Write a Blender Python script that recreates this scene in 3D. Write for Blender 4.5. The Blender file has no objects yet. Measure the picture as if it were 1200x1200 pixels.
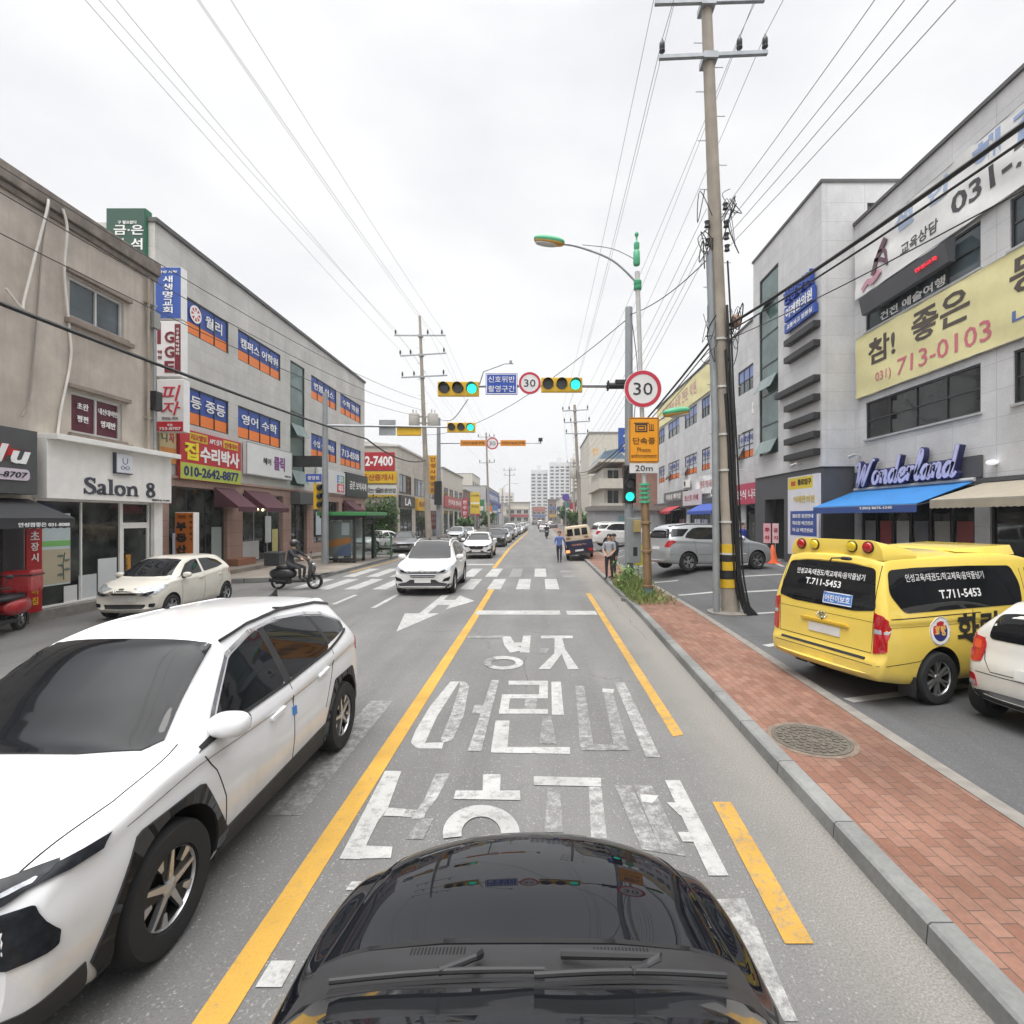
import bpy, bmesh, math, random
import numpy as np
from mathutils import Vector, Matrix
from mathutils.bvhtree import BVHTree

R = math.radians
scene = bpy.context.scene
COL = scene.collection
random.seed(7)

# ---------------------------------------------------------------- camera, sky, sun, exposure
CAM_H = 2.5
cam_data = bpy.data.cameras.new('camera')
cam_data.sensor_width = 36.0
cam_data.lens = 18.0
cam_data.shift_x = -32 / 1200
cam_data.shift_y = 7 / 1200
cam_data.clip_start = 0.05
cam_data.clip_end = 4000
cam = bpy.data.objects.new('camera', cam_data)
cam.location = (0, 0, CAM_H)
cam.rotation_euler = (R(90), 0, 0)
COL.objects.link(cam)
scene.camera = cam

SUN_EL, SUN_AZ = 62.0, 200.0          # hidden behind the overcast, high and behind the camera
world = bpy.data.worlds.new('World')
scene.world = world
world.use_nodes = True
wn, wl = world.node_tree.nodes, world.node_tree.links
bg = wn['Background']
sky = wn.new('ShaderNodeTexSky')
sky.sky_type = 'NISHITA'
sky.sun_disc = False
sky.sun_elevation = R(SUN_EL)
sky.sun_rotation = R(SUN_AZ)
sky.dust_density = 4.0
tc = wn.new('ShaderNodeTexCoord')
sep = wn.new('ShaderNodeSeparateXYZ')
wl.new(tc.outputs['Generated'], sep.inputs[0])
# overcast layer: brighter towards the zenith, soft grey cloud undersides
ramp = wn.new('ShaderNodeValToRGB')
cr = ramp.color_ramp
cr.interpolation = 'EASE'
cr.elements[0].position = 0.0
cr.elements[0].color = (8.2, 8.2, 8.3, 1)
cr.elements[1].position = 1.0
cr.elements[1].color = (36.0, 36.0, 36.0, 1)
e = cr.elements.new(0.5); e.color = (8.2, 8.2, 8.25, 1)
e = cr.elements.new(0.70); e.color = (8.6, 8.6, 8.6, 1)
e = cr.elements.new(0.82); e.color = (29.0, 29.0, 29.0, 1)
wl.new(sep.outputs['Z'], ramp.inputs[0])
mp = wn.new('ShaderNodeMapping')
mp.inputs['Scale'].default_value = (1.0, 1.0, 2.2)
wl.new(tc.outputs['Generated'], mp.inputs[0])
nz = wn.new('ShaderNodeTexNoise')
nz.inputs['Scale'].default_value = 1.7
nz.inputs['Detail'].default_value = 5.0
nz.inputs['Roughness'].default_value = 0.5
wl.new(mp.outputs[0], nz.inputs['Vector'])
cl = wn.new('ShaderNodeValToRGB')
cl.color_ramp.elements[0].position = 0.36
cl.color_ramp.elements[0].color = (0.86, 0.86, 0.895, 1)
cl.color_ramp.elements[1].position = 0.60
cl.color_ramp.elements[1].color = (1.05, 1.05, 1.04, 1)
wl.new(nz.outputs[0], cl.inputs[0])
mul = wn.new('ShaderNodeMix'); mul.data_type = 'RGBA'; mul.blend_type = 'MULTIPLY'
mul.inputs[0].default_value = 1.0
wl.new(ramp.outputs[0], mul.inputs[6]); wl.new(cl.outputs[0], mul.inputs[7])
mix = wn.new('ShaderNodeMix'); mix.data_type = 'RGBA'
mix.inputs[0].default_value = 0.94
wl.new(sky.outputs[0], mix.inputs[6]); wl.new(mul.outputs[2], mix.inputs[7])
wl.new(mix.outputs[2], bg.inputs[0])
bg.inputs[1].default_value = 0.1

sd = bpy.data.lights.new('sun', 'SUN')
sd.energy = 1.5
sd.angle = R(35)
sd.color = (1.0, 0.97, 0.93)
sun = bpy.data.objects.new('sun', sd)
az = R(SUN_AZ)
sdir = Vector((math.sin(az) * math.cos(R(SUN_EL)), math.cos(az) * math.cos(R(SUN_EL)), math.sin(R(SUN_EL))))
sun.rotation_euler = sdir.to_track_quat('Z', 'Y').to_euler()
sun.location = (0, 0, 60)
COL.objects.link(sun)

scene.view_settings.view_transform = 'Standard'
scene.view_settings.look = 'None'
scene.view_settings.exposure = 0.30
scene.view_settings.gamma = 1.0
scene.view_settings.use_curve_mapping = False
scene.render.engine = 'CYCLES'
scene.cycles.use_denoising = True
scene.cycles.max_bounces = 6
scene.cycles.caustics_reflective = False
scene.cycles.caustics_refractive = False

# ---------------------------------------------------------------- materials
def lin(c):
    return tuple((x / 12.92 if x <= 0.04045 else ((x + 0.055) / 1.055) ** 2.4) for x in c)

def hx(h):
    return lin(tuple(int(h[i:i + 2], 16) / 255 for i in (0, 2, 4)))

_M = {}
def node(nt, kind, **kw):
    n = nt.nodes.new(kind)
    for k, v in kw.items():
        n.inputs[k.replace('_', ' ')].default_value = v
    return n

def ramp_node(nt, src, stops):
    r = nt.nodes.new('ShaderNodeValToRGB')
    els = r.color_ramp.elements
    while len(els) < len(stops):
        els.new(0.5)
    for el, (p, c) in zip(els, stops):
        el.position = p
        el.color = (c, c, c, 1) if isinstance(c, (int, float)) else (*c[:3], 1)
    nt.links.new(src, r.inputs[0])
    return r.outputs[0]

def mixc(nt, fac, a, b, mode='MIX'):
    m = nt.nodes.new('ShaderNodeMix'); m.data_type = 'RGBA'; m.blend_type = mode
    for sock, v in ((0, fac), (6, a), (7, b)):
        if hasattr(v, 'is_output'):
            nt.links.new(v, m.inputs[sock])
        elif sock == 0:
            m.inputs[0].default_value = v
        else:
            m.inputs[sock].default_value = (*v[:3], 1)
    return m.outputs[2]

def new_mat(name):
    m = bpy.data.materials.new(name)
    m.use_nodes = True
    return m, m.node_tree, m.node_tree.nodes['Principled BSDF']

def M(name, rgb=None, rough=0.6, metal=0.0, var=0.10, scale=3.0, bump=0.0, bscale=60.0, coat=0.0, spec=0.5, emit=0.0, dirt=0.0):
    """A plain surface with mottled colour and roughness, optional grime and bump."""
    if name in _M:
        return _M[name]
    if isinstance(rgb, str):
        rgb = hx(rgb)
    m, nt, b = new_mat(name)
    tcn = nt.nodes.new('ShaderNodeTexCoord')
    n1 = node(nt, 'ShaderNodeTexNoise', Scale=scale, Detail=5.0, Roughness=0.6)
    nt.links.new(tcn.outputs['Object'], n1.inputs['Vector'])
    lo = tuple(max(0, c * (1 - var)) for c in rgb)
    hi = tuple(min(1, c * (1 + var)) for c in rgb)
    col = mixc(nt, ramp_node(nt, n1.outputs[0], [(0.3, 0.0), (0.7, 1.0)]), lo, hi)
    if dirt:
        mpn = nt.nodes.new('ShaderNodeMapping')
        mpn.inputs['Scale'].default_value = (1.2, 1.2, 0.14)
        nt.links.new(tcn.outputs['Object'], mpn.inputs[0])
        n3 = node(nt, 'ShaderNodeTexNoise', Scale=2.3, Detail=6.0, Roughness=0.65)
        nt.links.new(mpn.outputs[0], n3.inputs['Vector'])
        f = ramp_node(nt, n3.outputs[0], [(0.45, 0.0), (0.75, dirt)])
        col = mixc(nt, f, col, tuple(c * 0.42 for c in rgb))
    nt.links.new(col, b.inputs['Base Color'])
    b.inputs['Roughness'].default_value = rough
    if rough > 0.15:
        nt.links.new(ramp_node(nt, n1.outputs[0], [(0.2, max(0.02, rough - 0.08)), (0.8, min(1, rough + 0.08))]), b.inputs['Roughness'])
    b.inputs['Metallic'].default_value = metal
    b.inputs['Specular IOR Level'].default_value = spec
    if coat:
        b.inputs['Coat Weight'].default_value = coat
        b.inputs['Coat Roughness'].default_value = 0.04
    if emit:
        b.inputs['Emission Color'].default_value = (*rgb, 1)
        b.inputs['Emission Strength'].default_value = emit
    if bump:
        n2 = node(nt, 'ShaderNodeTexNoise', Scale=bscale, Detail=4.0)
        nt.links.new(tcn.outputs['Object'], n2.inputs['Vector'])
        bp = node(nt, 'ShaderNodeBump', Strength=bump, Distance=0.02)
        nt.links.new(n2.outputs[0], bp.inputs['Height'])
        nt.links.new(bp.outputs[0], b.inputs['Normal'])
    _M[name] = m
    return m

def asphalt_color(nt, base, speck=1.0, wear=None):
    tcn = nt.nodes.new('ShaderNodeTexCoord')
    o = tcn.outputs['Object']
    big = node(nt, 'ShaderNodeTexNoise', Scale=0.35, Detail=6.0, Roughness=0.62)
    nt.links.new(o, big.inputs['Vector'])
    st = nt.nodes.new('ShaderNodeMapping')
    st.inputs['Scale'].default_value = (1.3, 0.10, 1)
    nt.links.new(o, st.inputs[0])
    trk = node(nt, 'ShaderNodeTexNoise', Scale=1.1, Detail=4.0, Roughness=0.55)
    nt.links.new(st.outputs[0], trk.inputs['Vector'])
    fine = node(nt, 'ShaderNodeTexNoise', Scale=75.0, Detail=4.0, Roughness=0.75)
    nt.links.new(o, fine.inputs['Vector'])
    agg = node(nt, 'ShaderNodeTexVoronoi', Scale=95.0)
    nt.links.new(o, agg.inputs['Vector'])
    c = mixc(nt, ramp_node(nt, big.outputs[0], [(0.3, 0.0), (0.7, 1.0)]), tuple(x * 0.80 for x in base), tuple(x * 1.15 for x in base))
    c = mixc(nt, ramp_node(nt, trk.outputs[0], [(0.40, 0.0), (0.64, 0.6)]), c, tuple(x * 0.66 for x in base))
    c = mixc(nt, ramp_node(nt, fine.outputs[0], [(0.32, 0.62 * speck), (0.56, 0.0)]), c, tuple(x * 0.40 for x in base))
    c = mixc(nt, ramp_node(nt, agg.outputs['Color'], [(0.80, 0.0), (0.97, 0.55 * speck)]), c, tuple(min(1, x * 2.3) for x in base))
    return c, o, fine.outputs[0], big.outputs[0]

def asphalt(name, base, speck=1.0, cracks=True, dust=None):
    m, nt, b = new_mat(name)
    c, o, fine, big = asphalt_color(nt, base, speck)
    if cracks:
        wob = node(nt, 'ShaderNodeTexNoise', Scale=1.8, Detail=5.0)
        nt.links.new(o, wob.inputs['Vector'])
        ad = nt.nodes.new('ShaderNodeVectorMath'); ad.operation = 'MULTIPLY_ADD'
        nt.links.new(wob.outputs['Color'], ad.inputs[0]); ad.inputs[1].default_value = (0.9, 0.9, 0)
        nt.links.new(o, ad.inputs[2])
        vo = nt.nodes.new('ShaderNodeTexVoronoi'); vo.feature = 'DISTANCE_TO_EDGE'
        vo.inputs['Scale'].default_value = 0.33
        nt.links.new(ad.outputs[0], vo.inputs['Vector'])
        cm = ramp_node(nt, vo.outputs[0], [(0.0, 0.5), (0.006, 0.0)])
        bm_ = nt.nodes.new('ShaderNodeMath'); bm_.operation = 'MULTIPLY'
        nt.links.new(cm, bm_.inputs[0]); nt.links.new(ramp_node(nt, big, [(0.48, 0.0), (0.6, 1.0)]), bm_.inputs[1])
        c = mixc(nt, bm_.outputs[0], c, tuple(x * 0.35 for x in base))
    if dust:
        x0, x1, col = dust
        sx = nt.nodes.new('ShaderNodeSeparateXYZ'); nt.links.new(o, sx.inputs[0])
        wv = nt.nodes.new('ShaderNodeMath'); wv.operation = 'MULTIPLY_ADD'
        nt.links.new(big, wv.inputs[0]); wv.inputs[1].default_value = 0.9
        nt.links.new(sx.outputs['X'], wv.inputs[2])
        mr = node(nt, 'ShaderNodeMapRange', From_Min=x0 + 0.45, From_Max=x1 + 0.45, To_Min=0.0, To_Max=0.75)
        nt.links.new(wv.outputs[0], mr.inputs[0])
        c = mixc(nt, mr.outputs[0], c, mixc(nt, ramp_node(nt, fine, [(0.4, 0.0), (0.62, 1.0)]), tuple(x * 0.55 for x in col), col))
    nt.links.new(c, b.inputs['Base Color'])
    b.inputs['Roughness'].default_value = 0.88
    b.inputs['Specular IOR Level'].default_value = 0.35
    bp = node(nt, 'ShaderNodeBump', Strength=0.55, Distance=0.006)
    nt.links.new(fine, bp.inputs['Height']); nt.links.new(bp.outputs[0], b.inputs['Normal'])
    return m

def paint(name, rgb, base, wear=0.4, edge=0.06):
    """Road paint worn through to the asphalt below; wear 0 = fresh, 1 = almost gone."""
    m, nt, b = new_mat(name)
    c, o, fine, big = asphalt_color(nt, base)
    mid = node(nt, 'ShaderNodeTexNoise', Scale=9.0, Detail=8.0, Roughness=0.82)
    nt.links.new(o, mid.inputs['Vector'])
    dirty = node(nt, 'ShaderNodeTexNoise', Scale=1.6, Detail=5.0)
    nt.links.new(o, dirty.inputs['Vector'])
    pc = mixc(nt, ramp_node(nt, dirty.outputs[0], [(0.3, 0.0), (0.75, 1.0)]), rgb, tuple(x * 0.68 for x in rgb))
    pc = mixc(nt, ramp_node(nt, fine, [(0.30, 0.5), (0.48, 0.0)]), pc, tuple(x * 0.45 for x in rgb))
    t = 0.24 + 0.36 * wear
    f = ramp_node(nt, mid.outputs[0], [(t - edge, 0.0), (t + edge, 1.0)])
    nt.links.new(mixc(nt, f, c, pc), b.inputs['Base Color'])
    b.inputs['Roughness'].default_value = 0.75
    bp = node(nt, 'ShaderNodeBump', Strength=0.5, Distance=0.005)
    nt.links.new(fine, bp.inputs['Height']); nt.links.new(bp.outputs[0], b.inputs['Normal'])
    return m

def panels(name, rgb, w, h, joint, off=0.0, mortar=0.006, var=0.06, rough=0.7, vec='wall', jit=0.0, extra=None, bump=0.3, dirt=0.0):
    """Stone panels, blocks or bricks on a wall ('wall': along x+y and z) or the ground ('ground': along y, x)."""
    if name in _M:
        return _M[name]
    m, nt, b = new_mat(name)
    tcn = nt.nodes.new('ShaderNodeTexCoord')
    s = nt.nodes.new('ShaderNodeSeparateXYZ'); nt.links.new(tcn.outputs['Object'], s.inputs[0])
    cb = nt.nodes.new('ShaderNodeCombineXYZ')
    if vec == 'wall':
        a = nt.nodes.new('ShaderNodeMath'); a.operation = 'ADD'
        nt.links.new(s.outputs['X'], a.inputs[0]); nt.links.new(s.outputs['Y'], a.inputs[1])
        nt.links.new(a.outputs[0], cb.inputs['X']); nt.links.new(s.outputs['Z'], cb.inputs['Y'])
    else:
        nt.links.new(s.outputs['Y'], cb.inputs['X']); nt.links.new(s.outputs['X'], cb.inputs['Y'])
    br = nt.nodes.new('ShaderNodeTexBrick')
    br.offset = off
    br.inputs['Scale'].default_value = 1.0
    br.inputs['Brick Width'].default_value = w
    br.inputs['Row Height'].default_value = h
    br.inputs['Mortar Size'].default_value = mortar
    br.inputs['Mortar Smooth'].default_value = 0.1
    br.inputs['Color1'].default_value = (*[c * (1 - var - jit) for c in rgb], 1)
    br.inputs['Color2'].default_value = (*[min(1, c * (1 + var + jit)) for c in (extra or rgb)], 1)
    br.inputs['Mortar'].default_value = (*joint, 1)
    nt.links.new(cb.outputs[0], br.inputs['Vector'])
    n1 = node(nt, 'ShaderNodeTexNoise', Scale=0.7, Detail=6.0, Roughness=0.65)
    nt.links.new(tcn.outputs['Object'], n1.inputs['Vector'])
    c = mixc(nt, 1.0, br.outputs['Color'], ramp_node(nt, n1.outputs[0], [(0.3, 0.82 if vec == 'wall' else 0.55), (0.7, 1.1)]), 'MULTIPLY')
    n2 = node(nt, 'ShaderNodeTexNoise', Scale=26.0, Detail=4.0, Roughness=0.7)
    nt.links.new(tcn.outputs['Object'], n2.inputs['Vector'])
    c = mixc(nt, 1.0, c, ramp_node(nt, n2.outputs[0], [(0.3, 0.86), (0.7, 1.1)]), 'MULTIPLY')
    if dirt:
        mpn = nt.nodes.new('ShaderNodeMapping')
        mpn.inputs['Scale'].default_value = (0.9, 0.9, 0.07)
        nt.links.new(tcn.outputs['Object'], mpn.inputs[0])
        n3 = node(nt, 'ShaderNodeTexNoise', Scale=2.0, Detail=6.0, Roughness=0.65)
        nt.links.new(mpn.outputs[0], n3.inputs['Vector'])
        c = mixc(nt, ramp_node(nt, n3.outputs[0], [(0.45, 0.0), (0.75, dirt)]), c, tuple(x * 0.45 for x in rgb))
    nt.links.new(c, b.inputs['Base Color'])
    b.inputs['Roughness'].default_value = rough
    bp = node(nt, 'ShaderNodeBump', Strength=bump, Distance=0.01)
    inv = nt.nodes.new('ShaderNodeMath'); inv.operation = 'SUBTRACT'; inv.inputs[0].default_value = 1.0
    nt.links.new(br.outputs['Fac'], inv.inputs[1])
    nt.links.new(inv.outputs[0], bp.inputs['Height']); nt.links.new(bp.outputs[0], b.inputs['Normal'])
    _M[name] = m
    return m

def glass(name, rgb, rough=0.03, var=0.5, scale=0.8):
    """Dark window glass: a mirror-like front over a dim, uneven interior."""
    if name in _M:
        return _M[name]
    m, nt, b = new_mat(name)
    tcn = nt.nodes.new('ShaderNodeTexCoord')
    n1 = node(nt, 'ShaderNodeTexNoise', Scale=scale, Detail=3.0)
    nt.links.new(tcn.outputs['Object'], n1.inputs['Vector'])
    c = mixc(nt, ramp_node(nt, n1.outputs[0], [(0.35, 0.0), (0.7, 1.0)]), tuple(x * (1 - var) for x in rgb), tuple(x * (1 + var) for x in rgb))
    nt.links.new(c, b.inputs['Base Color'])
    b.inputs['Roughness'].default_value = rough
    b.inputs['Specular IOR Level'].default_value = 0.38
    b.inputs['IOR'].default_value = 1.52
    _M[name] = m
    return m

def car_paint(name, rgb, metal=0.0, rough=0.32, spec=0.15, cr=(0.03, 0.10)):
    if name in _M:
        return _M[name]
    if isinstance(rgb, str):
        rgb = hx(rgb)
    m, nt, b = new_mat(name)
    tcn = nt.nodes.new('ShaderNodeTexCoord')
    n1 = node(nt, 'ShaderNodeTexNoise', Scale=2.2, Detail=6.0, Roughness=0.7)
    nt.links.new(tcn.outputs['Object'], n1.inputs['Vector'])
    s = nt.nodes.new('ShaderNodeSeparateXYZ'); nt.links.new(tcn.outputs['Object'], s.inputs[0])
    col = mixc(nt, ramp_node(nt, n1.outputs[0], [(0.3, 0.0), (0.75, 1.0)]), rgb, tuple(c * 0.93 for c in rgb))
    # road dust splashed on the lowest part of the body
    mr = node(nt, 'ShaderNodeMapRange', From_Min=0.75, From_Max=0.2, To_Min=0.0, To_Max=0.5)
    nt.links.new(s.outputs['Z'], mr.inputs[0])
    dn = nt.nodes.new('ShaderNodeMath'); dn.operation = 'MULTIPLY'
    nt.links.new(mr.outputs[0], dn.inputs[0]); nt.links.new(ramp_node(nt, n1.outputs[0], [(0.35, 0.15), (0.7, 1.0)]), dn.inputs[1])
    col = mixc(nt, dn.outputs[0], col, (0.23, 0.21, 0.18))
    nt.links.new(col, b.inputs['Base Color'])
    b.inputs['Metallic'].default_value = metal
    b.inputs['Roughness'].default_value = rough
    b.inputs['Specular IOR Level'].default_value = spec
    b.inputs['Coat Weight'].default_value = 0.85
    nt.links.new(ramp_node(nt, n1.outputs[0], [(0.3, cr[0]), (0.8, cr[1])]), b.inputs['Coat Roughness'])
    _M[name] = m
    return m

def leaf_mat(name, a, b_):
    if name in _M:
        return _M[name]
    m, nt, b = new_mat(name)
    tcn = nt.nodes.new('ShaderNodeTexCoord')
    n1 = node(nt, 'ShaderNodeTexNoise', Scale=2.0, Detail=5.0)
    nt.links.new(tcn.outputs['Object'], n1.inputs['Vector'])
    nt.links.new(mixc(nt, ramp_node(nt, n1.outputs[0], [(0.35, 0.0), (0.65, 1.0)]), a, b_), b.inputs['Base Color'])
    b.inputs['Roughness'].default_value = 0.55
    _M[name] = m
    return m

# ---------------------------------------------------------------- mesh building
MATW = {}          # world matrix of every thing, so that parts can be given in world coordinates

class Face:
    """A vertical plane: o + u*udir + z up + d*normal; udir is the reading direction."""
    def __init__(s, o, udir, n):
        s.o, s.u, s.n = Vector(o), Vector(udir), Vector(n)
    def P(s, u, z, d=0.0):
        return s.o + s.u * u + s.n * d + Vector((0, 0, z))

_TXT = {}
TS = bpy.data.scenes.new('workbench')      # lettering and cut-outs are evaluated here, away from the big scene
def bench_graph():
    with bpy.context.temp_override(scene=TS, view_layer=TS.view_layers[0]):
        return bpy.context.evaluated_depsgraph_get()

def text_geo(body, bold=0.0, shear=0.0, spacing=1.0):
    key = (body, bold, shear, spacing)
    if key in _TXT:
        return _TXT[key]
    c = bpy.data.curves.new('lettering_source', 'FONT')
    c.body = body; c.offset = bold; c.shear = shear; c.space_character = spacing
    c.resolution_u = 2; c.extrude = 0.5; c.align_x = 'LEFT'
    o = bpy.data.objects.new('lettering_source', c)
    TS.collection.objects.link(o)
    dg = bench_graph()
    me = bpy.data.meshes.new_from_object(o.evaluated_get(dg))
    v = np.array([tuple(x.co) for x in me.vertices]).reshape(-1, 3)
    f = [tuple(p.vertices) for p in me.polygons]
    bpy.data.objects.remove(o); bpy.data.curves.remove(c); bpy.data.meshes.remove(me)
    if len(v):
        v = v - np.array([v[:, 0].min(), v[:, 1].min(), -0.5])
    h = max(v[:, 1].max(), 1e-6)
    v[:, 0] /= h; v[:, 1] /= h
    _TXT[key] = (v, f)
    return _TXT[key]

class MB:
    def __init__(s):
        s.v, s.f, s.m, s.mi = [], [], [], 0
    def mat(s, i):
        s.mi = i; return s
    def add(s, vs, fs):
        n = len(s.v)
        s.v += [tuple(x) for x in vs]
        for f in fs:
            s.f.append(tuple(i + n for i in f)); s.m.append(s.mi)
        return s
    def hexa(s, p):
        return s.add(p, [(0, 3, 2, 1), (4, 5, 6, 7), (0, 1, 5, 4), (1, 2, 6, 5), (2, 3, 7, 6), (3, 0, 4, 7)])
    def box(s, x0, x1, y0, y1, z0, z1):
        return s.hexa([(x0, y0, z0), (x1, y0, z0), (x1, y1, z0), (x0, y1, z0), (x0, y0, z1), (x1, y0, z1), (x1, y1, z1), (x0, y1, z1)])
    def obox(s, c, size, rot=None):
        """Box of the given size centred at c, turned by a 3x3 matrix or a z angle."""
        r = rot if isinstance(rot, Matrix) else Matrix.Rotation(rot or 0.0, 3, 'Z')
        a, b, d = (x / 2 for x in size)
        c = Vector(c)
        return s.hexa([c + r @ Vector(q) for q in ((-a, -b, -d), (a, -b, -d), (a, b, -d), (-a, b, -d), (-a, -b, d), (a, -b, d), (a, b, d), (-a, b, d))])
    def fbox(s, F, u0, u1, z0, z1, d0, d1):
        return s.hexa([F.P(u0, z0, d0), F.P(u1, z0, d0), F.P(u1, z0, d1), F.P(u0, z0, d1), F.P(u0, z1, d0), F.P(u1, z1, d0), F.P(u1, z1, d1), F.P(u0, z1, d1)])
    def prism(s, a, b):
        """Closed solid between two matching rings of points."""
        n = len(a)
        fs = [tuple(reversed(range(n))), tuple(range(n, 2 * n))]
        fs += [(i, (i + 1) % n, n + (i + 1) % n, n + i) for i in range(n)]
        return s.add(list(a) + list(b), fs)
    def fprism(s, F, pts, d0, d1):
        return s.prism([F.P(u, z, d0) for u, z in pts], [F.P(u, z, d1) for u, z in pts])
    def frame(s, F, u0, u1, z0, z1, w, d0, d1):
        s.fbox(F, u0, u1, z0, z0 + w, d0, d1); s.fbox(F, u0, u1, z1 - w, z1, d0, d1)
        s.fbox(F, u0, u0 + w, z0 + w, z1 - w, d0, d1); s.fbox(F, u1 - w, u1, z0 + w, z1 - w, d0, d1)
        return s
    def ftext(s, F, body, u, z, h, d0, d1, w=None, bold=0.0, shear=0.0, align='l', spacing=1.0, rise=0.0):
        v, f = text_geo(body, bold, shear, spacing)
        W = v[:, 0].max()
        k = h if w is None else w / W
        tot = W * k
        off = {'l': 0, 'c': -tot / 2, 'r': -tot}[align]
        vs = [F.P(u + off + a * k, z + b * h + rise * (off + a * k), d0 + (d1 - d0) * c) for a, b, c in v]
        return s.add(vs, f)
    def tube(s, path, r, n=8, caps=True):
        path = [Vector(p) for p in path]
        k = len(path)
        rs = r if isinstance(r, (list, tuple)) else [r] * k
        up = None
        rings = []
        for i, p in enumerate(path):
            t = (path[min(i + 1, k - 1)] - path[max(i - 1, 0)]).normalized()
            if up is None:
                a = Vector((0, 0, 1)) if abs(t.z) < 0.9 else Vector((1, 0, 0))
                up = t.cross(a).normalized()
            up = (up - t * up.dot(t)).normalized()
            w = t.cross(up)
            rings.append([p + (up * math.cos(2 * math.pi * j / n) + w * math.sin(2 * math.pi * j / n)) * rs[i] for j in range(n)])
        vs = [q for ring in rings for q in ring]
        fs = [(i * n + j, i * n + (j + 1) % n, (i + 1) * n + (j + 1) % n, (i + 1) * n + j) for i in range(k - 1) for j in range(n)]
        if caps:
            fs += [tuple(reversed(range(n))), tuple(range((k - 1) * n, k * n))]
        return s.add(vs, fs)
    def lathe(s, prof, c=(0, 0, 0), axis='Z', n=24, caps=True):
        """Profile of (radius, height) turned round an axis through c."""
        vs, fs = [], []
        c = Vector(c)
        for r, h in prof:
            for j in range(n):
                a = 2 * math.pi * j / n
                x, y = r * math.cos(a), r * math.sin(a)
                q = {'Z': (x, y, h), 'X': (h, x, y), 'Y': (y, h, x)}[axis]
                vs.append(c + Vector(q))
        k = len(prof)
        fs = [(i * n + j, i * n + (j + 1) % n, (i + 1) * n + (j + 1) % n, (i + 1) * n + j) for i in range(k - 1) for j in range(n)]
        if caps and prof[0][0] > 1e-6:
            fs.append(tuple(reversed(range(n))))
        if caps and prof[-1][0] > 1e-6:
            fs.append(tuple(range((k - 1) * n, k * n)))
        return s.add(vs, fs)
    def ell(s, c, rad, n=16, m=10, p=1.0, rot=None):
        """(Super)ellipsoid."""
        vs, fs = [], []
        c = Vector(c)
        sp = lambda x: math.copysign(abs(x) ** p, x)
        for i in range(m + 1):
            ph = -math.pi / 2 + math.pi * i / m
            for j in range(n):
                th = 2 * math.pi * j / n
                q = Vector((rad[0] * sp(math.cos(ph)) * sp(math.cos(th)), rad[1] * sp(math.cos(ph)) * sp(math.sin(th)), rad[2] * sp(math.sin(ph))))
                vs.append(c + (rot @ q if rot else q))
        fs = [(i * n + j, i * n + (j + 1) % n, (i + 1) * n + (j + 1) % n, (i + 1) * n + j) for i in range(m) for j in range(n)]
        return s.add(vs, fs)
    def build(s, name, mats, parent=None, smooth=None, label=None, kind=None, origin=None, cat=None, group=None, recalc=True, bevel=0.0):
        me = bpy.data.meshes.new(name)
        vs = np.array(s.v, dtype=float).reshape(-1, 3)
        if parent is not None:
            Mi = MATW[parent.name].inverted()
        else:
            if origin is None:
                lo, hi = vs.min(0), vs.max(0)
                origin = ((lo[0] + hi[0]) / 2, (lo[1] + hi[1]) / 2, lo[2])
            Mi = Matrix.Translation(-Vector(origin))
        A = np.array(Mi)
        vs = vs @ A[:3, :3].T + A[:3, 3]
        me.from_pydata([tuple(v) for v in vs], [], s.f)
        if not isinstance(mats, (list, tuple)):
            mats = [mats]
        for m in mats:
            me.materials.append(m)
        me.polygons.foreach_set('material_index', s.m)
        if recalc or bevel:
            bm = bmesh.new(); bm.from_mesh(me)
            bmesh.ops.remove_doubles(bm, verts=bm.verts, dist=1e-5)
            if recalc:
                bmesh.ops.recalc_face_normals(bm, faces=bm.faces)
            if bevel:
                ed = [e for e in bm.edges if len(e.link_faces) == 2 and e.calc_face_angle(0) > 0.6]
                bmesh.ops.bevel(bm, geom=ed, offset=bevel, segments=2, profile=0.6, affect='EDGES', clamp_overlap=True)
            bm.to_mesh(me); bm.free()
        if smooth:
            me.polygons.foreach_set('use_smooth', [True] * len(me.polygons))
            me.set_sharp_from_angle(angle=R(smooth))
        me.update()
        o = bpy.data.objects.new(name, me)
        COL.objects.link(o)
        if parent is not None:
            o.parent = parent
            MATW[o.name] = MATW[parent.name].copy()
        else:
            o.location = origin
            MATW[o.name] = Matrix.Translation(Vector(origin))
        if label: o['label'] = label
        if kind: o['kind'] = kind
        if cat: o['category'] = cat
        if group: o['group'] = group
        return o

def thing(name, label, cat, loc=(0, 0, 0), rz=0.0, group=None):
    o = bpy.data.objects.new(name, None)
    COL.objects.link(o)
    o.empty_display_size = 0.3
    o.location = loc; o.rotation_euler = (0, 0, rz)
    o['label'] = label; o['category'] = cat
    if group: o['group'] = group
    MATW[o.name] = Matrix.Translation(Vector(loc)) @ Matrix.Rotation(rz, 4, 'Z')
    return o

def place(t, loc, rz=0.0):
    t.location = loc; t.rotation_euler = (0, 0, rz)

def dup(t, loc, rz, label=None, group=None, swap=None):
    """A copy of a thing with copies of its parts and sub-parts; swap = {old material: new material}."""
    def cp(o, parent):
        c = o.copy()
        if swap and o.type == 'MESH' and any(m.name in swap for m in o.data.materials):
            c.data = o.data.copy()
            for i, m in enumerate(c.data.materials):
                if m.name in swap:
                    c.data.materials[i] = swap[m.name]
        COL.objects.link(c)
        c.parent = parent
        for ch in o.children:
            cp(ch, c)
        return c
    r = cp(t, None)
    place(r, loc, rz)
    if label: r['label'] = label
    if group: r['group'] = group
    return r

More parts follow.
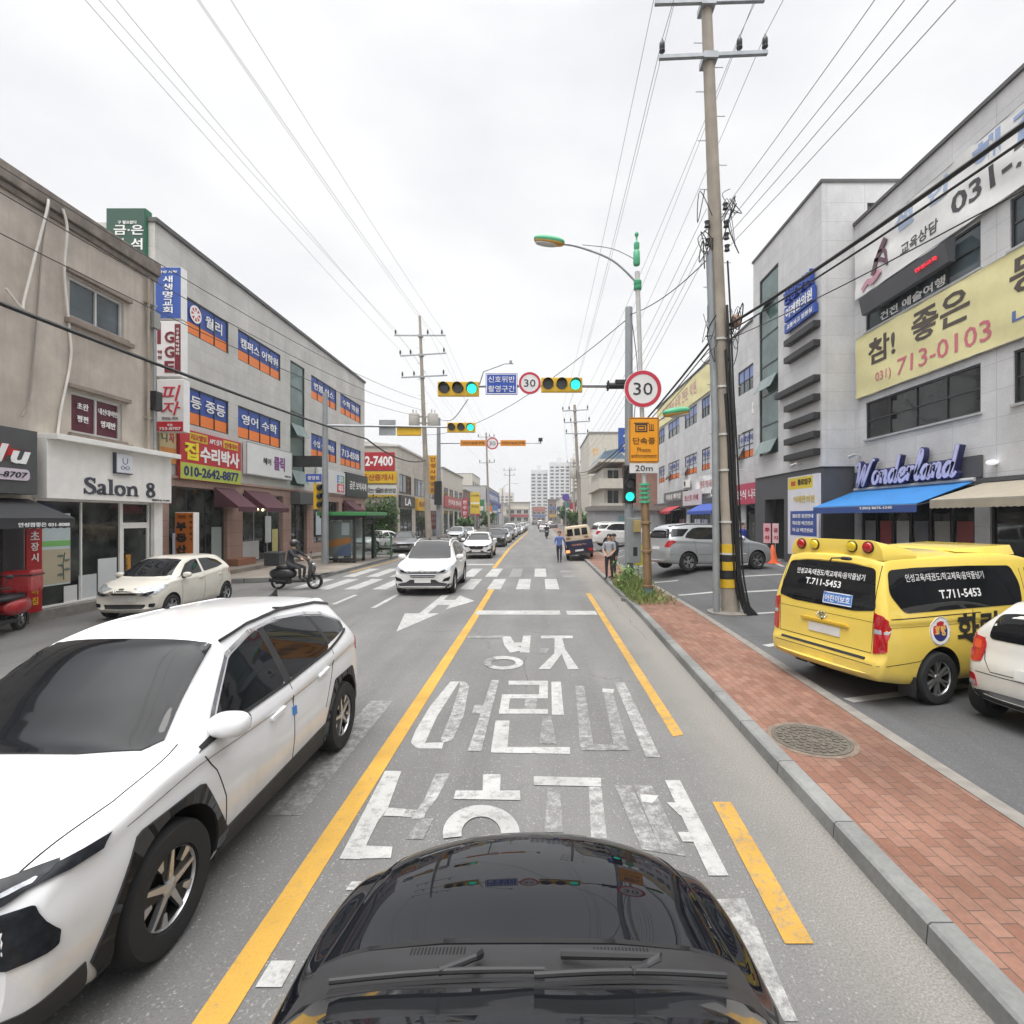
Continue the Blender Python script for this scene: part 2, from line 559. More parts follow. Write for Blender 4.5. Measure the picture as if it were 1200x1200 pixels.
def sheet(name, pts, z, mat, kind='structure', thick=0.0):
    mb = MB()
    if thick:
        mb.prism([(x, y, z - thick) for x, y in pts], [(x, y, z) for x, y in pts])
    else:
        mb.add([(x, y, z) for x, y in pts], [tuple(range(len(pts)))])
    return mb.build(name, mat, kind=kind, origin=(0, 0, 0), recalc=bool(thick))

def wall_grid(mb, F, u0, u1, z0, z1, holes, depth, d=0.0):
    """Wall skin with rectangular openings and their reveals."""
    us = sorted({u0, u1, *[h[0] for h in holes], *[h[1] for h in holes]})
    zs = sorted({z0, z1, *[h[2] for h in holes], *[h[3] for h in holes]})
    for i in range(len(us) - 1):
        for j in range(len(zs) - 1):
            cu, cz = (us[i] + us[i + 1]) / 2, (zs[j] + zs[j + 1]) / 2
            if any(h[0] < cu < h[1] and h[2] < cz < h[3] for h in holes):
                continue
            mb.add([F.P(us[i], zs[j], d), F.P(us[i + 1], zs[j], d), F.P(us[i + 1], zs[j + 1], d), F.P(us[i], zs[j + 1], d)], [(0, 1, 2, 3)])
    for a, b, c, e in holes:
        P = lambda u, z, dd: F.P(u, z, d + dd)
        for (ua, za), (ub, zb) in (((a, c), (b, c)), ((b, c), (b, e)), ((b, e), (a, e)), ((a, e), (a, c))):
            mb.add([P(ua, za, 0), P(ua, za, -depth), P(ub, zb, -depth), P(ub, zb, 0)], [(0, 1, 2, 3)])
    return mb

def pchip(keys, x):
    xs = np.array([k[0] for k in keys], float); ys = np.array([k[1] for k in keys], float)
    x = np.clip(np.asarray(x, float), xs[0], xs[-1])
    if len(xs) == 1:
        return np.full_like(x, ys[0])
    h = np.diff(xs); dl = np.diff(ys) / h
    d = np.zeros_like(ys)
    d[0], d[-1] = dl[0], dl[-1]
    for i in range(1, len(xs) - 1):
        if dl[i - 1] * dl[i] > 0:
            w1, w2 = 2 * h[i] + h[i - 1], h[i] + 2 * h[i - 1]
            d[i] = (w1 + w2) / (w1 / dl[i - 1] + w2 / dl[i])
    i = np.clip(np.searchsorted(xs, x) - 1, 0, len(xs) - 2)
    t = (x - xs[i]) / h[i]
    return ((1 + 2 * t) * (1 - t) ** 2 * ys[i] + t * (1 - t) ** 2 * h[i] * d[i] + t * t * (3 - 2 * t) * ys[i + 1] + t * t * (t - 1) * h[i] * d[i + 1])

def catmull(pts, n=6, closed=False):
    pts = [Vector(p) for p in pts]
    k = len(pts)
    out = []
    for i in range(k if closed else k - 1):
        p0, p1, p2, p3 = (pts[(i + j) % k] if closed else pts[min(max(i + j, 0), k - 1)] for j in (-1, 0, 1, 2))
        for q in range(n):
            t = q / n
            out.append(0.5 * ((2 * p1) + (p2 - p0) * t + (2 * p0 - 5 * p1 + 4 * p2 - p3) * t * t + (3 * p1 - p0 - 3 * p2 + p3) * t ** 3))
    if not closed:
        out.append(pts[-1])
    return out

def rounded(pts, r, n=4):
    """Polygon with its corners rounded by r."""
    out = []
    k = len(pts)
    for i in range(k):
        p, a, b = Vector((*pts[i], 0)), Vector((*pts[i - 1], 0)), Vector((*pts[(i + 1) % k], 0))
        da, db = a - p, b - p
        ra = min(r, da.length * 0.45); rb = min(r, db.length * 0.45)
        s, e = p + da.normalized() * ra, p + db.normalized() * rb
        for q in range(n + 1):
            t = q / n
            v = s * (1 - t) ** 2 + p * 2 * t * (1 - t) + e * t * t
            out.append((v.x, v.y))
    return out

# ---- pixel of the photograph -> metres, for a known height or a known plane (a tape measure, used while laying things out)
def G(px, py, z=0.0):
    Y = 600 * (CAM_H - z) / (py - 607)
    return ((px - 632) * Y / 600, Y)
def onX(px, X):
    return X * 600 / (px - 632)
def zat(py, Y):
    return CAM_H + (607 - py) * Y / 600
def xat(px, Y):
    return (px - 632) * Y / 600
# ================================================================ ground, road, pavements, markings
ASPH = (0.186, 0.183, 0.178)
LOT = (0.115, 0.115, 0.118)
m_road = asphalt('road_asphalt', ASPH, 1.0, True, (1.5, 2.05, (0.31, 0.29, 0.26)))
m_seal = M('crack_dark', (0.085, 0.08, 0.075), 0.95, var=0.3)
m_lot = asphalt('lot_asphalt', LOT, 0.8)
m_apron = asphalt('apron_asphalt', (0.165, 0.161, 0.155), 0.9)
m_ground = asphalt('ground_far', (0.16, 0.155, 0.145), 0.4, False)
m_kerb = panels('kerb_granite', (0.235, 0.238, 0.23), 1.0, 5.0, (0.06, 0.06, 0.06), mortar=0.006, var=0.1, vec='ground', rough=0.8)
m_conc = M('concrete_edge', (0.22, 0.205, 0.185), 0.9, var=0.2, scale=6, bump=0.3)
m_brick = panels('paver_brick', (0.25, 0.115, 0.075), 0.20, 0.108, (0.10, 0.07, 0.055), off=0.5, mortar=0.004, var=0.07, jit=0.07, extra=(0.26, 0.14, 0.10), vec='ground', rough=0.85)
m_pave = panels('grey_pavers', (0.30, 0.26, 0.215), 0.30, 0.30, (0.16, 0.14, 0.12), off=0.5, mortar=0.006, var=0.08, vec='ground', rough=0.85)
WHITE_P, YELLOW_P = (0.46, 0.46, 0.445), (0.55, 0.315, 0.05)
p_white = paint('paint_white', WHITE_P, ASPH, 0.47, 0.10)
p_worn = paint('paint_white_worn', WHITE_P, ASPH, 0.76, 0.10)
p_faint = paint('paint_white_faint', WHITE_P, ASPH, 0.93, 0.12)
p_yel = paint('paint_yellow', YELLOW_P, ASPH, 0.34, 0.07)
p_yelw = paint('paint_yellow_worn', YELLOW_P, ASPH, 0.52, 0.09)
p_lot = paint('paint_lot_white', WHITE_P, LOT, 0.30)

def kx(y):
    return 2.18 + 0.0275 * y if y < 13 else 2.54 + 0.004 * (y - 13)

sheet('ground', [(-1500, -300), (1500, -300), (1500, 2500), (-1500, 2500)], -0.05, m_ground)
def strip(ys, f0, f1):
    return [(f0(y), y) for y in ys] + [(f1(y), y) for y in reversed(ys)]
YS = [-25, 0, 3, 6, 9, 13, 18, 30, 60, 400]
sheet('road', strip(YS, lambda y: -9.0, lambda y: kx(y) + 0.05), 0.0, m_road)
sheet('forecourt', [(-12.35, -25), (-9.0, -25), (-9.0, 19.5), (-12.35, 19.5)], -0.004, m_apron)

# right side: kerb, brick footway, concrete edging, parking lot
mb = MB()
ky = [-25, 0, 2, 4, 6, 8, 10, 13, 15]
def sweep(mb, ys, prof):
    """Sweep a cross-section [(x offset from the kerb line, z)] along the kerb."""
    n = len(prof)
    vs = [(kx(y) + dx, y, z) for y in ys for dx, z in prof]
    fs = [(i * n + j, i * n + (j + 1) % n, (i + 1) * n + (j + 1) % n, (i + 1) * n + j) for i in range(len(ys) - 1) for j in range(n)]
    fs += [tuple(range(n)), tuple(range((len(ys) - 1) * n, len(ys) * n))]
    mb.add(vs, fs)
KP = [(0, -0.04), (0.015, 0.115), (0.035, 0.13), (0.165, 0.13), (0.165, -0.04)]
sweep(mb, ky, KP)
mb.build('kerb', m_kerb, kind='structure', origin=(0, 0, 0), smooth=30)
mb = MB(); sweep(mb, [15.5, 18, 24, 30, 45, 80, 200], KP)
mb.build('kerb', m_kerb, kind='structure', origin=(0, 0, 0), smooth=30)
mb = MB(); mb.obox((2.66, 15.25, 0.045), (0.2, 0.5, 0.12), R(24)); mb.build('kerb', m_kerb, kind='structure')
sheet('footway', strip(YS, lambda y: kx(y) + 0.16, lambda y: kx(y) + 1.42), 0.122, m_brick, thick=0.1)
mb = MB(); sweep(mb, [-25, 0, 3, 6, 9, 13, 18, 30, 45], [(1.42, 0), (1.42, 0.13), (1.57, 0.13), (1.57, 0)])
mb.build('footway_edging', m_conc, kind='structure', origin=(0, 0, 0))
def sstep(a, b, x):
    t = max(0.0, min(1.0, (x - a) / (b - a))); return t * t * (3 - 2 * t)
def lotz(x, y):
    """The lot climbs gently away from the road beyond the leaning pole."""
    return 0.085 + 0.42 * sstep(13.5, 20.5, y) * sstep(3.9, 6.2, x)
mb = MB()
ys_ = [-25, 0, 6, 10, 13] + [13.5 + 0.5 * k for k in range(16)] + [25, 30, 45, 60]
n_ = 24
for y in ys_:
    x0 = kx(y) + 1.55
    mb.v += [(x0 + (14.0 - x0) * (i / n_) ** 1.3, y, lotz(x0 + (14.0 - x0) * (i / n_) ** 1.3, y)) for i in range(n_ + 1)]
for j in range(len(ys_) - 1):
    for i in range(n_):
        mb.f.append((j * (n_ + 1) + i, j * (n_ + 1) + i + 1, (j + 1) * (n_ + 1) + i + 1, (j + 1) * (n_ + 1) + i)); mb.m.append(0)
mb.build('parking_lot', m_lot, kind='structure', origin=(0, 0, 0), smooth=80, recalc=False)

# left side: raised pavement beyond the forecourt, with a rounded kerb return
PL = [(-9.0, 60), (-9.0, 24.2), (-9.15, 22.6), (-9.7, 21.3), (-10.7, 20.4), (-12.3, 19.8), (-16, 19.5), (-16, 60)]
sheet('pavement', [(x, y) for x, y in PL], 0.13, m_pave, thick=0.12)
mb = MB()
kl = PL[:6]
cp = catmull([(x, y, 0) for x, y in kl], 5)
for a, b in zip(cp[:-1], cp[1:]):
    d = (b - a).normalized(); n = Vector((d.y, -d.x, 0)) * -1
    q = [a - n * 0.09, b - n * 0.09, b + n * 0.05, a + n * 0.05]
    mb.prism([v + Vector((0, 0, -0.04)) for v in q], [v + Vector((0, 0, 0.137)) for v in q])
mb.build('kerb', m_kerb, kind='structure', origin=(0, 0, 0))
sheet('side_street', [(-30, 31.5), (-9.2, 31.5), (-9.2, 41.5), (-30, 46.5)], 0.135, m_apron)
sheet('plinth_paving', [(-14.3, 19.3), (-13.0, 19.3), (-13.0, 34), (-14.3, 34)], 0.30, m_pave, thick=0.2)

MK = [0]
def mark(name, polys, mat, z=0.004):
    mb = MB()
    MK[0] += 1
    for i, p in enumerate(polys):
        zz = z + 0.0009 * (MK[0] % 4) + 0.00015 * i
        mb.add([(x, y, zz) for x, y in p], [tuple(range(len(p)))])
    o = mb.build(name, mat, kind='structure', origin=(0, 0, 0), recalc=False)
    me = o.data
    bm = bmesh.new(); bm.from_mesh(me)
    for f in bm.faces:
        f.normal_update()
        if f.normal.z < 0: f.normal_flip()
    bmesh.ops.triangulate(bm, faces=bm.faces)
    bm.to_mesh(me); bm.free()
    return o
def rect(x0, x1, y0, y1):
    return [(x0, y0), (x1, y0), (x1, y1), (x0, y1)]

mark('centre_line_marking', [rect(-1.715, -1.535, -20, 12.0), [(-1.715, 12), (-1.535, 12), (-1.57, 18.1), (-1.76, 18.1)]], p_yel)
mark('centre_line_marking', [[(-2.36, 25.5), (-2.16, 25.5), (-2.35, 42), (-2.55, 42)], [(-2.55, 42), (-2.35, 42), (-2.0, 95), (-2.2, 95)]], p_yel)
mark('edge_line_marking', [[(1.44, 3.0), (1.61, 3.0), (1.685, 4.5), (1.52, 4.5)]], p_yelw)
mark('edge_line_marking', [[(1.525, 5.85), (1.665, 5.9), (1.70, 17.0), (1.54, 17.0)]], p_yelw)
mark('edge_line_marking', [[(1.95, 26), (2.05, 26), (2.05, 60), (1.95, 60)]], p_faint)
mark('edge_line_marking', [[(-8.75, 23.5), (-8.6, 23.5), (-8.3, 34), (-8.45, 34)]], p_yelw)
mark('stop_line_marking', [rect(-1.66, 0.55, 13.2, 13.8), rect(0.72, 1.5, 13.2, 13.75)], p_white)
mark('stop_line_marking', [rect(-4.6, -2.45, 27.2, 27.8)], p_white)
near = [rect(x - 0.24, x + 0.24, 17.9, 20.9) for x in (-8.6, -7.6, -6.6, -5.6, -4.6, -3.6, -2.56, -1.6, -0.58, 0.46)]
far = [rect(x - 0.26, x + 0.26, 21.7, 25.2) for x in (-8.1, -7.1, -6.1, -5.1, -4.1, -3.05, -2.05, 0.05)]
mark('crosswalk_marking', near + far, p_white)
mark('crosswalk_marking', [rect(-1.3, -0.8, 21.7, 25.2), rect(1.0, 1.5, 21.7, 22.2), rect(1.0, 1.5, 23.6, 24.3)], p_faint)
mark('lane_line_marking', [rect(-4.68, -4.54, 14.2, 16.8), rect(-6.02, -5.88, 14.8, 16.6), rect(-4.68, -4.54, 29, 31), rect(-4.68, -4.54, 36, 38)], p_white)
mark('lane_line_marking', [rect(-3.1, -2.95, 4.2, 5.2), rect(-2.3, -2.0, 4.3, 7.0)], p_faint)
# straight-and-left arrow of the oncoming lane, pointing at us
mark('arrow_marking', [[(-3.14, 11.25), (-2.62, 13.4), (-2.92, 13.4), (-2.92, 16.6), (-3.14, 16.6), (-3.14, 13.4), (-3.52, 13.4)],
                       [(-2.92, 14.7), (-2.56, 14.7), (-2.56, 13.95), (-1.95, 15.4), (-2.56, 16.5), (-2.56, 15.6), (-2.92, 15.6)]], p_white)

Z = lambda *p: [G(380 + a / 2.5, 680 + b / 2.5) for a, b in p]
def ring(outer, inner):
    n = len(outer)
    return [[outer[i], outer[(i + 1) % n], inner[(i + 1) % n], inner[i]] for i in range(n)]
def arc(cx, cy, rx, ry, ix, iy, a0, a1, n=18):
    out = []
    for i in range(n):
        a, b = R(a0 + (a1 - a0) * i / n), R(a0 + (a1 - a0) * (i + 1) / n)
        out.append(Z((cx + rx * math.cos(a), cy - ry * math.sin(a)), (cx + rx * math.cos(b), cy - ry * math.sin(b)),
                     (cx + ix * math.cos(b), cy - iy * math.sin(b)), (cx + ix * math.cos(a), cy - iy * math.sin(a))))
    return out
mark('lettering_marking', [Z((520, 165), (545, 165), (560, 188), (585, 205), (545, 213), (528, 192)), Z((558, 183), (590, 183), (590, 193), (558, 193)),
                           Z((583, 163), (605, 163), (601, 213), (573, 212)), Z((635, 163), (728, 163), (728, 171), (635, 171)),
                           Z((675, 171), (697, 171), (706, 203), (662, 261), (627, 261), (674, 215)), Z((692, 208), (706, 203), (746, 261), (714, 262))]
     + arc(525, 243, 58, 20, 36, 11, -140, 120), p_white)
mark('lettering_marking', [Z((420, 163), (525, 163), (525, 170), (420, 170)), Z((635, 200), (660, 200), (650, 215), (630, 213))] + arc(525, 243, 58, 20, 36, 11, 120, 220), p_faint)
mark('lettering_marking', [Z((370, 297), (396, 297), (330, 400), (296, 476), (270, 492), (253, 476), (268, 440), (310, 370)), Z((262, 478), (350, 476), (345, 494), (275, 494)),
                           Z((540, 295), (655, 295), (655, 307), (540, 307)), Z((630, 307), (655, 307), (655, 335), (629, 335)), Z((520, 335), (655, 335), (655, 347), (520, 347)),
                           Z((519, 347), (544, 347), (540, 378), (514, 378)), Z((512, 378), (655, 378), (655, 392), (512, 392)), Z((665, 298), (693, 298), (702, 395), (667, 395)),
                           Z((502, 412), (543, 412), (537, 489), (490, 489)), Z((490, 489), (720, 490), (720, 510), (488, 506)), Z((815, 318), (850, 320), (846, 331), (815, 329))], p_white)
mark('lettering_marking', [Z((396, 297), (412, 298), (425, 310), (408, 400), (375, 470), (350, 476), (340, 470), (372, 390), (397, 312)), Z((440, 366), (475, 366), (470, 392), (432, 392)),
                           Z((490, 293), (512, 293), (490, 380), (460, 502), (420, 502), (455, 400)), Z((850, 300), (880, 300), (985, 520), (943, 520))], p_worn)
mark('lettering_marking', [Z((735, 310), (762, 310), (790, 492), (750, 492)), Z((818, 331), (846, 331), (893, 500), (850, 492)), Z((750, 480), (890, 485), (895, 500), (755, 500)),
                           Z((640, 400), (665, 400), (680, 480), (630, 480)), Z((590, 348), (625, 348), (620, 378), (585, 378))], p_faint)
mark('lettering_marking', [Z((178, 560), (226, 561), (187, 668), (155, 712), (122, 780), (105, 820), (44, 818)), Z((122, 780), (200, 783), (195, 816), (105, 818)), Z((187, 668), (240, 672), (230, 694), (172, 692)),
                           Z((465, 570), (517, 570), (515, 618), (464, 618)), Z((385, 618), (573, 618), (575, 646), (379, 643)), Z((614, 576), (810, 581), (812, 606), (614, 602)),
                           Z((925, 628), (980, 633), (962, 655), (930, 650)), Z((998, 588), (1042, 588), (1185, 868), (1127, 868)), Z((1003, 653), (1050, 654), (1070, 698), (1040, 690)), Z((1035, 740), (1105, 740), (1120, 770), (1050, 768))]
     + arc(460, 745, 113, 84, 58, 50, -10, 190), p_white)
mark('lettering_marking', [Z((325, 568), (370, 566), (330, 640), (285, 700), (255, 700), (295, 640)), Z((240, 672), (300, 675), (292, 698), (230, 694)), Z((775, 606), (812, 606), (828, 757), (782, 757))], p_worn)
mark('lettering_marking', [Z((850, 600), (900, 602), (990, 800), (930, 790)), Z((905, 600), (960, 604), (1060, 810), (990, 800)), Z((655, 610), (690, 610), (700, 740), (645, 740)), Z((280, 700), (320, 700), (290, 760), (240, 760))], p_faint)
mark('lettering_marking', [[G(838, 1055), G(872, 1053), G(935, 1198), G(905, 1198)]], p_worn)
mark('lettering_marking', [[G(318, 1127), G(347, 1127), G(330, 1158), G(299, 1158)], [G(412, 1034), G(424, 1034), G(419, 1044), G(405, 1044)]], p_white)
rq = random.Random(11)
for x0, y0, y1 in ((2.2, 10.5, 19.0), (-0.2, 6.8, 9.4), (-4.4, 8.0, 13.0)):
    pts, x, y = [], x0, y0
    while y < y1:
        pts.append((x, y)); x += rq.uniform(-0.035, 0.035) + (x0 - x) * 0.2; y += rq.uniform(0.12, 0.3)
    mark('road_crack', [[(a[0], a[1]), (a[0] + w, a[1]), (b[0] + w, b[1]), (b[0], b[1])] for a, b, w in ((a, b, rq.uniform(0.003, 0.011)) for a, b in zip(pts[:-1], pts[1:]))], m_seal, 0.002)
# lines of the parking bays on the right
def line(a, b, w=0.1):
    a, b = Vector((*a, 0)), Vector((*b, 0))
    n = (b - a).normalized(); n = Vector((-n.y, n.x, 0)) * w / 2
    return [tuple((a + n)[:2]), tuple((a - n)[:2]), tuple((b - n)[:2]), tuple((b + n)[:2])]
def g(px, py):
    p = G(px, py, 0.089)
    for _ in range(8):
        p = G(px, py, lotz(*p) + 0.004)
    return p
mb = MB()
for a, b in ((g(994, 821), g(1135, 803)), (g(897, 757), g(935, 751)), (g(795, 697.5), g(836, 694)), (g(868, 694), g(925, 691)), (g(886, 719), g(920, 717)), (g(765, 682.5), g(795, 681)), (g(868, 676), g(918, 673)), (g(866, 662), g(915, 656)),
             (g(905, 658), g(918, 664)), ((4.6, 24), (8.5, 25.2)), ((4.6, 27), (8.5, 28.5)), ((4.6, 30), (8.5, 31.5)), ((4.6, 33), (8.5, 34.5))):
    q = line(a, b, 0.16)
    N = 14
    for k in range(N):
        e = lambda i, j, t: (q[i][0] + (q[j][0] - q[i][0]) * t, q[i][1] + (q[j][1] - q[i][1]) * t)
        c4 = [e(0, 3, k / N), e(1, 2, k / N), e(1, 2, (k + 1) / N), e(0, 3, (k + 1) / N)]
        mb.add([(x, y, lotz(x, y) + 0.006) for x, y in c4], [(0, 1, 2, 3)])
o = mb.build('bay_line_marking', p_lot, kind='structure', origin=(0, 0, 0), recalc=False)
for p in o.data.polygons:
    if p.normal.z < 0: p.flip()

# manhole lid in the brick footway
mh = thing('manhole', 'round cast iron manhole lid set in the brick footway', 'manhole', (2.92, 5.5, 0.118))
mb = MB(); mb.lathe([(0.45, 0.0), (0.45, 0.008), (0.395, 0.008), (0.395, 0.0)], (2.92, 5.5, 0.118), n=40)
mb.build('collar', M('collar_grime', (0.17, 0.13, 0.10), 0.9, var=0.35, scale=9), mh)
m_iron = M('cast_iron', (0.14, 0.125, 0.105), 0.6, 0.4, var=0.25, scale=9, bump=0.4)
mb = MB(); mb.lathe([(0.39, 0.0), (0.39, 0.012), (0.365, 0.016), (0.36, 0.010), (0.0001, 0.010)], (2.92, 5.5, 0.118), n=40)
rr = random.Random(3)
for rad, cnt in ((0.31, 26), (0.235, 20), (0.16, 13), (0.085, 7)):
    for k in range(cnt):
        a = 2 * math.pi * (k + (0.5 if cnt % 2 else 0)) / cnt
        mb.obox((2.92 + rad * math.cos(a), 5.5 + rad * math.sin(a), 0.13), (0.046, 0.05, 0.012), a + 0.5 * (k % 2))
mb.build('lid', m_iron, mh)
# ================================================================ vehicles
m_rubber = M('tyre_rubber', (0.018, 0.018, 0.019), 0.85, var=0.3, scale=8)
m_alloy = M('alloy_silver', (0.55, 0.55, 0.56), 0.3, 0.85, var=0.08)
m_rimdark = M('rim_dark', (0.02, 0.02, 0.022), 0.4, 0.4)
m_trim = M('black_plastic', (0.022, 0.022, 0.024), 0.55, var=0.2, scale=6)
m_under = M('underbody', (0.008, 0.008, 0.008), 0.9)
m_chrome = M('chrome', (0.75, 0.75, 0.76), 0.12, 1.0, var=0.03)
m_cglass = glass('car_glass', (0.012, 0.013, 0.015))
m_lens = M('lamp_lens', (0.42, 0.44, 0.47), 0.14, 0.3, var=0.5, scale=16, coat=0.25)
m_lensd = M('lamp_lens_dark', (0.016, 0.018, 0.022), 0.22, 0.0, var=0.5, scale=18, spec=0.25)
m_red = M('tail_lamp_red', (0.42, 0.012, 0.016), 0.08, 0.0, var=0.25, scale=12, coat=1.0)
m_redlit = M('tail_lamp_bright', (0.62, 0.06, 0.03), 0.1, coat=1.0)
m_seam = M('panel_gap', (0.01, 0.01, 0.011), 0.8)
m_plate = M('plate_blank', (0.62, 0.62, 0.60), 0.5)
m_whitel = M('lettering_white', (0.78, 0.78, 0.78), 0.5, var=0.04)
m_black = M('lettering_black', (0.02, 0.02, 0.022), 0.5)

def car_body(S):
    L, r = S['L'], S.get('r', 0.07)
    us = sorted(set([round(x, 4) for x in list(np.linspace(0, r, 7)) + list(np.linspace(r, L - r, S.get('n', 64))) + list(np.linspace(L - r, L, 7))]))
    us = np.array(us)
    g = {k: pchip(S[k], us) for k in ('zt', 'zb', 'w', 'zs', 'wt', 'ze')}
    dF, dR = S.get('dF', [(0, 0)]), S.get('dR', [(0, 0)])
    NS = 5
    verts, ns = [], None
    for i, u in enumerate(us):
        zb, zs, w, wt, ze, zt = g['zb'][i], g['zs'][i], g['w'][i], g['wt'][i], g['ze'][i], g['zt'][i]
        h = zs - zb
        wm = w * S.get('wm', 1.0)
        ctl = [(0, zb), (w * 0.80, zb), (w * 0.95, zb + 0.05), (wm * 0.99, zb + 0.30 * h), (wm, zb + 0.62 * h), (w * 0.985, zs - 0.16 * h), (w * S.get('sh', 0.955), zs),
               (wt, ze), (wt * 0.86, ze + (zt - ze) * 0.62), (wt * 0.5, ze + (zt - ze) * 0.93), (0, zt)]
        sec = catmull([(x, z, 0) for x, z in ctl], NS)
        e = 0.0
        for dd in (u, L - u):
            if dd < r:
                e = max(e, r - math.sqrt(max(0, r * r - (r - dd) ** 2)))
        zc = (zb + zt) / 2
        hh = max(0.1, (zt - zb) / 2)
        ring = []
        for p in sec:
            x, z = p.x * (1 - e / w), zc + (p.y - zc) * (1 - e / hh)
            x = max(x, 0.0)
            sF = max(0.0, 1 - u / S.get('sF', 0.9)); sR = max(0.0, 1 - (L - u) / S.get('sR', 0.9))
            sF, sR = sF ** 1.3, sR ** 1.3
            q = (abs(x) / w) ** S.get('bp', 2.3)
            y = L / 2 - u
            y -= sF * (S.get('bF', 0.2) * q + float(pchip(dF, [z])[0]))
            y += sR * (S.get('bR', 0.12) * q + float(pchip(dR, [z])[0]))
            ring.append((x, y, z))
        ns = len(ring)
        verts.append(ring)
    n = len(us)
    V, F_ = [], []
    for ring in verts:
        V += ring                                   # right half
        V += [(-x, y, z) for x, y, z in ring]       # left half
    T = 2 * ns
    for i in range(n - 1):
        for j in range(ns - 1):
            a, b, c, d = i * T + j, i * T + j + 1, (i + 1) * T + j + 1, (i + 1) * T + j
            F_.append((a, b, c, d))
            F_.append(tuple(reversed((a + ns, b + ns, c + ns, d + ns))))
    for base, flip in ((0, False), ((n - 1) * T, True)):
        for j in range(ns - 1):
            q = (base + j, base + ns + j, base + ns + j + 1, base + j + 1)
            F_.append(tuple(reversed(q)) if flip else q)
    return V, F_

def bool_cut(o, cutters):
    me = bpy.data.meshes.new('arch_cutter')
    mb = MB()
    for kind, a in cutters:
        if kind == 'cyl':
            x0, x1, y, z, rr = a
            N = 36
            mb.prism([(x0, y + rr * math.cos(2 * math.pi * k / N), z + rr * math.sin(2 * math.pi * k / N)) for k in range(N)],
                     [(x1, y + rr * math.cos(2 * math.pi * k / N), z + rr * math.sin(2 * math.pi * k / N)) for k in range(N)])
        else:
            mb.box(*a)
    me.from_pydata(mb.v, [], mb.f)
    bm = bmesh.new(); bm.from_mesh(me); bmesh.ops.recalc_face_normals(bm, faces=bm.faces); bm.to_mesh(me); bm.free()
    for m in o.data.materials:
        me.materials.append(m)
    me.polygons.foreach_set('material_index', [1] * len(me.polygons))
    c = bpy.data.objects.new('arch_cutter', me); TS.collection.objects.link(c); TS.collection.objects.link(o)
    mod = o.modifiers.new('cut', 'BOOLEAN'); mod.object = c; mod.operation = 'DIFFERENCE'; mod.solver = 'EXACT'
    dg = bench_graph()
    new = bpy.data.meshes.new_from_object(o.evaluated_get(dg))
    o.modifiers.clear(); TS.collection.objects.unlink(o)
    old = o.data; o.data = new
    bpy.data.meshes.remove(old); bpy.data.objects.remove(c); bpy.data.meshes.remove(me)

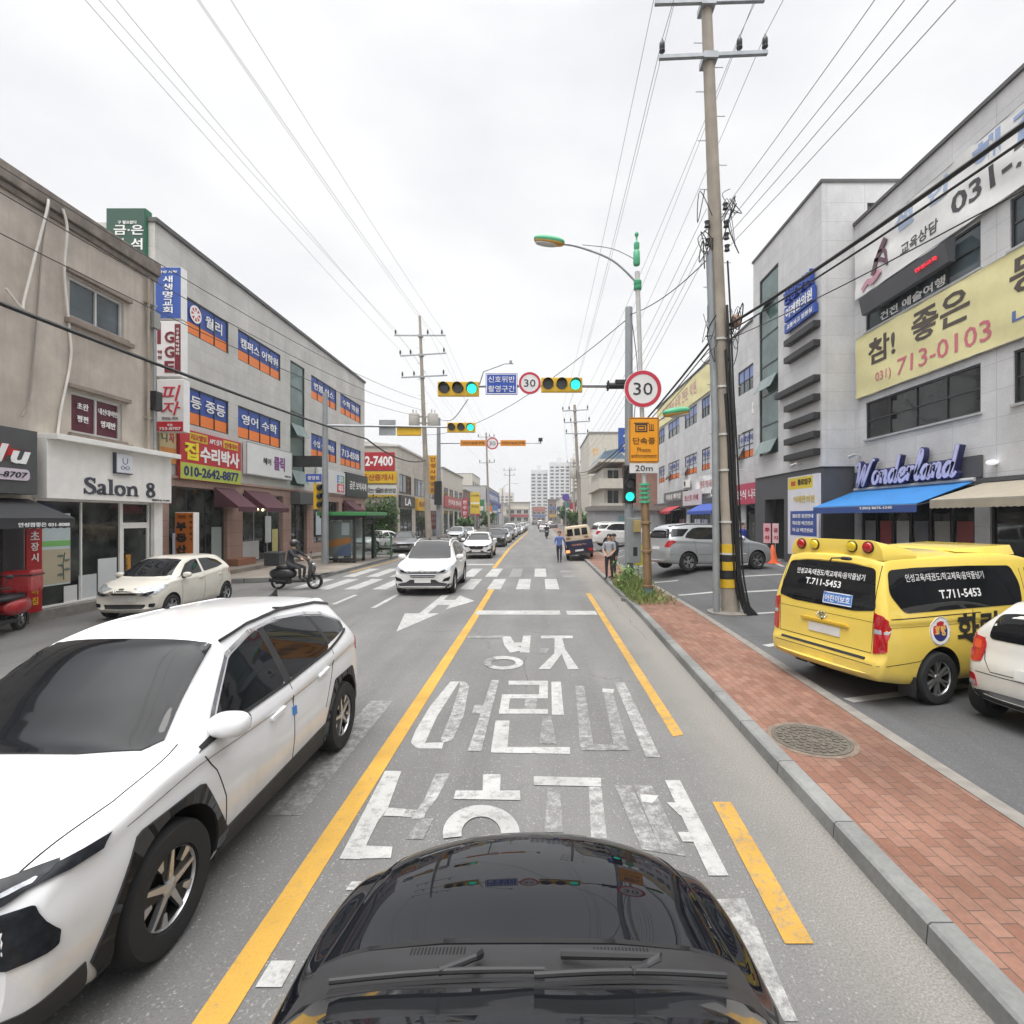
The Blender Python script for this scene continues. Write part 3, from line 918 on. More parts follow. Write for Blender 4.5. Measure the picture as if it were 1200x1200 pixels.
class Car:
    """A body shell plus trim that is draped over it. Local axes: front +y, right side +x, ground z = 0; u is measured from the nose."""
    def __init__(s, S, name, label, cat, paint, group=None, body_name='body'):
        s.S, s.L = S, S['L']
        s.t = thing(name, label, cat, group=group)
        V, F_ = car_body(S)
        mb = MB(); mb.add(V, F_)
        s.body = mb.build(body_name, [paint, m_under], s.t)
        cuts = []
        for u in S['axles']:
            y = s.L / 2 - u
            for sx in (-1, 1):
                a, b = sorted((sx * (S['track'] - 0.32), sx * 1.4))
                cuts.append(('cyl', (a, b, y, S['R'] + S.get('az', 0.02), S['R'] + S.get('gap', 0.06))))
        bool_cut(s.body, cuts)
        s.body.data.polygons.foreach_set('use_smooth', [True] * len(s.body.data.polygons))
        s.body.data.set_sharp_from_angle(angle=R(38))
        me = s.body.data
        me.calc_loop_triangles()
        s.bvh = BVHTree.FromPolygons([v.co for v in me.vertices], [tuple(t.vertices) for t in me.loop_triangles if me.polygons[t.polygon_index].material_index == 0])
    def hit(s, view, a, b):
        if view in 'LR':
            sx = -1 if view == 'L' else 1
            o, d = Vector((sx * 3, s.L / 2 - a, b)), Vector((-sx, 0, 0))
        elif view == 'F':
            o, d = Vector((a, s.L / 2 + 2, b)), Vector((0, -1, 0))
        elif view == 'B':
            o, d = Vector((a, -s.L / 2 - 2, b)), Vector((0, 1, 0))
        else:
            o, d = Vector((a, s.L / 2 - b, 4)), Vector((0, 0, -1))
        h = s.bvh.ray_cast(o, d)
        if h[0] is None:
            h = s.bvh.find_nearest(o + d * 2.2)
            if h[0] is None:
                return o, -d
        n = h[1]
        if n.dot(d) > 0: n = -n
        return h[0], n
    def drape(s, view, polys, off=0.004, cell=0.07, tris=None, skirt=True):
        """2D outlines laid over the body seen from one side; returns (verts, faces)."""
        bm = bmesh.new()
        if tris is not None:
            vs = [bm.verts.new((x, y, 0)) for x, y in tris[0]]
            for f in tris[1]:
                try: bm.faces.new([vs[i] for i in f])
                except ValueError: pass
        for p in polys:
            vs = [bm.verts.new((x, y, 0)) for x, y in p]
            try: bm.faces.new(vs)
            except ValueError: pass
        for ax in (0, 1):
            cs = [v.co[ax] for v in bm.verts]
            if not cs: continue
            lo, hi = min(cs), max(cs)
            k = int((hi - lo) / cell)
            for i in range(1, k + 1):
                c = lo + (hi - lo) * i / (k + 1)
                pl = [0, 0, 0]; pl[ax] = c
                no = [0, 0, 0]; no[ax] = 1
                bmesh.ops.bisect_plane(bm, geom=bm.verts[:] + bm.edges[:] + bm.faces[:], plane_co=pl, plane_no=no)
        bmesh.ops.triangulate(bm, faces=bm.faces)
        bm.verts.ensure_lookup_table(); bm.verts.index_update()
        hits = [s.hit(view, v.co.x, v.co.y) for v in bm.verts]
        V = [h + n * off for h, n in hits]
        F_ = [tuple(v.index for v in f.verts) for f in bm.faces]
        if skirt:
            k = len(V)
            V += [h - n * 0.004 for h, n in hits]
            for e in bm.edges:
                if len(e.link_faces) == 1:
                    a, b = e.verts[0].index, e.verts[1].index
                    F_.append((a, b, b + k, a + k))
        bm.free()
        return V, F_
    def add(s, name, mat, items, parent=None, smooth=40, label=None, join=False):
        """items: (view, polygons, offset[, cell]); every item becomes a part of its own unless join is set"""
        mb, o = MB(), None
        for it in items:
            view, polys = it[0], it[1]
            off = it[2] if len(it) > 2 else 0.004
            V, F_ = s.drape(view, polys, off, it[3] if len(it) > 3 else 0.07)
            mb.add(V, F_)
            if not join:
                o = mb.build(name, mat, parent or s.t, smooth=smooth)
                mb = MB()
                if label: o['label'] = label
        if join:
            o = mb.build(name, mat, parent or s.t, smooth=smooth)
            if label: o['label'] = label
        return o
    def text(s, name, mat, view, body, a, b, h, w=None, bold=0.0, align='c', flip=False, off=0.009, parent=None):
        v, f = text_geo(body, bold)
        v2 = [p for p in v]
        W = max(p[0] for p in v2)
        k = h if w is None else w / W
        tot = W * k
        sg = -1 if flip else 1
        o0 = {'l': 0, 'c': -tot / 2, 'r': -tot}[align]
        front = [i for i, p in enumerate(v2) if p[2] > 0.5]
        idx = {i: n for n, i in enumerate(front)}
        pts = [(a + sg * (o0 + v2[i][0] * k), b + v2[i][1] * h) for i in front]
        fs = [tuple(idx[i] for i in q) for q in f if all(i in idx for i in q)]
        V, F_ = s.drape(view, [], off, 0.3, tris=(pts, fs), skirt=False)
        mb = MB(); mb.add(V, F_)
        return mb.build(name, mat, parent or s.t, recalc=False)
    def wheels(s, style, n=5, dark=False):
        S = s.S
        proto = None
        for i, u in enumerate(S['axles']):
            for sx in (1, -1):
                w = make_wheel(S['R'], S.get('tw', 0.21), style, n, s.t, proto)
                proto = proto or w
                w.location = (sx * S['track'], s.L / 2 - u, S['R'])
                w.rotation_euler = (0.3 * i + 0.2, 0, 0 if sx > 0 else math.pi)

def ribbon(path, w):
    """2D polyline with a width, as a list of quads."""
    P = [Vector((*p, 0)) for p in path]
    out, prev = [], None
    for i, p in enumerate(P):
        t = (P[min(i + 1, len(P) - 1)] - P[max(i - 1, 0)]).normalized()
        n = Vector((-t.y, t.x, 0)) * (w / 2)
        cur = ((p + n)[:2], (p - n)[:2])
        if prev:
            out.append([prev[0], prev[1], cur[1], cur[0]])
        prev = cur
    return out

def make_wheel(Rw, tw, style, n, parent, proto=None):
    if proto is not None:
        c = proto.copy(); COL.objects.link(c)
        for ch in proto.children:
            d = ch.copy(); COL.objects.link(d); d.parent = c
        return c
    rr = Rw * (0.61 if style == 'turbine' else 0.66 if style != 'steel' else 0.6)
    h = tw / 2
    mb = MB()
    mb.lathe([(rr, -h), (Rw * 0.93, -h), (Rw * 0.985, -h * 0.75), (Rw, -h * 0.4), (Rw, h * 0.4), (Rw * 0.985, h * 0.75), (Rw * 0.93, h), (Rw * 0.80, h * 1.04), (rr * 1.02, h * 0.96), (rr, h * 0.7), (rr * 0.99, -h)], axis='X', n=40, caps=False)
    t = mb.build('wheel', m_rubber, parent, smooth=35)
    mb = MB()
    mb.lathe([(rr, h * 0.80), (rr * 0.965, h * 0.86), (rr * 0.93, h * 0.7), (rr * 0.90, 0.0), (rr * 0.85, -h * 0.5), (0.0001, -h * 0.5)], axis='X', n=36, caps=False)
    mb.m = [1 if i >= 36 * 2 else 0 for i in range(len(mb.m))]
    def spoke(a, w0, w1, r0, r1, x0, x1, mi):
        mb.mi = mi
        ca, sa = math.cos(a), math.sin(a)
        def q(r, o, x): return (x, r * ca - o * sa, r * sa + o * ca)
        A = [q(r0, -w0, x0), q(r0, w0, x0), q(r1, w1, x1), q(r1, -w1, x1)]
        B = [(x - 0.03, y, z) for x, y, z in A]
        mb.prism(A, B)
    for k in range(n):
        a = 2 * math.pi * k / n
        if style == 'turbine':      # broad dark blades with a bright machined edge
            spoke(a, rr * 0.10, rr * 0.05, rr * 0.12, rr * 0.95, h * 0.78, h * 0.80, 0)
            spoke(a + 0.30, rr * 0.12, rr * 0.17, rr * 0.15, rr * 0.93, h * 0.70, h * 0.70, 1)
            spoke(a + 0.52, rr * 0.05, rr * 0.13, rr * 0.62, rr * 0.95, h * 0.74, h * 0.79, 0)
        elif style == 'split':
            for d in (-0.16, 0.16):
                spoke(a + d, rr * 0.06, rr * 0.055, rr * 0.12, rr * 0.95, h * 0.72, h * 0.80, 0)
        elif style == 'star':
            spoke(a, rr * 0.15, rr * 0.09, rr * 0.12, rr * 0.95, h * 0.70, h * 0.80, 0)
            for d in (-0.33, 0.33):
                spoke(a + d, rr * 0.035, rr * 0.10, rr * 0.55, rr * 0.95, h * 0.70, h * 0.78, 0)
        else:                       # steel wheel with a holed cover
            spoke(a, rr * 0.20, rr * 0.30, rr * 0.12, rr * 0.80, h * 0.66, h * 0.62, 0)
    mb.mi = 0
    mb.lathe([(rr * 0.24, h * 0.4), (rr * 0.24, h * 0.78), (rr * 0.16, h * 0.84), (0.0001, h * 0.85)], axis='X', n=20)
    mb.build('rim', [m_alloy, m_rimdark], t, smooth=30)
    return t

def mirror_pair(car, mat, u, z, x, size=(0.115, 0.09, 0.075), base=None):
    for sx in (-1, 1):
        mb = MB()
        y = car.L / 2 - u
        mb.ell((sx * (x + size[0] * 0.6), y, z), size, 16, 10, 0.75)
        o = mb.build('mirror', mat, car.t, smooth=60)
        mb = MB()
        mb.tube([(sx * (x - 0.10), y + 0.03, z - 0.07), (sx * (x + 0.03), y + 0.01, z - 0.055)], [0.035, 0.03], 8)
        mb.ell((sx * (x + size[0] * 0.62), y - size[1] * 0.72, z), (size[0] * 0.82, 0.03, size[2] * 0.8), 14, 8, 0.7)
        mb.build('mirror_base', m_trim, o, smooth=60)

def both(polys, off=0.004, cell=0.07):
    return [('L', polys, off, cell), ('R', polys, off, cell)]
def mir(p):
    return [(-x, y) for x, y in p]
def fpair(view, p, off=0.004, cell=0.05):
    return [(view, [p], off, cell), (view, [mir(p)], off, cell)]
def annulus(cy, cz, r0, r1, a0, a1, n=22, ang=False):
    out = []
    if ang:      # angular outer edge, like a cut octagon
        for q in annulus(cy, cz, r0, 1.0, a0, a1, 48):
            e = []
            for (x, z) in q[:2]:
                t = math.atan2(z - cz, x - cy); k = r1 / math.cos(t % (math.pi / 3) - math.pi / 6)
                e.append((cy + k * math.cos(t), cz + k * math.sin(t)))
            out.append([e[0], e[1], q[2], q[3]])
        return out
    for i in range(n):
        a, b = R(a0 + (a1 - a0) * i / n), R(a0 + (a1 - a0) * (i + 1) / n)
        out.append([(cy + r1 * math.cos(a), cz + r1 * math.sin(a)), (cy + r1 * math.cos(b), cz + r1 * math.sin(b)), (cy + r0 * math.cos(b), cz + r0 * math.sin(b)), (cy + r0 * math.cos(a), cz + r0 * math.sin(a))])
    return out
# ---------------------------------------------------------------- the models
def suv_spec(L=4.63, W=1.865, H=1.66, wb=2.755, fo=0.90, Rw=0.36, hood=0.98, cowl=1.20, rfs=2.05, rfe=3.75, belt=1.02, rise=0.13):
    """A crossover: blunt nose, sloping screen, roof falling to a raked tailgate."""
    w = W / 2
    return dict(L=L, r=0.07, axles=(fo, fo + wb), track=w - 0.115, R=Rw, tw=0.225, gap=0.055,
        zt=[(0, hood - 0.13), (0.10, hood - 0.06), (0.35, hood), (0.8, hood + 0.06), (cowl, hood + 0.12), (cowl + 0.35, hood + 0.36), (rfs, H - 0.07), (rfs + 0.45, H - 0.005), (rfs + 0.9, H), (rfe, H - 0.03), (L - 0.35, H - 0.085), (L, H - 0.14)],
        zb=[(0, 0.24), (0.5, 0.21), (L - 0.6, 0.22), (L, 0.30)],
        w=[(0, w * 0.93), (0.25, w * 0.965), (0.8, w), (L - 0.9, w), (L, w * 0.95)],
        zs=[(0, hood - 0.20), (0.15, hood - 0.10), (0.7, hood - 0.02), (cowl, belt), (2.4, belt + 0.03), (L - 0.8, belt + rise), (L, belt + rise - 0.02)],
        wt=[(0, w * 0.80), (0.4, w * 0.84), (cowl, w * 0.80), (cowl + 0.3, w * 0.765), (rfs, w * 0.665), (rfe, w * 0.64), (L, w * 0.60)],
        ze=[(0, hood - 0.16), (0.12, hood - 0.085), (0.7, hood + 0.02), (cowl, hood + 0.08), (cowl + 0.35, hood + 0.31), (rfs, H - 0.14), (rfs + 0.6, H - 0.075), (rfe, H - 0.09), (L - 0.3, H - 0.155), (L, H - 0.23)],
        dF=[(0.2, 0.05), (0.35, 0.0), (0.62, 0.0), (0.85, 0.06), (1.0, 0.14)], bF=0.20, sF=0.9,
        dR=[(0.25, 0.06), (0.45, 0.0), (0.68, 0.0), (0.9, 0.08), (1.1, 0.13), (1.35, 0.30), (1.6, 0.42)], bR=0.13, sR=0.8)

def clad(c, r0=0.045, r1=0.105, z0=0.34, ang=False, up=0.07):
    """Black cladding round the arches and along the sill."""
    S = c.S
    it = []
    for u in S['axles']:
        it += both(annulus(u, S['R'] + 0.02, S['R'] + r0, S['R'] + r1, -18, 198, ang=ang), 0.012, 0.2)
    a, b = S['axles']
    it += both([[(a + S['R'] + 0.09, z0 - 0.10), (b - S['R'] - 0.09, z0 - 0.10), (b - S['R'] - 0.09, z0 + up), (a + S['R'] + 0.09, z0 + up - 0.07)]], 0.012, 0.2)
    return it

# ---- the white crossover beside us
m_wpaint = car_paint('paint_pearl_white', (0.76, 0.765, 0.775), 0.0, 0.3)
S = suv_spec(fo=1.07, wb=2.60, cowl=1.15, rfs=1.94, rfe=3.65, Rw=0.355)
S['w'] = [(0, 0.86), (0.25, 0.90), (0.8, 0.9325), (3.4, 0.9325), (4.2, 0.895), (4.63, 0.835)]; S['bR'] = 0.26
S['sh'] = 0.965; S['bF'] = 0.32; S['wt'] = [(u, v * 0.985 if u > 1.3 else v) for u, v in S['wt']]
c = Car(S, 'crossover_car', 'large white crossover with black wheel arch cladding, alongside the black bonnet', 'car', m_wpaint)
c.add('cladding', m_trim, clad(c, 0.045, 0.10, 0.34, True, 0.12) + [('F', [[(-0.86, 0.24), (0.86, 0.24), (0.88, 0.36), (0.5, 0.33), (-0.5, 0.33), (-0.88, 0.36)]], 0.008)] + both([[(0.02, 0.26), (0.55, 0.24), (0.52, 0.40), (0.3, 0.37), (0.02, 0.37)]], 0.008)
      + [('B', [[(-0.8, 0.30), (0.8, 0.30), (0.82, 0.52), (-0.82, 0.52)]], 0.006)])
c.add('windshield', m_cglass, [('T', [[(-0.59, 1.93), (0.59, 1.93), (0.725, 1.27), (0.65, 1.18), (0.3, 1.135), (-0.3, 1.135), (-0.65, 1.18), (-0.725, 1.27)]], 0.011, 0.035)])
sg = [(1.420, 1.055), (2.000, 1.46), (2.350, 1.555), (2.800, 1.575), (3.400, 1.53), (3.850, 1.42), (4.020, 1.25), (3.600, 1.17), (2.500, 1.09)]
wl_ = c.add('side_window', m_cglass, both([rounded([(1.520, 1.075), (2.020, 1.44), (2.350, 1.525), (2.485, 1.545), (2.460, 1.095)], 0.05)], 0.006))
c.add('side_window', m_cglass, both([rounded([(2.560, 1.10), (2.580, 1.55), (3.000, 1.545), (3.320, 1.50), (3.400, 1.20), (3.340, 1.155)], 0.04)], 0.006))
c.add('side_window', m_cglass, both([rounded([(3.460, 1.20), (3.380, 1.49), (3.620, 1.445), (3.980, 1.30), (3.920, 1.245)], 0.03)], 0.006))
c.add('pillar_trim', m_trim, both([[(2.460, 1.095), (2.485, 1.545), (2.580, 1.55), (2.560, 1.10)], [(3.400, 1.19), (3.320, 1.50), (3.380, 1.49), (3.460, 1.20)]], 0.005) + both(ribbon([(1.350, 1.035), (1.520, 1.062), (2.500, 1.085), (3.340, 1.143), (3.950, 1.235)], 0.022), 0.009)
      + both([[(1.320, 1.02), (1.520, 1.075), (1.700, 1.20), (1.620, 1.07), (1.500, 1.03)]], 0.006))
c.add('chrome_strip', m_chrome, both(ribbon([(1.500, 1.10), (2.000, 1.462), (2.350, 1.55), (2.800, 1.572), (3.320, 1.525), (3.640, 1.468), (4.000, 1.315)], 0.026), 0.012))
c.add('panel_gap', m_seam, both(ribbon([(1.36, 0.98), (1.47, 0.84), (1.56, 0.62), (1.575, 0.42)], 0.007) + ribbon([(2.52, 1.08), (2.53, 0.6), (2.50, 0.38)], 0.007) + ribbon([(3.42, 1.16), (3.36, 0.95), (3.26, 0.78), (3.18, 0.62)], 0.007), 0.0025)
      + [('T', ribbon([(0.80, 1.28), (0.80, 0.8), (0.72, 0.35), (0.62, 0.20)], 0.007) + ribbon([(-0.80, 1.28), (-0.80, 0.8), (-0.72, 0.35), (-0.62, 0.20)], 0.007), 0.0025)]
      + both(ribbon([(0.75, 0.90), (1.3, 0.95), (2.2, 0.93), (3.0, 0.965), (3.9, 1.06)], 0.003), 0.0015))
for (ua, za, ub, zb_) in ((2.14, 0.905, 2.36, 0.93), (3.02, 0.975, 3.24, 1.0)):
    o = c.add('door_handle', m_wpaint, both([rounded([(ua, za - 0.022), (ub, zb_ - 0.022), (ub, zb_ + 0.018), (ua, za + 0.018)], 0.015)], 0.028, 0.3))
c.add('headlight', m_lensd, fpair('F', [(0.52, 0.80), (0.90, 0.88), (0.90, 0.925), (0.70, 0.87), (0.50, 0.835)], 0.018, 0.03) + both([[(0.10, 0.78), (0.30, 0.83), (0.47, 0.915), (0.30, 0.905), (0.10, 0.865)]], 0.02, 0.03))
c.add('headlight', m_lens, fpair('F', rounded([(0.58, 0.825), (0.80, 0.872), (0.80, 0.888), (0.58, 0.84)], 0.01), 0.024, 0.03))
c.add('front_lamp', m_lensd, fpair('F', rounded([(0.50, 0.59), (0.885, 0.58), (0.887, 0.65), (0.83, 0.80), (0.62, 0.805)], 0.015), 0.010))
c.add('grille', m_trim, [('F', [rounded([(-0.50, 0.50), (0.50, 0.50), (0.60, 0.62), (0.53, 0.86), (-0.53, 0.86), (-0.60, 0.62)], 0.04)], 0.008)])
c.add('number_plate', m_plate, [('F', [[(-0.26, 0.55), (0.26, 0.55), (0.26, 0.66), (-0.26, 0.66)]], 0.02)])
c.add('tail_light', m_red, [('B', [[(-0.86, 0.95), (-0.55, 0.93), (-0.5, 1.0), (-0.8, 1.10), (-0.86, 1.10)], [(0.86, 0.95), (0.55, 0.93), (0.5, 1.0), (0.8, 1.10), (0.86, 1.10)]], 0.01)] + both([[(4.35, 0.98), (4.6, 0.95), (4.6, 1.08), (4.38, 1.06)]], 0.01))
c.add('rear_window', m_cglass, [('B', [rounded([(-0.56, 1.16), (0.56, 1.16), (0.50, 1.40), (-0.50, 1.40)], 0.05)], 0.006)])
c.add('door_guard', M('guard_blue', (0.05, 0.22, 0.55), 0.5), [('L', [[(2.50, 0.80), (2.555, 0.80), (2.555, 0.87), (2.50, 0.87)]], 0.014)])
c.add('roof_rail', m_rimdark, both(ribbon([(2.02, 1.555), (2.4, 1.61), (3.0, 1.625), (3.7, 1.575), (4.25, 1.46)], 0.018), 0.016))
mb = MB(); mb.prism([(-0.02, -1.72, 1.57), (0.02, -1.72, 1.57), (0.02, -1.45, 1.60), (-0.02, -1.45, 1.60)], [(-0.004, -1.72, 1.70), (0.004, -1.72, 1.70), (0.004, -1.60, 1.63), (-0.004, -1.60, 1.63)])
mb.build('antenna_fin', m_trim, c.t)
mirror_pair(c, m_wpaint, 1.52, 1.12, 0.90, (0.13, 0.095, 0.08))
c.wheels('turbine', 5)
TUC = c
# ---- small hatchback: beige one by the hair salon, a pale one at the right edge
def hatch_spec():
    L, W, H = 3.595, 1.595, 1.485
    w = W / 2
    return dict(L=L, r=0.08, axles=(0.72, 3.105), track=w - 0.09, R=0.285, tw=0.17, gap=0.04, sh=0.955,
        zt=[(0, 0.78), (0.1, 0.84), (0.4, 0.93), (0.78, 1.00), (1.05, 1.17), (1.55, 1.42), (2.0, 1.48), (2.6, 1.475), (3.2, 1.43), (L, 1.36)],
        zb=[(0, 0.22), (0.5, 0.19), (3.1, 0.20), (L, 0.28)],
        w=[(0, w * 0.93), (0.3, w * 0.98), (0.8, w), (2.8, w), (L, w * 0.95)],
        zs=[(0, 0.70), (0.15, 0.78), (0.6, 0.90), (0.95, 0.93), (2.2, 0.98), (3.1, 1.06), (L, 1.05)],
        wt=[(0, w * 0.80), (0.5, w * 0.84), (0.85, w * 0.80), (1.5, w * 0.71), (3.0, w * 0.68), (L, w * 0.66)],
        ze=[(0, 0.73), (0.1, 0.79), (0.5, 0.915), (0.85, 0.96), (1.1, 1.13), (1.55, 1.33), (2.1, 1.40), (3.0, 1.36), (L, 1.27)],
        dF=[(0.2, 0.05), (0.4, 0.0), (0.6, 0.0), (0.8, 0.10), (0.95, 0.2)], bF=0.27, sF=0.85,
        dR=[(0.25, 0.05), (0.45, 0.0), (0.62, 0.0), (0.85, 0.06), (1.02, 0.10), (1.4, 0.34)], bR=0.16, sR=0.7)

def hatch(name, label, paint, group=None):
    c = Car(hatch_spec(), name, label, 'car', paint, group)
    L = c.L
    c.add('windshield', m_cglass, [('T', [[(-0.50, 1.52), (0.50, 1.52), (0.61, 0.95), (0.52, 0.86), (0.25, 0.81), (-0.25, 0.81), (-0.52, 0.86), (-0.61, 0.95)]], 0.006)])
    c.add('side_window', m_cglass, both([rounded([(1.10, 0.99), (1.50, 1.28), (1.75, 1.355), (1.98, 1.375), (1.98, 1.01)], 0.04)], 0.006))
    c.add('side_window', m_cglass, both([rounded([(2.08, 1.02), (2.08, 1.375), (2.5, 1.365), (2.86, 1.28), (3.02, 1.14), (2.7, 1.08)], 0.04)], 0.006))
    c.add('windshield_corner', m_trim, both([[(0.93, 0.95), (1.12, 0.985), (1.3, 1.13), (1.2, 1.02)]], 0.006))
    c.add('panel_gap', m_seam, both(ribbon([(1.06, 0.95), (1.10, 0.7), (1.10, 0.27)], 0.006) + ribbon([(2.04, 0.99), (2.05, 0.6), (2.02, 0.27)], 0.006) + ribbon([(2.95, 1.08), (2.88, 0.8), (2.72, 0.55)], 0.006), 0.0025)
          + [('T', ribbon([(0.64, 0.86), (0.60, 0.3), (0.50, 0.12)], 0.006) + ribbon([(-0.64, 0.86), (-0.60, 0.3), (-0.50, 0.12)], 0.006), 0.0025)], join=True)
    for a in (1.80, 2.70):
        c.add('door_handle', paint, both([rounded([(a, 0.86), (a + 0.17, 0.875), (a + 0.17, 0.905), (a, 0.89)], 0.012)], 0.025, 0.3))
    c.add('headlight', m_lens, fpair('F', rounded([(0.34, 0.60), (0.54, 0.585), (0.73, 0.66), (0.775, 0.84), (0.68, 0.83), (0.47, 0.73)], 0.03), 0.01))
    c.add('headlight_side', m_lens, both([rounded([(0.12, 0.66), (0.30, 0.72), (0.55, 0.86), (0.36, 0.855), (0.14, 0.79)], 0.02)], 0.011))
    c.add('headlight_rim', m_lensd, fpair('F', rounded([(0.40, 0.62), (0.52, 0.61), (0.66, 0.67), (0.66, 0.72), (0.5, 0.68)], 0.03), 0.014))
    c.add('grille', m_trim, [('F', [rounded([(-0.31, 0.62), (0.31, 0.62), (0.28, 0.72), (0.12, 0.74), (-0.12, 0.74), (-0.28, 0.72)], 0.03)], 0.008)])
    c.add('grille_frame', m_chrome, [('F', ribbon([(-0.30, 0.63), (0.30, 0.63), (0.27, 0.71), (0.12, 0.725), (-0.12, 0.725), (-0.27, 0.71), (-0.30, 0.63)], 0.014), 0.012)])
    c.add('lower_grille', m_trim, [('F', [rounded([(-0.42, 0.27), (0.42, 0.27), (0.50, 0.40), (-0.50, 0.40)], 0.04)], 0.008)])
    c.add('fog_lamp', m_lensd, fpair('F', rounded([(0.56, 0.33), (0.68, 0.34), (0.70, 0.43), (0.57, 0.42)], 0.03), 0.01))
    c.add('number_plate', m_plate, [('F', [[(-0.26, 0.47), (0.26, 0.47), (0.26, 0.58), (-0.26, 0.58)]], 0.02), ('B', [[(-0.26, 0.60), (0.26, 0.60), (0.26, 0.71), (-0.26, 0.71)]], 0.015)])
    c.add('badge', m_chrome, [('F', [rounded([(-0.06, 0.755), (0.06, 0.755), (0.06, 0.79), (-0.06, 0.79)], 0.015)], 0.014)])
    c.add('rear_window', m_cglass, [('B', [rounded([(-0.56, 0.99), (0.56, 0.99), (0.50, 1.28), (0.3, 1.32), (-0.3, 1.32), (-0.50, 1.28)], 0.07)], 0.006)])
    for sx in (-1, 1):
        m_ = (lambda p: mir(p)) if sx < 0 else (lambda p: p)
        o = c.add('tail_light', m_red, [('B', [m_(rounded([(0.60, 0.72), (0.70, 0.70), (0.765, 0.85), (0.755, 1.02), (0.60, 1.00), (0.57, 0.92)], 0.03))], 0.012)])
        c.add('tail_light_side', m_red, [('L' if sx < 0 else 'R', [[(L - 0.17, 0.80), (L, 0.76), (L, 1.02), (L - 0.25, 1.03)]], 0.010)], parent=o)
        c.add('turn_lamp', m_redlit, [('B', [m_(rounded([(0.62, 0.86), (0.72, 0.87), (0.72, 0.97), (0.62, 0.96)], 0.02))], 0.015)], parent=o)
        o = c.add('reflector', m_red, [('B', [m_(rounded([(0.62, 0.42), (0.74, 0.43), (0.74, 0.57), (0.66, 0.57)], 0.02))], 0.010)])
        c.add('reverse_lamp', m_lens, [('B', [m_(rounded([(0.64, 0.43), (0.73, 0.44), (0.73, 0.49), (0.65, 0.49)], 0.01))], 0.013)], parent=o)
    c.add('tailgate_gap', m_seam, [('B', ribbon([(-0.60, 1.0), (-0.57, 0.75), (-0.5, 0.62), (0.5, 0.62), (0.57, 0.75), (0.60, 1.0)], 0.008) + ribbon([(-0.78, 0.60), (-0.4, 0.585), (0.4, 0.585), (0.78, 0.60)], 0.007), 0.0025)])
    c.add('bumper_insert', m_trim, [('B', [[(-0.70, 0.30), (0.70, 0.30), (0.74, 0.38), (0.5, 0.40), (-0.5, 0.40), (-0.74, 0.38)]], 0.008)])
    mirror_pair(c, paint, 1.18, 1.02, 0.80, (0.10, 0.07, 0.07))
    c.wheels('split', 5)
    return c

p_beige = car_paint('paint_milky_beige', (0.70, 0.67, 0.59), 0.0, 0.3)
p_cream = car_paint('paint_pale_silver', (0.66, 0.65, 0.615), 0.0, 0.3)
HB1 = hatch('hatchback_car', 'small beige hatchback parked nose out in front of the hair salon', p_beige)
mb = MB(); mb.box(-0.16, 0.16, 0.55, 0.75, 1.07, 1.09)
HB2 = hatch('hatchback_car', 'pale silver small hatchback at the right edge, tail towards the street', p_cream)

# ---- yellow minibus with its lamp bars and lettering
def van_spec():
    L, W, H = 5.15, 1.92, 1.96
    w = W / 2
    return dict(L=L, r=0.08, axles=(0.88, 4.08), track=w - 0.11, R=0.34, tw=0.215, gap=0.06, sh=0.985, wm=1.0,
        zt=[(0, 0.86), (0.12, 0.96), (0.6, 1.10), (0.95, 1.20), (1.3, 1.45), (1.85, 1.86), (2.4, 1.95), (3.5, 1.965), (4.7, 1.94), (L, 1.90)],
        zb=[(0, 0.28), (0.5, 0.24), (L - 0.7, 0.28), (L, 0.36)],
        w=[(0, w * 0.92), (0.3, w * 0.97), (0.9, w), (L - 0.6, w), (L, w * 0.975)],
        zs=[(0, 0.76), (0.15, 0.86), (0.7, 1.02), (1.1, 1.12), (2.0, 1.16), (L, 1.18)],
        wt=[(0, w * 0.80), (0.5, w * 0.84), (1.0, w * 0.84), (1.8, w * 0.82), (3.0, w * 0.83), (L, w * 0.82)],
        ze=[(0, 0.80), (0.12, 0.90), (0.7, 1.06), (1.0, 1.15), (1.35, 1.40), (1.9, 1.72), (2.5, 1.81), (L - 0.4, 1.80), (L, 1.76)],
        dF=[(0.25, 0.05), (0.45, 0.0), (0.65, 0.0), (0.9, 0.1), (1.1, 0.2)], bF=0.25, sF=0.9,
        dR=[(0.3, 0.05), (0.42, 0.0), (0.60, 0.0), (0.64, 0.035), (1.15, 0.07), (1.85, 0.26)], bR=0.10, sR=0.6)

m_ypaint = car_paint('paint_school_yellow', (0.80, 0.60, 0.11), 0.0, 0.36)
c = Car(van_spec(), 'minibus', 'yellow academy minibus with black windows and round lamps on its roof bar', 'minibus', m_ypaint)
VAN = c
L = c.L
c.add('windshield', m_cglass, [('T', [[(-0.66, 1.86), (0.66, 1.86), (0.74, 1.15), (0.4, 1.04), (-0.4, 1.04), (-0.74, 1.15)]], 0.006)])
c.add('side_window', m_cglass, both([rounded([(1.40, 1.20), (1.85, 1.66), (2.2, 1.72), (2.25, 1.20)], 0.05)], 0.006))
c.add('rear_side_window', m_cglass, both([rounded([(2.44, 1.22), (2.40, 1.5), (2.50, 1.745), (3.36, 1.765), (4.35, 1.765), (4.80, 1.745), (4.86, 1.45), (4.68, 1.21)], 0.08)], 0.006))
c.add('rear_window', m_cglass, [('B', [rounded([(-0.80, 1.24), (-0.5, 1.19), (0.5, 1.19), (0.80, 1.24), (0.70, 1.76), (0.35, 1.80), (-0.35, 1.80), (-0.70, 1.76)], 0.06)], 0.007)])
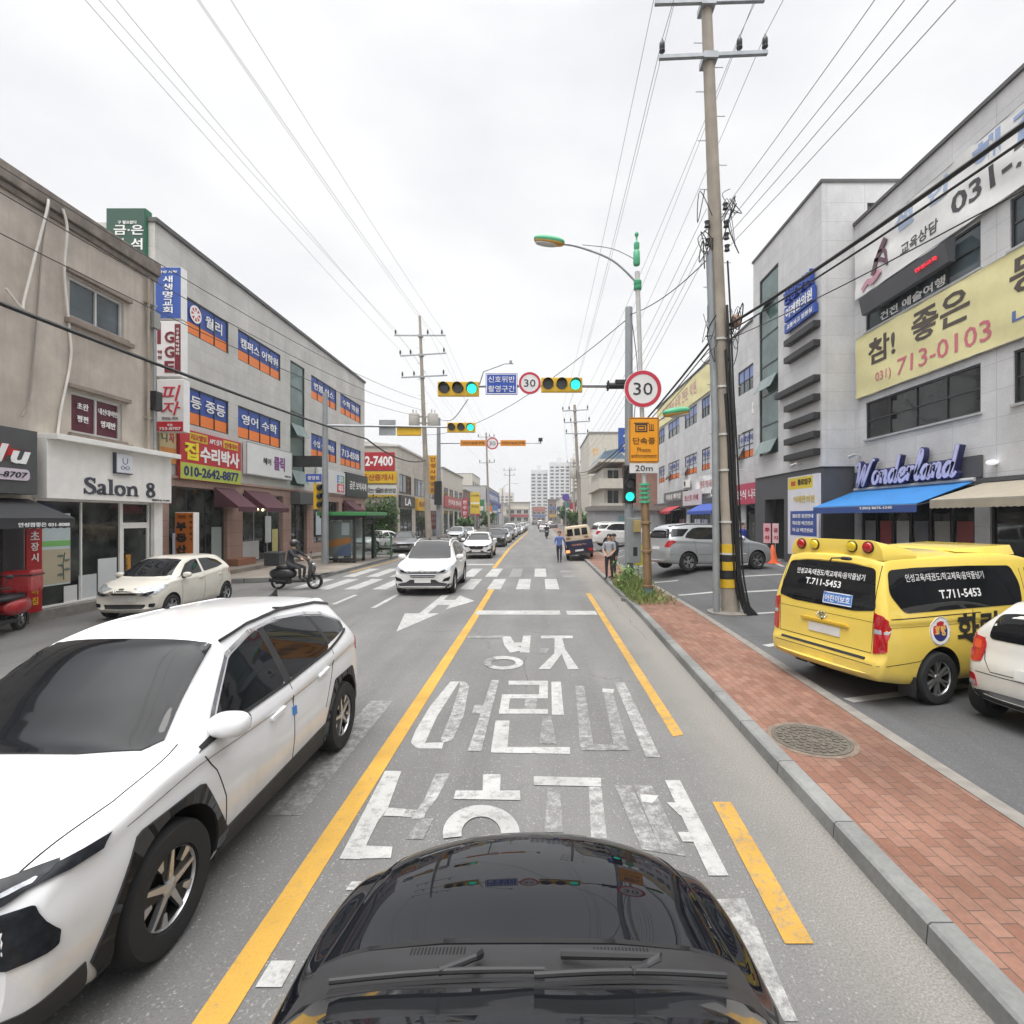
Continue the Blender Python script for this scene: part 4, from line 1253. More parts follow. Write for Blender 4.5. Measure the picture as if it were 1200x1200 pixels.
for sx in (-1, 1):
    m_ = (lambda p: mir(p)) if sx < 0 else (lambda p: p)
    sv = 'L' if sx < 0 else 'R'
    o = c.add('tail_light', m_red, [('B', [m_(rounded([(0.79, 0.70), (0.93, 0.74), (0.93, 1.14), (0.79, 1.22)], 0.02))], 0.012)])
    c.add('tail_light_side', m_red, [(sv, [rounded([(L - 0.02, 0.72), (L - 0.14, 0.78), (L - 0.23, 0.98), (L - 0.17, 1.20), (L - 0.02, 1.20)], 0.03)], 0.012)], parent=o)
    c.add('reverse_lamp', m_lens, [('B', [m_([(0.80, 0.955), (0.93, 0.96), (0.93, 1.01), (0.80, 1.01)])], 0.015)], parent=o)
    c.add('headlight', m_lens, [('F', [m_(rounded([(0.50, 0.72), (0.84, 0.74), (0.88, 0.90), (0.60, 0.84)], 0.04))], 0.01)])
c.add('grille', m_trim, [('F', [rounded([(-0.42, 0.70), (0.42, 0.70), (0.46, 0.84), (-0.46, 0.84)], 0.03)], 0.008)])
c.add('number_plate', m_plate, [('B', [[(-0.22, 0.80), (0.30, 0.80), (0.30, 0.92), (-0.22, 0.92)]], 0.012), ('F', [[(-0.26, 0.50), (0.26, 0.50), (0.26, 0.61), (-0.26, 0.61)]], 0.015)])
c.add('plate_lamp_strip', car_paint('paint_school_yellow_trim', (0.62, 0.40, 0.03), 0, 0.4), [('B', [rounded([(-0.36, 0.955), (0.44, 0.955), (0.42, 0.985), (-0.34, 0.985)], 0.012)], 0.03)])
c.add('bumper_step', m_trim, [('B', [rounded([(-0.70, 0.605), (0.70, 0.605), (0.70, 0.635), (-0.70, 0.635)], 0.01)], 0.008)])
c.add('panel_gap', m_seam, [('B', ribbon([(-0.76, 1.80), (-0.78, 1.2), (-0.76, 0.70), (0.76, 0.70), (0.78, 1.2), (0.76, 1.80)], 0.008) + ribbon([(-0.80, 1.09), (0.80, 1.09)], 0.004) + ribbon([(-0.93, 0.56), (0.93, 0.56)], 0.006), 0.0025)]
      + both(ribbon([(4.35, 0.60), (L - 0.03, 0.56)], 0.007) + ribbon([(3.45, 1.20), (3.45, 0.40)], 0.007) + ribbon([(2.32, 1.7), (2.32, 0.40)], 0.007) + ribbon([(3.30, 1.155), (4.9, 1.145)], 0.012) + ribbon([(1.3, 1.0), (L - 0.25, 1.04)], 0.004), 0.0025), join=True)
o = c.add('emblem', m_chrome, [('B', arc_ := [[(0.085 * math.cos(R(a)), 1.055 + 0.042 * math.sin(R(a))), (0.085 * math.cos(R(a + 20)), 1.055 + 0.042 * math.sin(R(a + 20))), (0.068 * math.cos(R(a + 20)), 1.055 + 0.030 * math.sin(R(a + 20))), (0.068 * math.cos(R(a)), 1.055 + 0.030 * math.sin(R(a)))] for a in range(0, 360, 20)] + [[(-0.045, 1.03), (-0.03, 1.03), (-0.015, 1.08), (-0.03, 1.08)], [(0.03, 1.03), (0.045, 1.03), (0.03, 1.08), (0.015, 1.08)], [(-0.03, 1.05), (0.035, 1.055), (0.035, 1.062), (-0.03, 1.058)]], 0.012)], join=True)
c.add('keyhole', m_trim, [('B', [rounded([(-0.012, 0.985 + 0.0), (0.012, 0.985), (0.012, 1.005), (-0.012, 1.005)], 0.006)], 0.008)])
c.text('lettering', m_whitel, 'B', '인성교육/태권도/학교체육/음악줄넘기', 0.02, 1.585, 0.085, w=1.12, bold=0.012)
c.text('lettering', m_whitel, 'B', 'T.711-5453', -0.05, 1.45, 0.09, w=0.60, bold=0.02)
st = c.add('window_sticker', M('sticker_blue', (0.06, 0.19, 0.52), 0.5), [('B', [[(0.0, 1.225), (0.46, 1.225), (0.46, 1.385), (0.0, 1.385)]], 0.010)])
c.add('sticker_border', m_whitel, [('B', ribbon([(0.008, 1.233), (0.452, 1.233), (0.452, 1.377), (0.008, 1.377), (0.008, 1.233)], 0.012), 0.012)], parent=st, join=True)
c.text('lettering', m_whitel, 'B', '어린이보호', 0.23, 1.255, 0.095, w=0.40, bold=0.015, off=0.013, parent=st)
c.text('lettering', m_whitel, 'R', '인성교육/태권도/학교체육/음악줄넘기', 3.82, 1.59, 0.10, w=1.45, bold=0.0, flip=True)
c.text('lettering', m_whitel, 'R', 'T.711-5453', 3.62, 1.36, 0.11, w=0.78, bold=0.02, flip=True)
# round taekwondo-school crest and brush lettering on the side
def disc(cx, cz, rx, rz, n=28):
    return [(cx + rx * math.cos(2 * math.pi * k / n), cz + rz * math.sin(2 * math.pi * k / n)) for k in range(n)]
ec, ez = 4.08, 0.955
cr_ = c.add('crest', m_whitel, [('R', [disc(ec, ez, 0.185, 0.185)], 0.006)])
c.add('crest_rim', M('crest_grey', (0.30, 0.30, 0.33), 0.5), [('R', annulus(ec, ez, 0.172, 0.180, 0, 360, 30), 0.008)], parent=cr_, join=True)
half = [(ec + 0.13 * math.cos(R(a)), ez + 0.13 * math.sin(R(a))) for a in range(-20, 161, 15)]
c.add('crest_field', M('crest_red', (0.55, 0.02, 0.03), 0.5), [('R', [half + [(ec - 0.06, ez + 0.03), (ec + 0.06, ez - 0.02)]], 0.008)], parent=cr_)
half = [(ec + 0.13 * math.cos(R(a)), ez + 0.13 * math.sin(R(a))) for a in range(160, 341, 15)]
c.add('crest_field', M('crest_navy', (0.02, 0.03, 0.16), 0.5), [('R', [half + [(ec + 0.06, ez - 0.02), (ec - 0.06, ez + 0.03)]], 0.008)], parent=cr_)
c.text('crest_lettering', M('crest_gold', (0.72, 0.45, 0.12), 0.5), 'R', '화랑', ec, ez - 0.06, 0.13, w=0.20, bold=0.05, flip=True, off=0.012, parent=cr_)
c.text('lettering', m_black, 'R', '화랑태권도', 2.72, 0.76, 0.40, w=2.1, bold=0.03, flip=True)
# rear wiper, roof lamp bars
mb = MB(); yb = -L / 2 + 0.30
mb.tube([(0.10, -L / 2 + 0.17, 1.80), (0.16, -L / 2 + 0.14, 1.86), (0.38, -L / 2 + 0.15, 1.88)], [0.012, 0.010, 0.012], 6)
mb.ell((0.38, -L / 2 + 0.15, 1.87), (0.085, 0.03, 0.025), 12, 8, 0.7)
mb.build('rear_mirror', m_trim, c.t, smooth=50)
mb = MB()
prof = [(-0.76, 1.86), (-0.74, 1.99), (-0.68, 2.09), (-0.58, 2.12), (0.58, 2.12), (0.68, 2.09), (0.74, 1.99), (0.76, 1.86)]
mb.prism([(x, -L / 2 + 0.34, z) for x, z in prof], [(x * 1.0, -L / 2 + 0.95, 1.86 + (z - 1.86) * 0.55) for x, z in prof])
o = mb.build('lamp_bar', m_ypaint, c.t, smooth=35, bevel=0.015)
for x, m_ in ((-0.55, m_red), (-0.31, M('lamp_amber', (0.70, 0.52, 0.02), 0.1, coat=1.0)), (0.31, _M['lamp_amber']), (0.55, m_red)):
    mb = MB(); mb.lathe([(0.0001, -0.055), (0.058, -0.04), (0.070, -0.01), (0.070, 0.02)], (x, -L / 2 + 0.335, 2.025), 'Y', 24)
    mb.mat(1).lathe([(0.070, -0.012), (0.080, -0.012), (0.080, 0.02)], (x, -L / 2 + 0.335, 2.025), 'Y', 24)
    mb.build('warning_lamp', [m_, m_trim], o, smooth=50)
mb = MB()
mb.prism([(x, L / 2 - 3.3, z) for x, z in [(-0.62, 1.94), (-0.56, 1.97), (0.56, 1.97), (0.62, 1.94)]], [(x, L / 2 - 2.1, z) for x, z in [(-0.66, 1.88), (-0.6, 2.02), (0.6, 2.02), (0.66, 1.88)]])
mb.build('front_lamp_bar', m_ypaint, c.t, smooth=35, bevel=0.02)
mirror_pair(c, m_ypaint, 1.62, 1.22, 0.97, (0.11, 0.08, 0.12))
for sx in (-1, 1):
    mb = MB(); mb.box(sx * 0.85 - 0.11, sx * 0.85 + 0.11, -L / 2 + 0.62, -L / 2 + 0.64, 0.14, 0.40); mb.build('mud_flap', m_trim, c.t)
c.wheels('split', 6)
# ---- oncoming family crossover with a chrome bar grille (also the pattern for the queue behind it)
def suv2(name, label, paint, group, Sx=None, chrome=True, roofglass=True, clad_=True):
    S = Sx or suv_spec(4.69, 1.90, 1.76, 2.70, 0.93, 0.36, 1.00, 1.22, 2.08, 3.8, 1.04, 0.14)
    c = Car(S, name, label, 'car', paint, group)
    L, w = c.L, S['w'][2][1]
    hz = S['zt'][2][1]
    cw = S['zt'][4][0]; rf = S['zt'][6][0]
    c.add('windshield', m_cglass, [('T', [[(-0.60, rf - 0.03), (0.60, rf - 0.03), (0.735, cw + 0.12), (0.66, cw + 0.03), (0.3, cw - 0.02), (-0.3, cw - 0.02), (-0.66, cw + 0.03), (-0.735, cw + 0.12)]], 0.006, 0.1)])
    if roofglass:
        c.add('glass_roof', m_cglass, [('T', [rounded([(-0.56, rf + 0.02), (0.56, rf + 0.02), (0.54, rf + 1.3), (-0.54, rf + 1.3)], 0.06)], 0.006, 0.1)])
    b0 = S['zs'][3][1]
    H = max(z for _, z in S['zt'])
    c.add('side_window', m_cglass, both([rounded([(cw + 0.42, b0 + 0.06), (rf + 0.07, H - 0.22), (rf + 0.4, H - 0.14), (rf + 0.53, H - 0.125), (rf + 0.5, b0 + 0.08)], 0.05)], 0.006, 0.1))
    c.add('side_window', m_cglass, both([rounded([(rf + 0.6, b0 + 0.085), (rf + 0.62, H - 0.12), (rf + 1.3, H - 0.15), (rf + 1.42, b0 + 0.16)], 0.04)], 0.006, 0.1))
    c.add('side_window', m_cglass, both([rounded([(rf + 1.50, b0 + 0.18), (rf + 1.42, H - 0.17), (rf + 1.7, H - 0.23), (rf + 2.0, H - 0.38), (rf + 1.95, b0 + 0.23)], 0.03)], 0.006, 0.1))
    c.add('panel_gap', m_seam, both(ribbon([(cw + 0.1, b0 - 0.05), (cw + 0.2, 0.6), (cw + 0.18, 0.38)], 0.007) + ribbon([(rf + 0.56, b0 + 0.05), (rf + 0.56, 0.38)], 0.007), 0.0025), join=True)
    for a in (rf + 0.2, rf + 1.1):
        c.add('door_handle', paint, both([[(a, b0 - 0.13), (a + 0.2, b0 - 0.11), (a + 0.2, b0 - 0.075), (a, b0 - 0.095)]], 0.025, 0.4))
    if clad_:
        c.add('cladding', m_trim, clad(c))
    c.add('bumper_insert', m_trim, [('F', [[(-w * 0.92, 0.25), (w * 0.92, 0.25), (w * 0.95, 0.38), (w * 0.55, 0.44), (w * 0.42, 0.52), (-w * 0.42, 0.52), (-w * 0.55, 0.44), (-w * 0.95, 0.38)]], 0.008), ('B', [[(-0.8, 0.32), (0.8, 0.32), (0.8, 0.5), (-0.8, 0.5)]], 0.006)])
    c.add('headlight', m_lens, fpair('F', rounded([(0.44, hz - 0.29), (0.72, hz - 0.28), (0.90, hz - 0.13), (0.915, hz - 0.04), (0.60, hz - 0.165)], 0.02), 0.011))
    c.add('headlight_bezel', m_lensd, fpair('F', rounded([(0.52, hz - 0.25), (0.68, hz - 0.235), (0.76, hz - 0.16), (0.60, hz - 0.19)], 0.02), 0.015))
    c.add('fog_lamp', m_lensd, fpair('F', rounded([(0.62, 0.45), (0.84, 0.49), (0.88, 0.63), (0.68, 0.55)], 0.03), 0.012))
    g = c.add('grille', m_rimdark if chrome else m_trim, [('F', [rounded([(-0.36, 0.58), (0.36, 0.58), (0.46, hz - 0.24), (0.42, hz - 0.17), (-0.42, hz - 0.17), (-0.46, hz - 0.24)], 0.04)], 0.008)])
    if chrome:
        for z in (0.60, 0.67, 0.745):
            c.add('grille_bar', m_chrome, [('F', [[(-0.40 - (z - 0.6) * .3, z), (0.40 + (z - 0.6) * .3, z), (0.41 + (z - 0.6) * .3, z + 0.036), (-0.41 - (z - 0.6) * .3, z + 0.036)]], 0.02, 0.12)], parent=g)
    c.add('badge', m_chrome, [('F', [disc(0, hz - 0.215, 0.085, 0.045, 16)], 0.026)])
    c.add('number_plate', m_plate, [('F', [[(-0.26, 0.42), (0.26, 0.42), (0.26, 0.54), (-0.26, 0.54)]], 0.02), ('B', [[(-0.26, 0.72), (0.26, 0.72), (0.26, 0.83), (-0.26, 0.83)]], 0.015)])
    c.add('rear_window', m_cglass, [('B', [rounded([(-0.56, 1.18), (0.56, 1.18), (0.50, 1.42), (-0.50, 1.42)], 0.05)], 0.006)])
    c.add('tail_light', m_red, fpair('B', rounded([(0.50, 0.92), (0.84, 0.92), (0.84, 1.08), (0.6, 1.06)], 0.03), 0.01))
    c.add('roof_rail', m_rimdark, both(ribbon([(rf + 0.05, H - 0.12), (rf + 0.5, H - 0.055), (rf + 1.2, H - 0.05), (rf + 1.7, H - 0.11)], 0.02), 0.018, 0.2))
    mirror_pair(c, paint, cw + 0.42, b0 + 0.11, 0.93, (0.13, 0.095, 0.09))
    c.wheels('star', 5)
    return c
QG = 'cars queuing in the oncoming lane'
m_w2 = car_paint('paint_solid_white', (0.74, 0.74, 0.73), 0.0, 0.3)
m_bk = car_paint('paint_black', (0.012, 0.013, 0.016), 0.2, 0.3)
m_slv = car_paint('paint_silver', (0.50, 0.52, 0.54), 0.5, 0.35)
m_gry = car_paint('paint_grey', (0.13, 0.135, 0.145), 0.5, 0.35)
SF = suv2('suv', 'white family suv with chrome bar grille and black glass roof crossing the zebra stripes', m_w2, QG)
S2 = suv_spec(4.2, 1.80, 1.60, 2.6, 0.85, 0.34, 1.0, 1.15, 1.95, 3.35, 1.02, 0.1)
TV = suv2('suv', 'white compact suv stopped at the far stop line behind the white family suv', m_w2, QG, S2, chrome=False, roofglass=False)

# ---- saloon
def sedan(name, label, paint, group):
    L, W, H = 4.62, 1.80, 1.44
    w = W / 2
    S = dict(L=L, r=0.07, axles=(0.88, 3.58), track=w - 0.11, R=0.32, tw=0.2, gap=0.045, sh=0.95,
        zt=[(0, 0.70), (0.12, 0.76), (0.6, 0.87), (1.15, 0.97), (1.6, 1.20), (2.05, 1.40), (2.6, 1.44), (3.1, 1.40), (3.6, 1.22), (4.0, 1.07), (4.4, 1.03), (L, 0.98)],
        zb=[(0, 0.22), (0.5, 0.18), (L - 0.6, 0.20), (L, 0.28)],
        w=[(0, w * 0.92), (0.3, w * 0.97), (0.9, w), (L - 0.9, w), (L, w * 0.93)],
        zs=[(0, 0.64), (0.15, 0.71), (0.7, 0.84), (1.2, 0.90), (2.4, 0.93), (3.7, 0.98), (L, 0.94)],
        wt=[(0, w * 0.82), (0.6, w * 0.84), (1.15, w * 0.80), (2.05, w * 0.66), (3.0, w * 0.64), (3.9, w * 0.76), (L, w * 0.80)],
        ze=[(0, 0.66), (0.12, 0.725), (0.7, 0.86), (1.15, 0.925), (1.6, 1.12), (2.05, 1.31), (2.6, 1.36), (3.1, 1.32), (3.6, 1.14), (4.0, 1.03), (L, 0.95)],
        dF=[(0.2, 0.05), (0.4, 0.0), (0.6, 0.0), (0.8, 0.1)], bF=0.24, sF=0.9, dR=[(0.3, 0.05), (0.5, 0.0), (0.95, 0.06)], bR=0.15, sR=0.7)
    c = Car(S, name, label, 'car', paint, group)
    c.add('windshield', m_cglass, [('T', [[(-0.56, 2.03), (0.56, 2.03), (0.70, 1.27), (0.3, 1.16), (-0.3, 1.16), (-0.70, 1.27)]], 0.006, 0.1)])
    c.add('rear_window', m_cglass, [('T', [[(-0.54, 3.12), (0.54, 3.12), (0.62, 3.85), (-0.62, 3.85)]], 0.006, 0.1)])
    c.add('side_window', m_cglass, both([rounded([(1.62, 0.96), (2.08, 1.25), (2.55, 1.31), (2.55, 0.97)], 0.04)], 0.006, 0.1))
    c.add('side_window', m_cglass, both([rounded([(2.63, 0.97), (2.63, 1.31), (3.1, 1.26), (3.60, 1.06), (3.5, 1.01)], 0.04)], 0.006, 0.1))
    c.add('panel_gap', m_seam, both(ribbon([(1.35, 0.9), (1.4, 0.3)], 0.007) + ribbon([(2.59, 0.94), (2.58, 0.3)], 0.007), 0.0025), join=True)
    c.add('headlight', m_lens, fpair('F', rounded([(0.45, 0.55), (0.70, 0.57), (0.86, 0.68), (0.84, 0.74), (0.6, 0.67)], 0.02), 0.01))
    c.add('grille', m_trim, [('F', [rounded([(-0.38, 0.50), (0.38, 0.50), (0.45, 0.62), (-0.45, 0.62)], 0.03)], 0.008)])
    c.add('lower_grille', m_trim, [('F', [rounded([(-0.6, 0.24), (0.6, 0.24), (0.55, 0.34), (-0.55, 0.34)], 0.03)], 0.008)])
    c.add('number_plate', m_plate, [('F', [[(-0.26, 0.38), (0.26, 0.38), (0.26, 0.48), (-0.26, 0.48)]], 0.02)])
    c.add('tail_light', m_red, fpair('B', rounded([(0.45, 0.74), (0.80, 0.74), (0.80, 0.88), (0.5, 0.86)], 0.03), 0.01))
    mirror_pair(c, paint, 1.62, 1.0, 0.87, (0.11, 0.08, 0.07))
    c.wheels('star', 5)
    return c
SDW = sedan('sedan_car', 'white saloon parked nose out beside the green hedge past the bus shelter', m_w2, 'cars in the side street')
# ---- the long silver people carrier in the bay (and the white one beyond it)
def mpv(name, label, paint):
    L, W, H = 5.0, 1.91, 1.82
    w = W / 2
    S = dict(L=L, r=0.09, axles=(0.95, 3.95), track=w - 0.11, R=0.345, tw=0.215, gap=0.05, sh=0.965,
        zt=[(0, 0.84), (0.12, 0.93), (0.6, 1.05), (1.1, 1.14), (1.5, 1.38), (2.05, 1.70), (2.7, 1.80), (3.6, 1.81), (4.5, 1.74), (L, 1.64)],
        zb=[(0, 0.26), (0.5, 0.22), (L - 0.7, 0.26), (L, 0.32)],
        w=[(0, w * 0.92), (0.3, w * 0.97), (0.9, w), (L - 0.8, w), (L, w * 0.94)],
        zs=[(0, 0.74), (0.15, 0.84), (0.7, 0.98), (1.2, 1.06), (2.4, 1.12), (L - 0.5, 1.20), (L, 1.18)],
        wt=[(0, w * 0.80), (0.5, w * 0.84), (1.1, w * 0.82), (2.0, w * 0.72), (3.5, w * 0.71), (L, w * 0.70)],
        ze=[(0, 0.78), (0.12, 0.88), (0.7, 1.02), (1.1, 1.10), (1.5, 1.33), (2.1, 1.58), (2.8, 1.69), (3.8, 1.69), (4.6, 1.62), (L, 1.54)],
        dF=[(0.25, 0.05), (0.45, 0.0), (0.65, 0.0), (0.9, 0.1), (1.1, 0.2)], bF=0.28, sF=0.9,
        dR=[(0.3, 0.05), (0.45, 0.0), (0.7, 0.0), (1.0, 0.07), (1.2, 0.12), (1.65, 0.34)], bR=0.22, sR=0.8)
    c = Car(S, name, label, 'car', paint)
    c.add('windshield', m_cglass, [('T', [[(-0.62, 2.05), (0.62, 2.05), (0.74, 1.25), (0.4, 1.12), (-0.4, 1.12), (-0.74, 1.25)]], 0.006, 0.1)])
    c.add('side_window', m_cglass, both([rounded([(1.62, 1.17), (2.1, 1.52), (2.6, 1.62), (2.62, 1.17)], 0.05)], 0.006, 0.1))
    c.add('side_window', m_cglass, both([rounded([(2.70, 1.18), (2.70, 1.63), (3.4, 1.64), (3.65, 1.60), (3.95, 1.42), (4.08, 1.25), (3.6, 1.19)], 0.06)], 0.006, 0.1))
    c.add('rear_side_window', m_cglass, both([rounded([(4.16, 1.30), (3.82, 1.58), (4.4, 1.585), (4.86, 1.53), (4.9, 1.28)], 0.05)], 0.006, 0.1))
    c.add('rear_window', m_cglass, [('B', [rounded([(-0.80, 1.24), (0.80, 1.24), (0.66, 1.58), (-0.66, 1.58)], 0.06)], 0.006)])
    c.add('panel_gap', m_seam, both(ribbon([(1.35, 1.06), (1.40, 0.36)], 0.007) + ribbon([(2.66, 1.15), (2.66, 0.36)], 0.007) + ribbon([(3.72, 1.17), (3.60, 0.6)], 0.007) + ribbon([(1.4, 0.62), (3.5, 0.62)], 0.01) + ribbon([(4.35, 0.62), (4.97, 0.66)], 0.007), 0.0025), join=True)
    for sx in (-1, 1):
        m_ = (lambda p: mir(p)) if sx < 0 else (lambda p: p)
        o = c.add('tail_light', m_red, [('B', [m_(rounded([(0.60, 0.92), (0.90, 0.90), (0.90, 1.12), (0.74, 1.10)], 0.03))], 0.012)])
        c.add('tail_light_side', m_red, [('L' if sx < 0 else 'R', [rounded([(L - 0.02, 0.90), (L - 0.28, 0.92), (L - 0.55, 1.12), (L - 0.40, 1.16), (L - 0.02, 1.12)], 0.03)], 0.012)], parent=o)
    c.add('headlight', m_lens, fpair('F', rounded([(0.48, 0.66), (0.80, 0.70), (0.88, 0.90), (0.66, 0.84)], 0.04), 0.01))
    c.add('grille', m_trim, [('F', [rounded([(-0.35, 0.66), (0.35, 0.66), (0.40, 0.80), (-0.40, 0.80)], 0.03)], 0.008)])
    c.add('number_plate', m_plate, [('B', [[(-0.26, 0.80), (0.26, 0.80), (0.26, 0.92), (-0.26, 0.92)]], 0.015)])
    for a in (2.42, 2.85):
        c.add('door_handle', paint, both([[(a, 0.97), (a + 0.18, 0.98), (a + 0.18, 1.015), (a, 1.005)]], 0.025, 0.4))
    c.add('roof_rail', m_rimdark, both(ribbon([(2.3, 1.69), (2.8, 1.755), (3.8, 1.755), (4.5, 1.68)], 0.022), 0.02, 0.2))
    mirror_pair(c, paint, 1.68, 1.2, 0.96, (0.12, 0.09, 0.09))
    c.wheels('star', 5)
    return c
MP1 = mpv('people_carrier', 'long silver people carrier with dark windows parked across the bay behind the utility pole', m_slv)

# ---- small blue pick-up with a beige box on its bed, two wheels up on the kerb
t = thing('pickup_truck', 'small dark blue pickup with a beige camper box, half up on the kerb', 'truck')
PK = t
m_bl = car_paint('paint_navy', (0.009, 0.013, 0.045), 0.1, 0.35)
m_bx = M('camper_beige', (0.60, 0.50, 0.36), 0.55, var=0.1, dirt=0.3)
mb = MB()
sec = [(-0.80, 0.42), (-0.82, 0.60), (-0.82, 1.05), (-0.78, 1.12), (0.78, 1.12), (0.82, 1.05), (0.82, 0.60), (0.80, 0.42)]
mb.prism([(x, -2.2, z) for x, z in sec], [(x, 0.35, z) for x, z in sec])
mb.build('cargo_bed', m_bl, t, smooth=30, bevel=0.02)
cab = [(0.36, 0.40), (2.15, 0.40), (2.25, 0.85), (2.05, 1.15), (1.62, 1.78), (1.45, 1.84), (0.55, 1.84), (0.36, 1.75)]
mb = MB(); mb.prism([(-0.78, y, z) for y, z in cab], [(0.78, y, z) for y, z in cab]); mb.build('cab', m_bl, t, smooth=30, bevel=0.03)
mb = MB(); mb.prism([(-0.70, 2.05, 1.20), (0.70, 2.05, 1.20), (0.66, 1.68, 1.72), (-0.66, 1.68, 1.72)], [(-0.70, 2.07, 1.21), (0.70, 2.07, 1.21), (0.66, 1.70, 1.73), (-0.66, 1.70, 1.73)]); mb.build('windshield', m_cglass, t)
for sx in (-1, 1):
    mb = MB(); mb.box(*sorted((sx * 0.775, sx * 0.785)), 0.6, 1.6, 1.2, 1.7); mb.build('side_window', m_cglass, t)
bx = [(-0.78, 1.12), (-0.80, 1.30), (-0.74, 1.78), (-0.66, 1.95), (0.66, 1.95), (0.74, 1.78), (0.80, 1.30), (0.78, 1.12)]
mb = MB(); mb.prism([(x, -2.12, z) for x, z in bx], [(x, 0.30, z) for x, z in bx]); o = mb.build('camper_box', m_bx, t, smooth=30, bevel=0.03)
for x in (-0.42, 0.0, 0.42):
    F = Face((x, -2.125, 0), (1, 0, 0), (0, -1, 0))
    mb = MB(); mb.fprism(F, rounded([(-0.17, 1.42), (0.17, 1.42), (0.16, 1.82), (-0.16, 1.82)], 0.04), 0, 0.012); mb.build('rear_window', m_cglass, o)
mb = MB()
F = Face((0, -2.125, 0), (1, 0, 0), (0, -1, 0))
for x, z in ((-0.55, 1.28), (0.50, 1.28), (-0.56, 1.5)):
    mb.fprism(F, [(x + a * 0.14, z + b * 0.06) for a, b in disc(0, 0, 1, 1, 16)], 0, 0.006)
mb.build('decal', M('decal_brown', (0.25, 0.10, 0.06), 0.6), o)
F = Face((0, -2.2, 0), (1, 0, 0), (0, -1, 0))
mb = MB(); mb.fbox(F, -0.76, 0.76, 0.98, 1.02, 0, 0.02); mb.fbox(F, -0.78, 0.78, 0.66, 0.70, 0, 0.015); mb.build('tailgate_rib', m_bl, t)
mb = MB(); mb.ftext(F, '개인용달 711', 0.0, 0.83, 0.10, 0, 0.008, w=0.85, align='c', bold=0.02); mb.build('lettering', M('lettering_orange', (0.62, 0.25, 0.2), 0.5), t)
mb = MB(); mb.fbox(F, -0.24, 0.24, 0.50, 0.60, 0, 0.02); mb.build('number_plate', m_plate, t)
mb = MB(); mb.fbox(F, -0.80, 0.80, 0.30, 0.42, -0.1, 0.05); mb.build('bumper', m_trim, t)
for sx, lit in ((-1, True), (1, False)):
    mb = MB(); mb.fbox(F, sx * 0.66 - 0.11, sx * 0.66 + 0.11, 0.46, 0.62, 0, 0.03)
    mb.build('tail_light', M('brake_lamp_lit', (0.9, 0.25, 0.08), 0.3, emit=1.5) if lit else m_red, t)
pr = None
for y in (-1.35, 1.45):
    for sx in (1, -1):
        w = make_wheel(0.29, 0.17, 'steel', 6, t, pr); pr = pr or w
        w.location = (sx * 0.70, y, 0.29); w.rotation_euler = (0.3, 0, 0 if sx > 0 else math.pi)

# ---- our own car: black bonnet, cowl, wipers and windscreen, seen from the roof
def ego_spec():
    L, W, H = 3.7, 1.62, 1.50
    w = W / 2
    return dict(L=L, r=0.07, axles=(0.72, 3.1), track=w - 0.09, R=0.29, tw=0.17, gap=0.045, sh=0.97,
        zt=[(0, 0.80), (0.08, 0.875), (0.3, 0.94), (0.65, 0.99), (1.08, 1.03), (1.38, 1.17), (1.82, 1.43), (2.2, 1.50), (3.2, 1.46), (L, 1.36)],
        zb=[(0, 0.22), (0.5, 0.19), (3.1, 0.20), (L, 0.28)],
        w=[(0, w * 0.95), (0.2, w * 0.985), (0.8, w), (2.8, w), (L, w * 0.95)],
        zs=[(0, 0.72), (0.12, 0.81), (0.4, 0.88), (0.95, 0.945), (2.2, 0.98), (L, 1.03)],
        wt=[(0, w * 0.78), (0.3, w * 0.84), (0.9, w * 0.86), (1.7, w * 0.74), (3.0, w * 0.70), (L, w * 0.66)],
        ze=[(0, 0.74), (0.1, 0.83), (0.4, 0.915), (1.05, 0.99), (1.38, 1.12), (1.82, 1.35), (2.2, 1.42), (3.0, 1.38), (L, 1.27)],
        dF=[(0.2, 0.05), (0.4, 0.0), (0.6, 0.0), (0.8, 0.05), (0.95, 0.12)], bF=0.30, sF=1.0, bp=2.2,
        dR=[(0.25, 0.05), (0.45, 0.0), (1.0, 0.1), (1.4, 0.34)], bR=0.16, sR=0.7)
m_ego = car_paint('paint_gloss_black', (0.005, 0.0055, 0.008), 0.0, 0.3, 0.0, (0.004, 0.025))
c = Car(ego_spec(), 'camera_car', 'glossy black car seen from above its bonnet at the bottom edge', 'car', m_ego, body_name='bonnet_and_body')
EGO = c
c.add('windshield', m_cglass, [('T', [[(-0.55, 1.80), (0.55, 1.80), (0.66, 1.38), (0.4, 1.33), (-0.4, 1.33), (-0.66, 1.38)]], 0.006)])
c.add('cowl_panel', m_trim, [('T', [[(-0.70, 1.095), (-0.55, 1.055), (-0.3, 1.035), (0.3, 1.035), (0.55, 1.055), (0.70, 1.095), (0.69, 1.37), (0.4, 1.32), (-0.4, 1.32), (-0.69, 1.37)]], 0.006)])
c.add('bonnet_gap', m_seam, [('T', ribbon([(-0.70, 1.085), (-0.55, 1.035), (-0.3, 1.01), (0.3, 1.01), (0.55, 1.035), (0.70, 1.085)], 0.022), 0.003), ('T', ribbon([(0.70, 1.085), (0.67, 0.6), (0.60, 0.30), (0.48, 0.16)], 0.006), 0.003), ('T', ribbon([(-0.70, 1.085), (-0.67, 0.6), (-0.60, 0.30), (-0.48, 0.16)], 0.006), 0.003)])
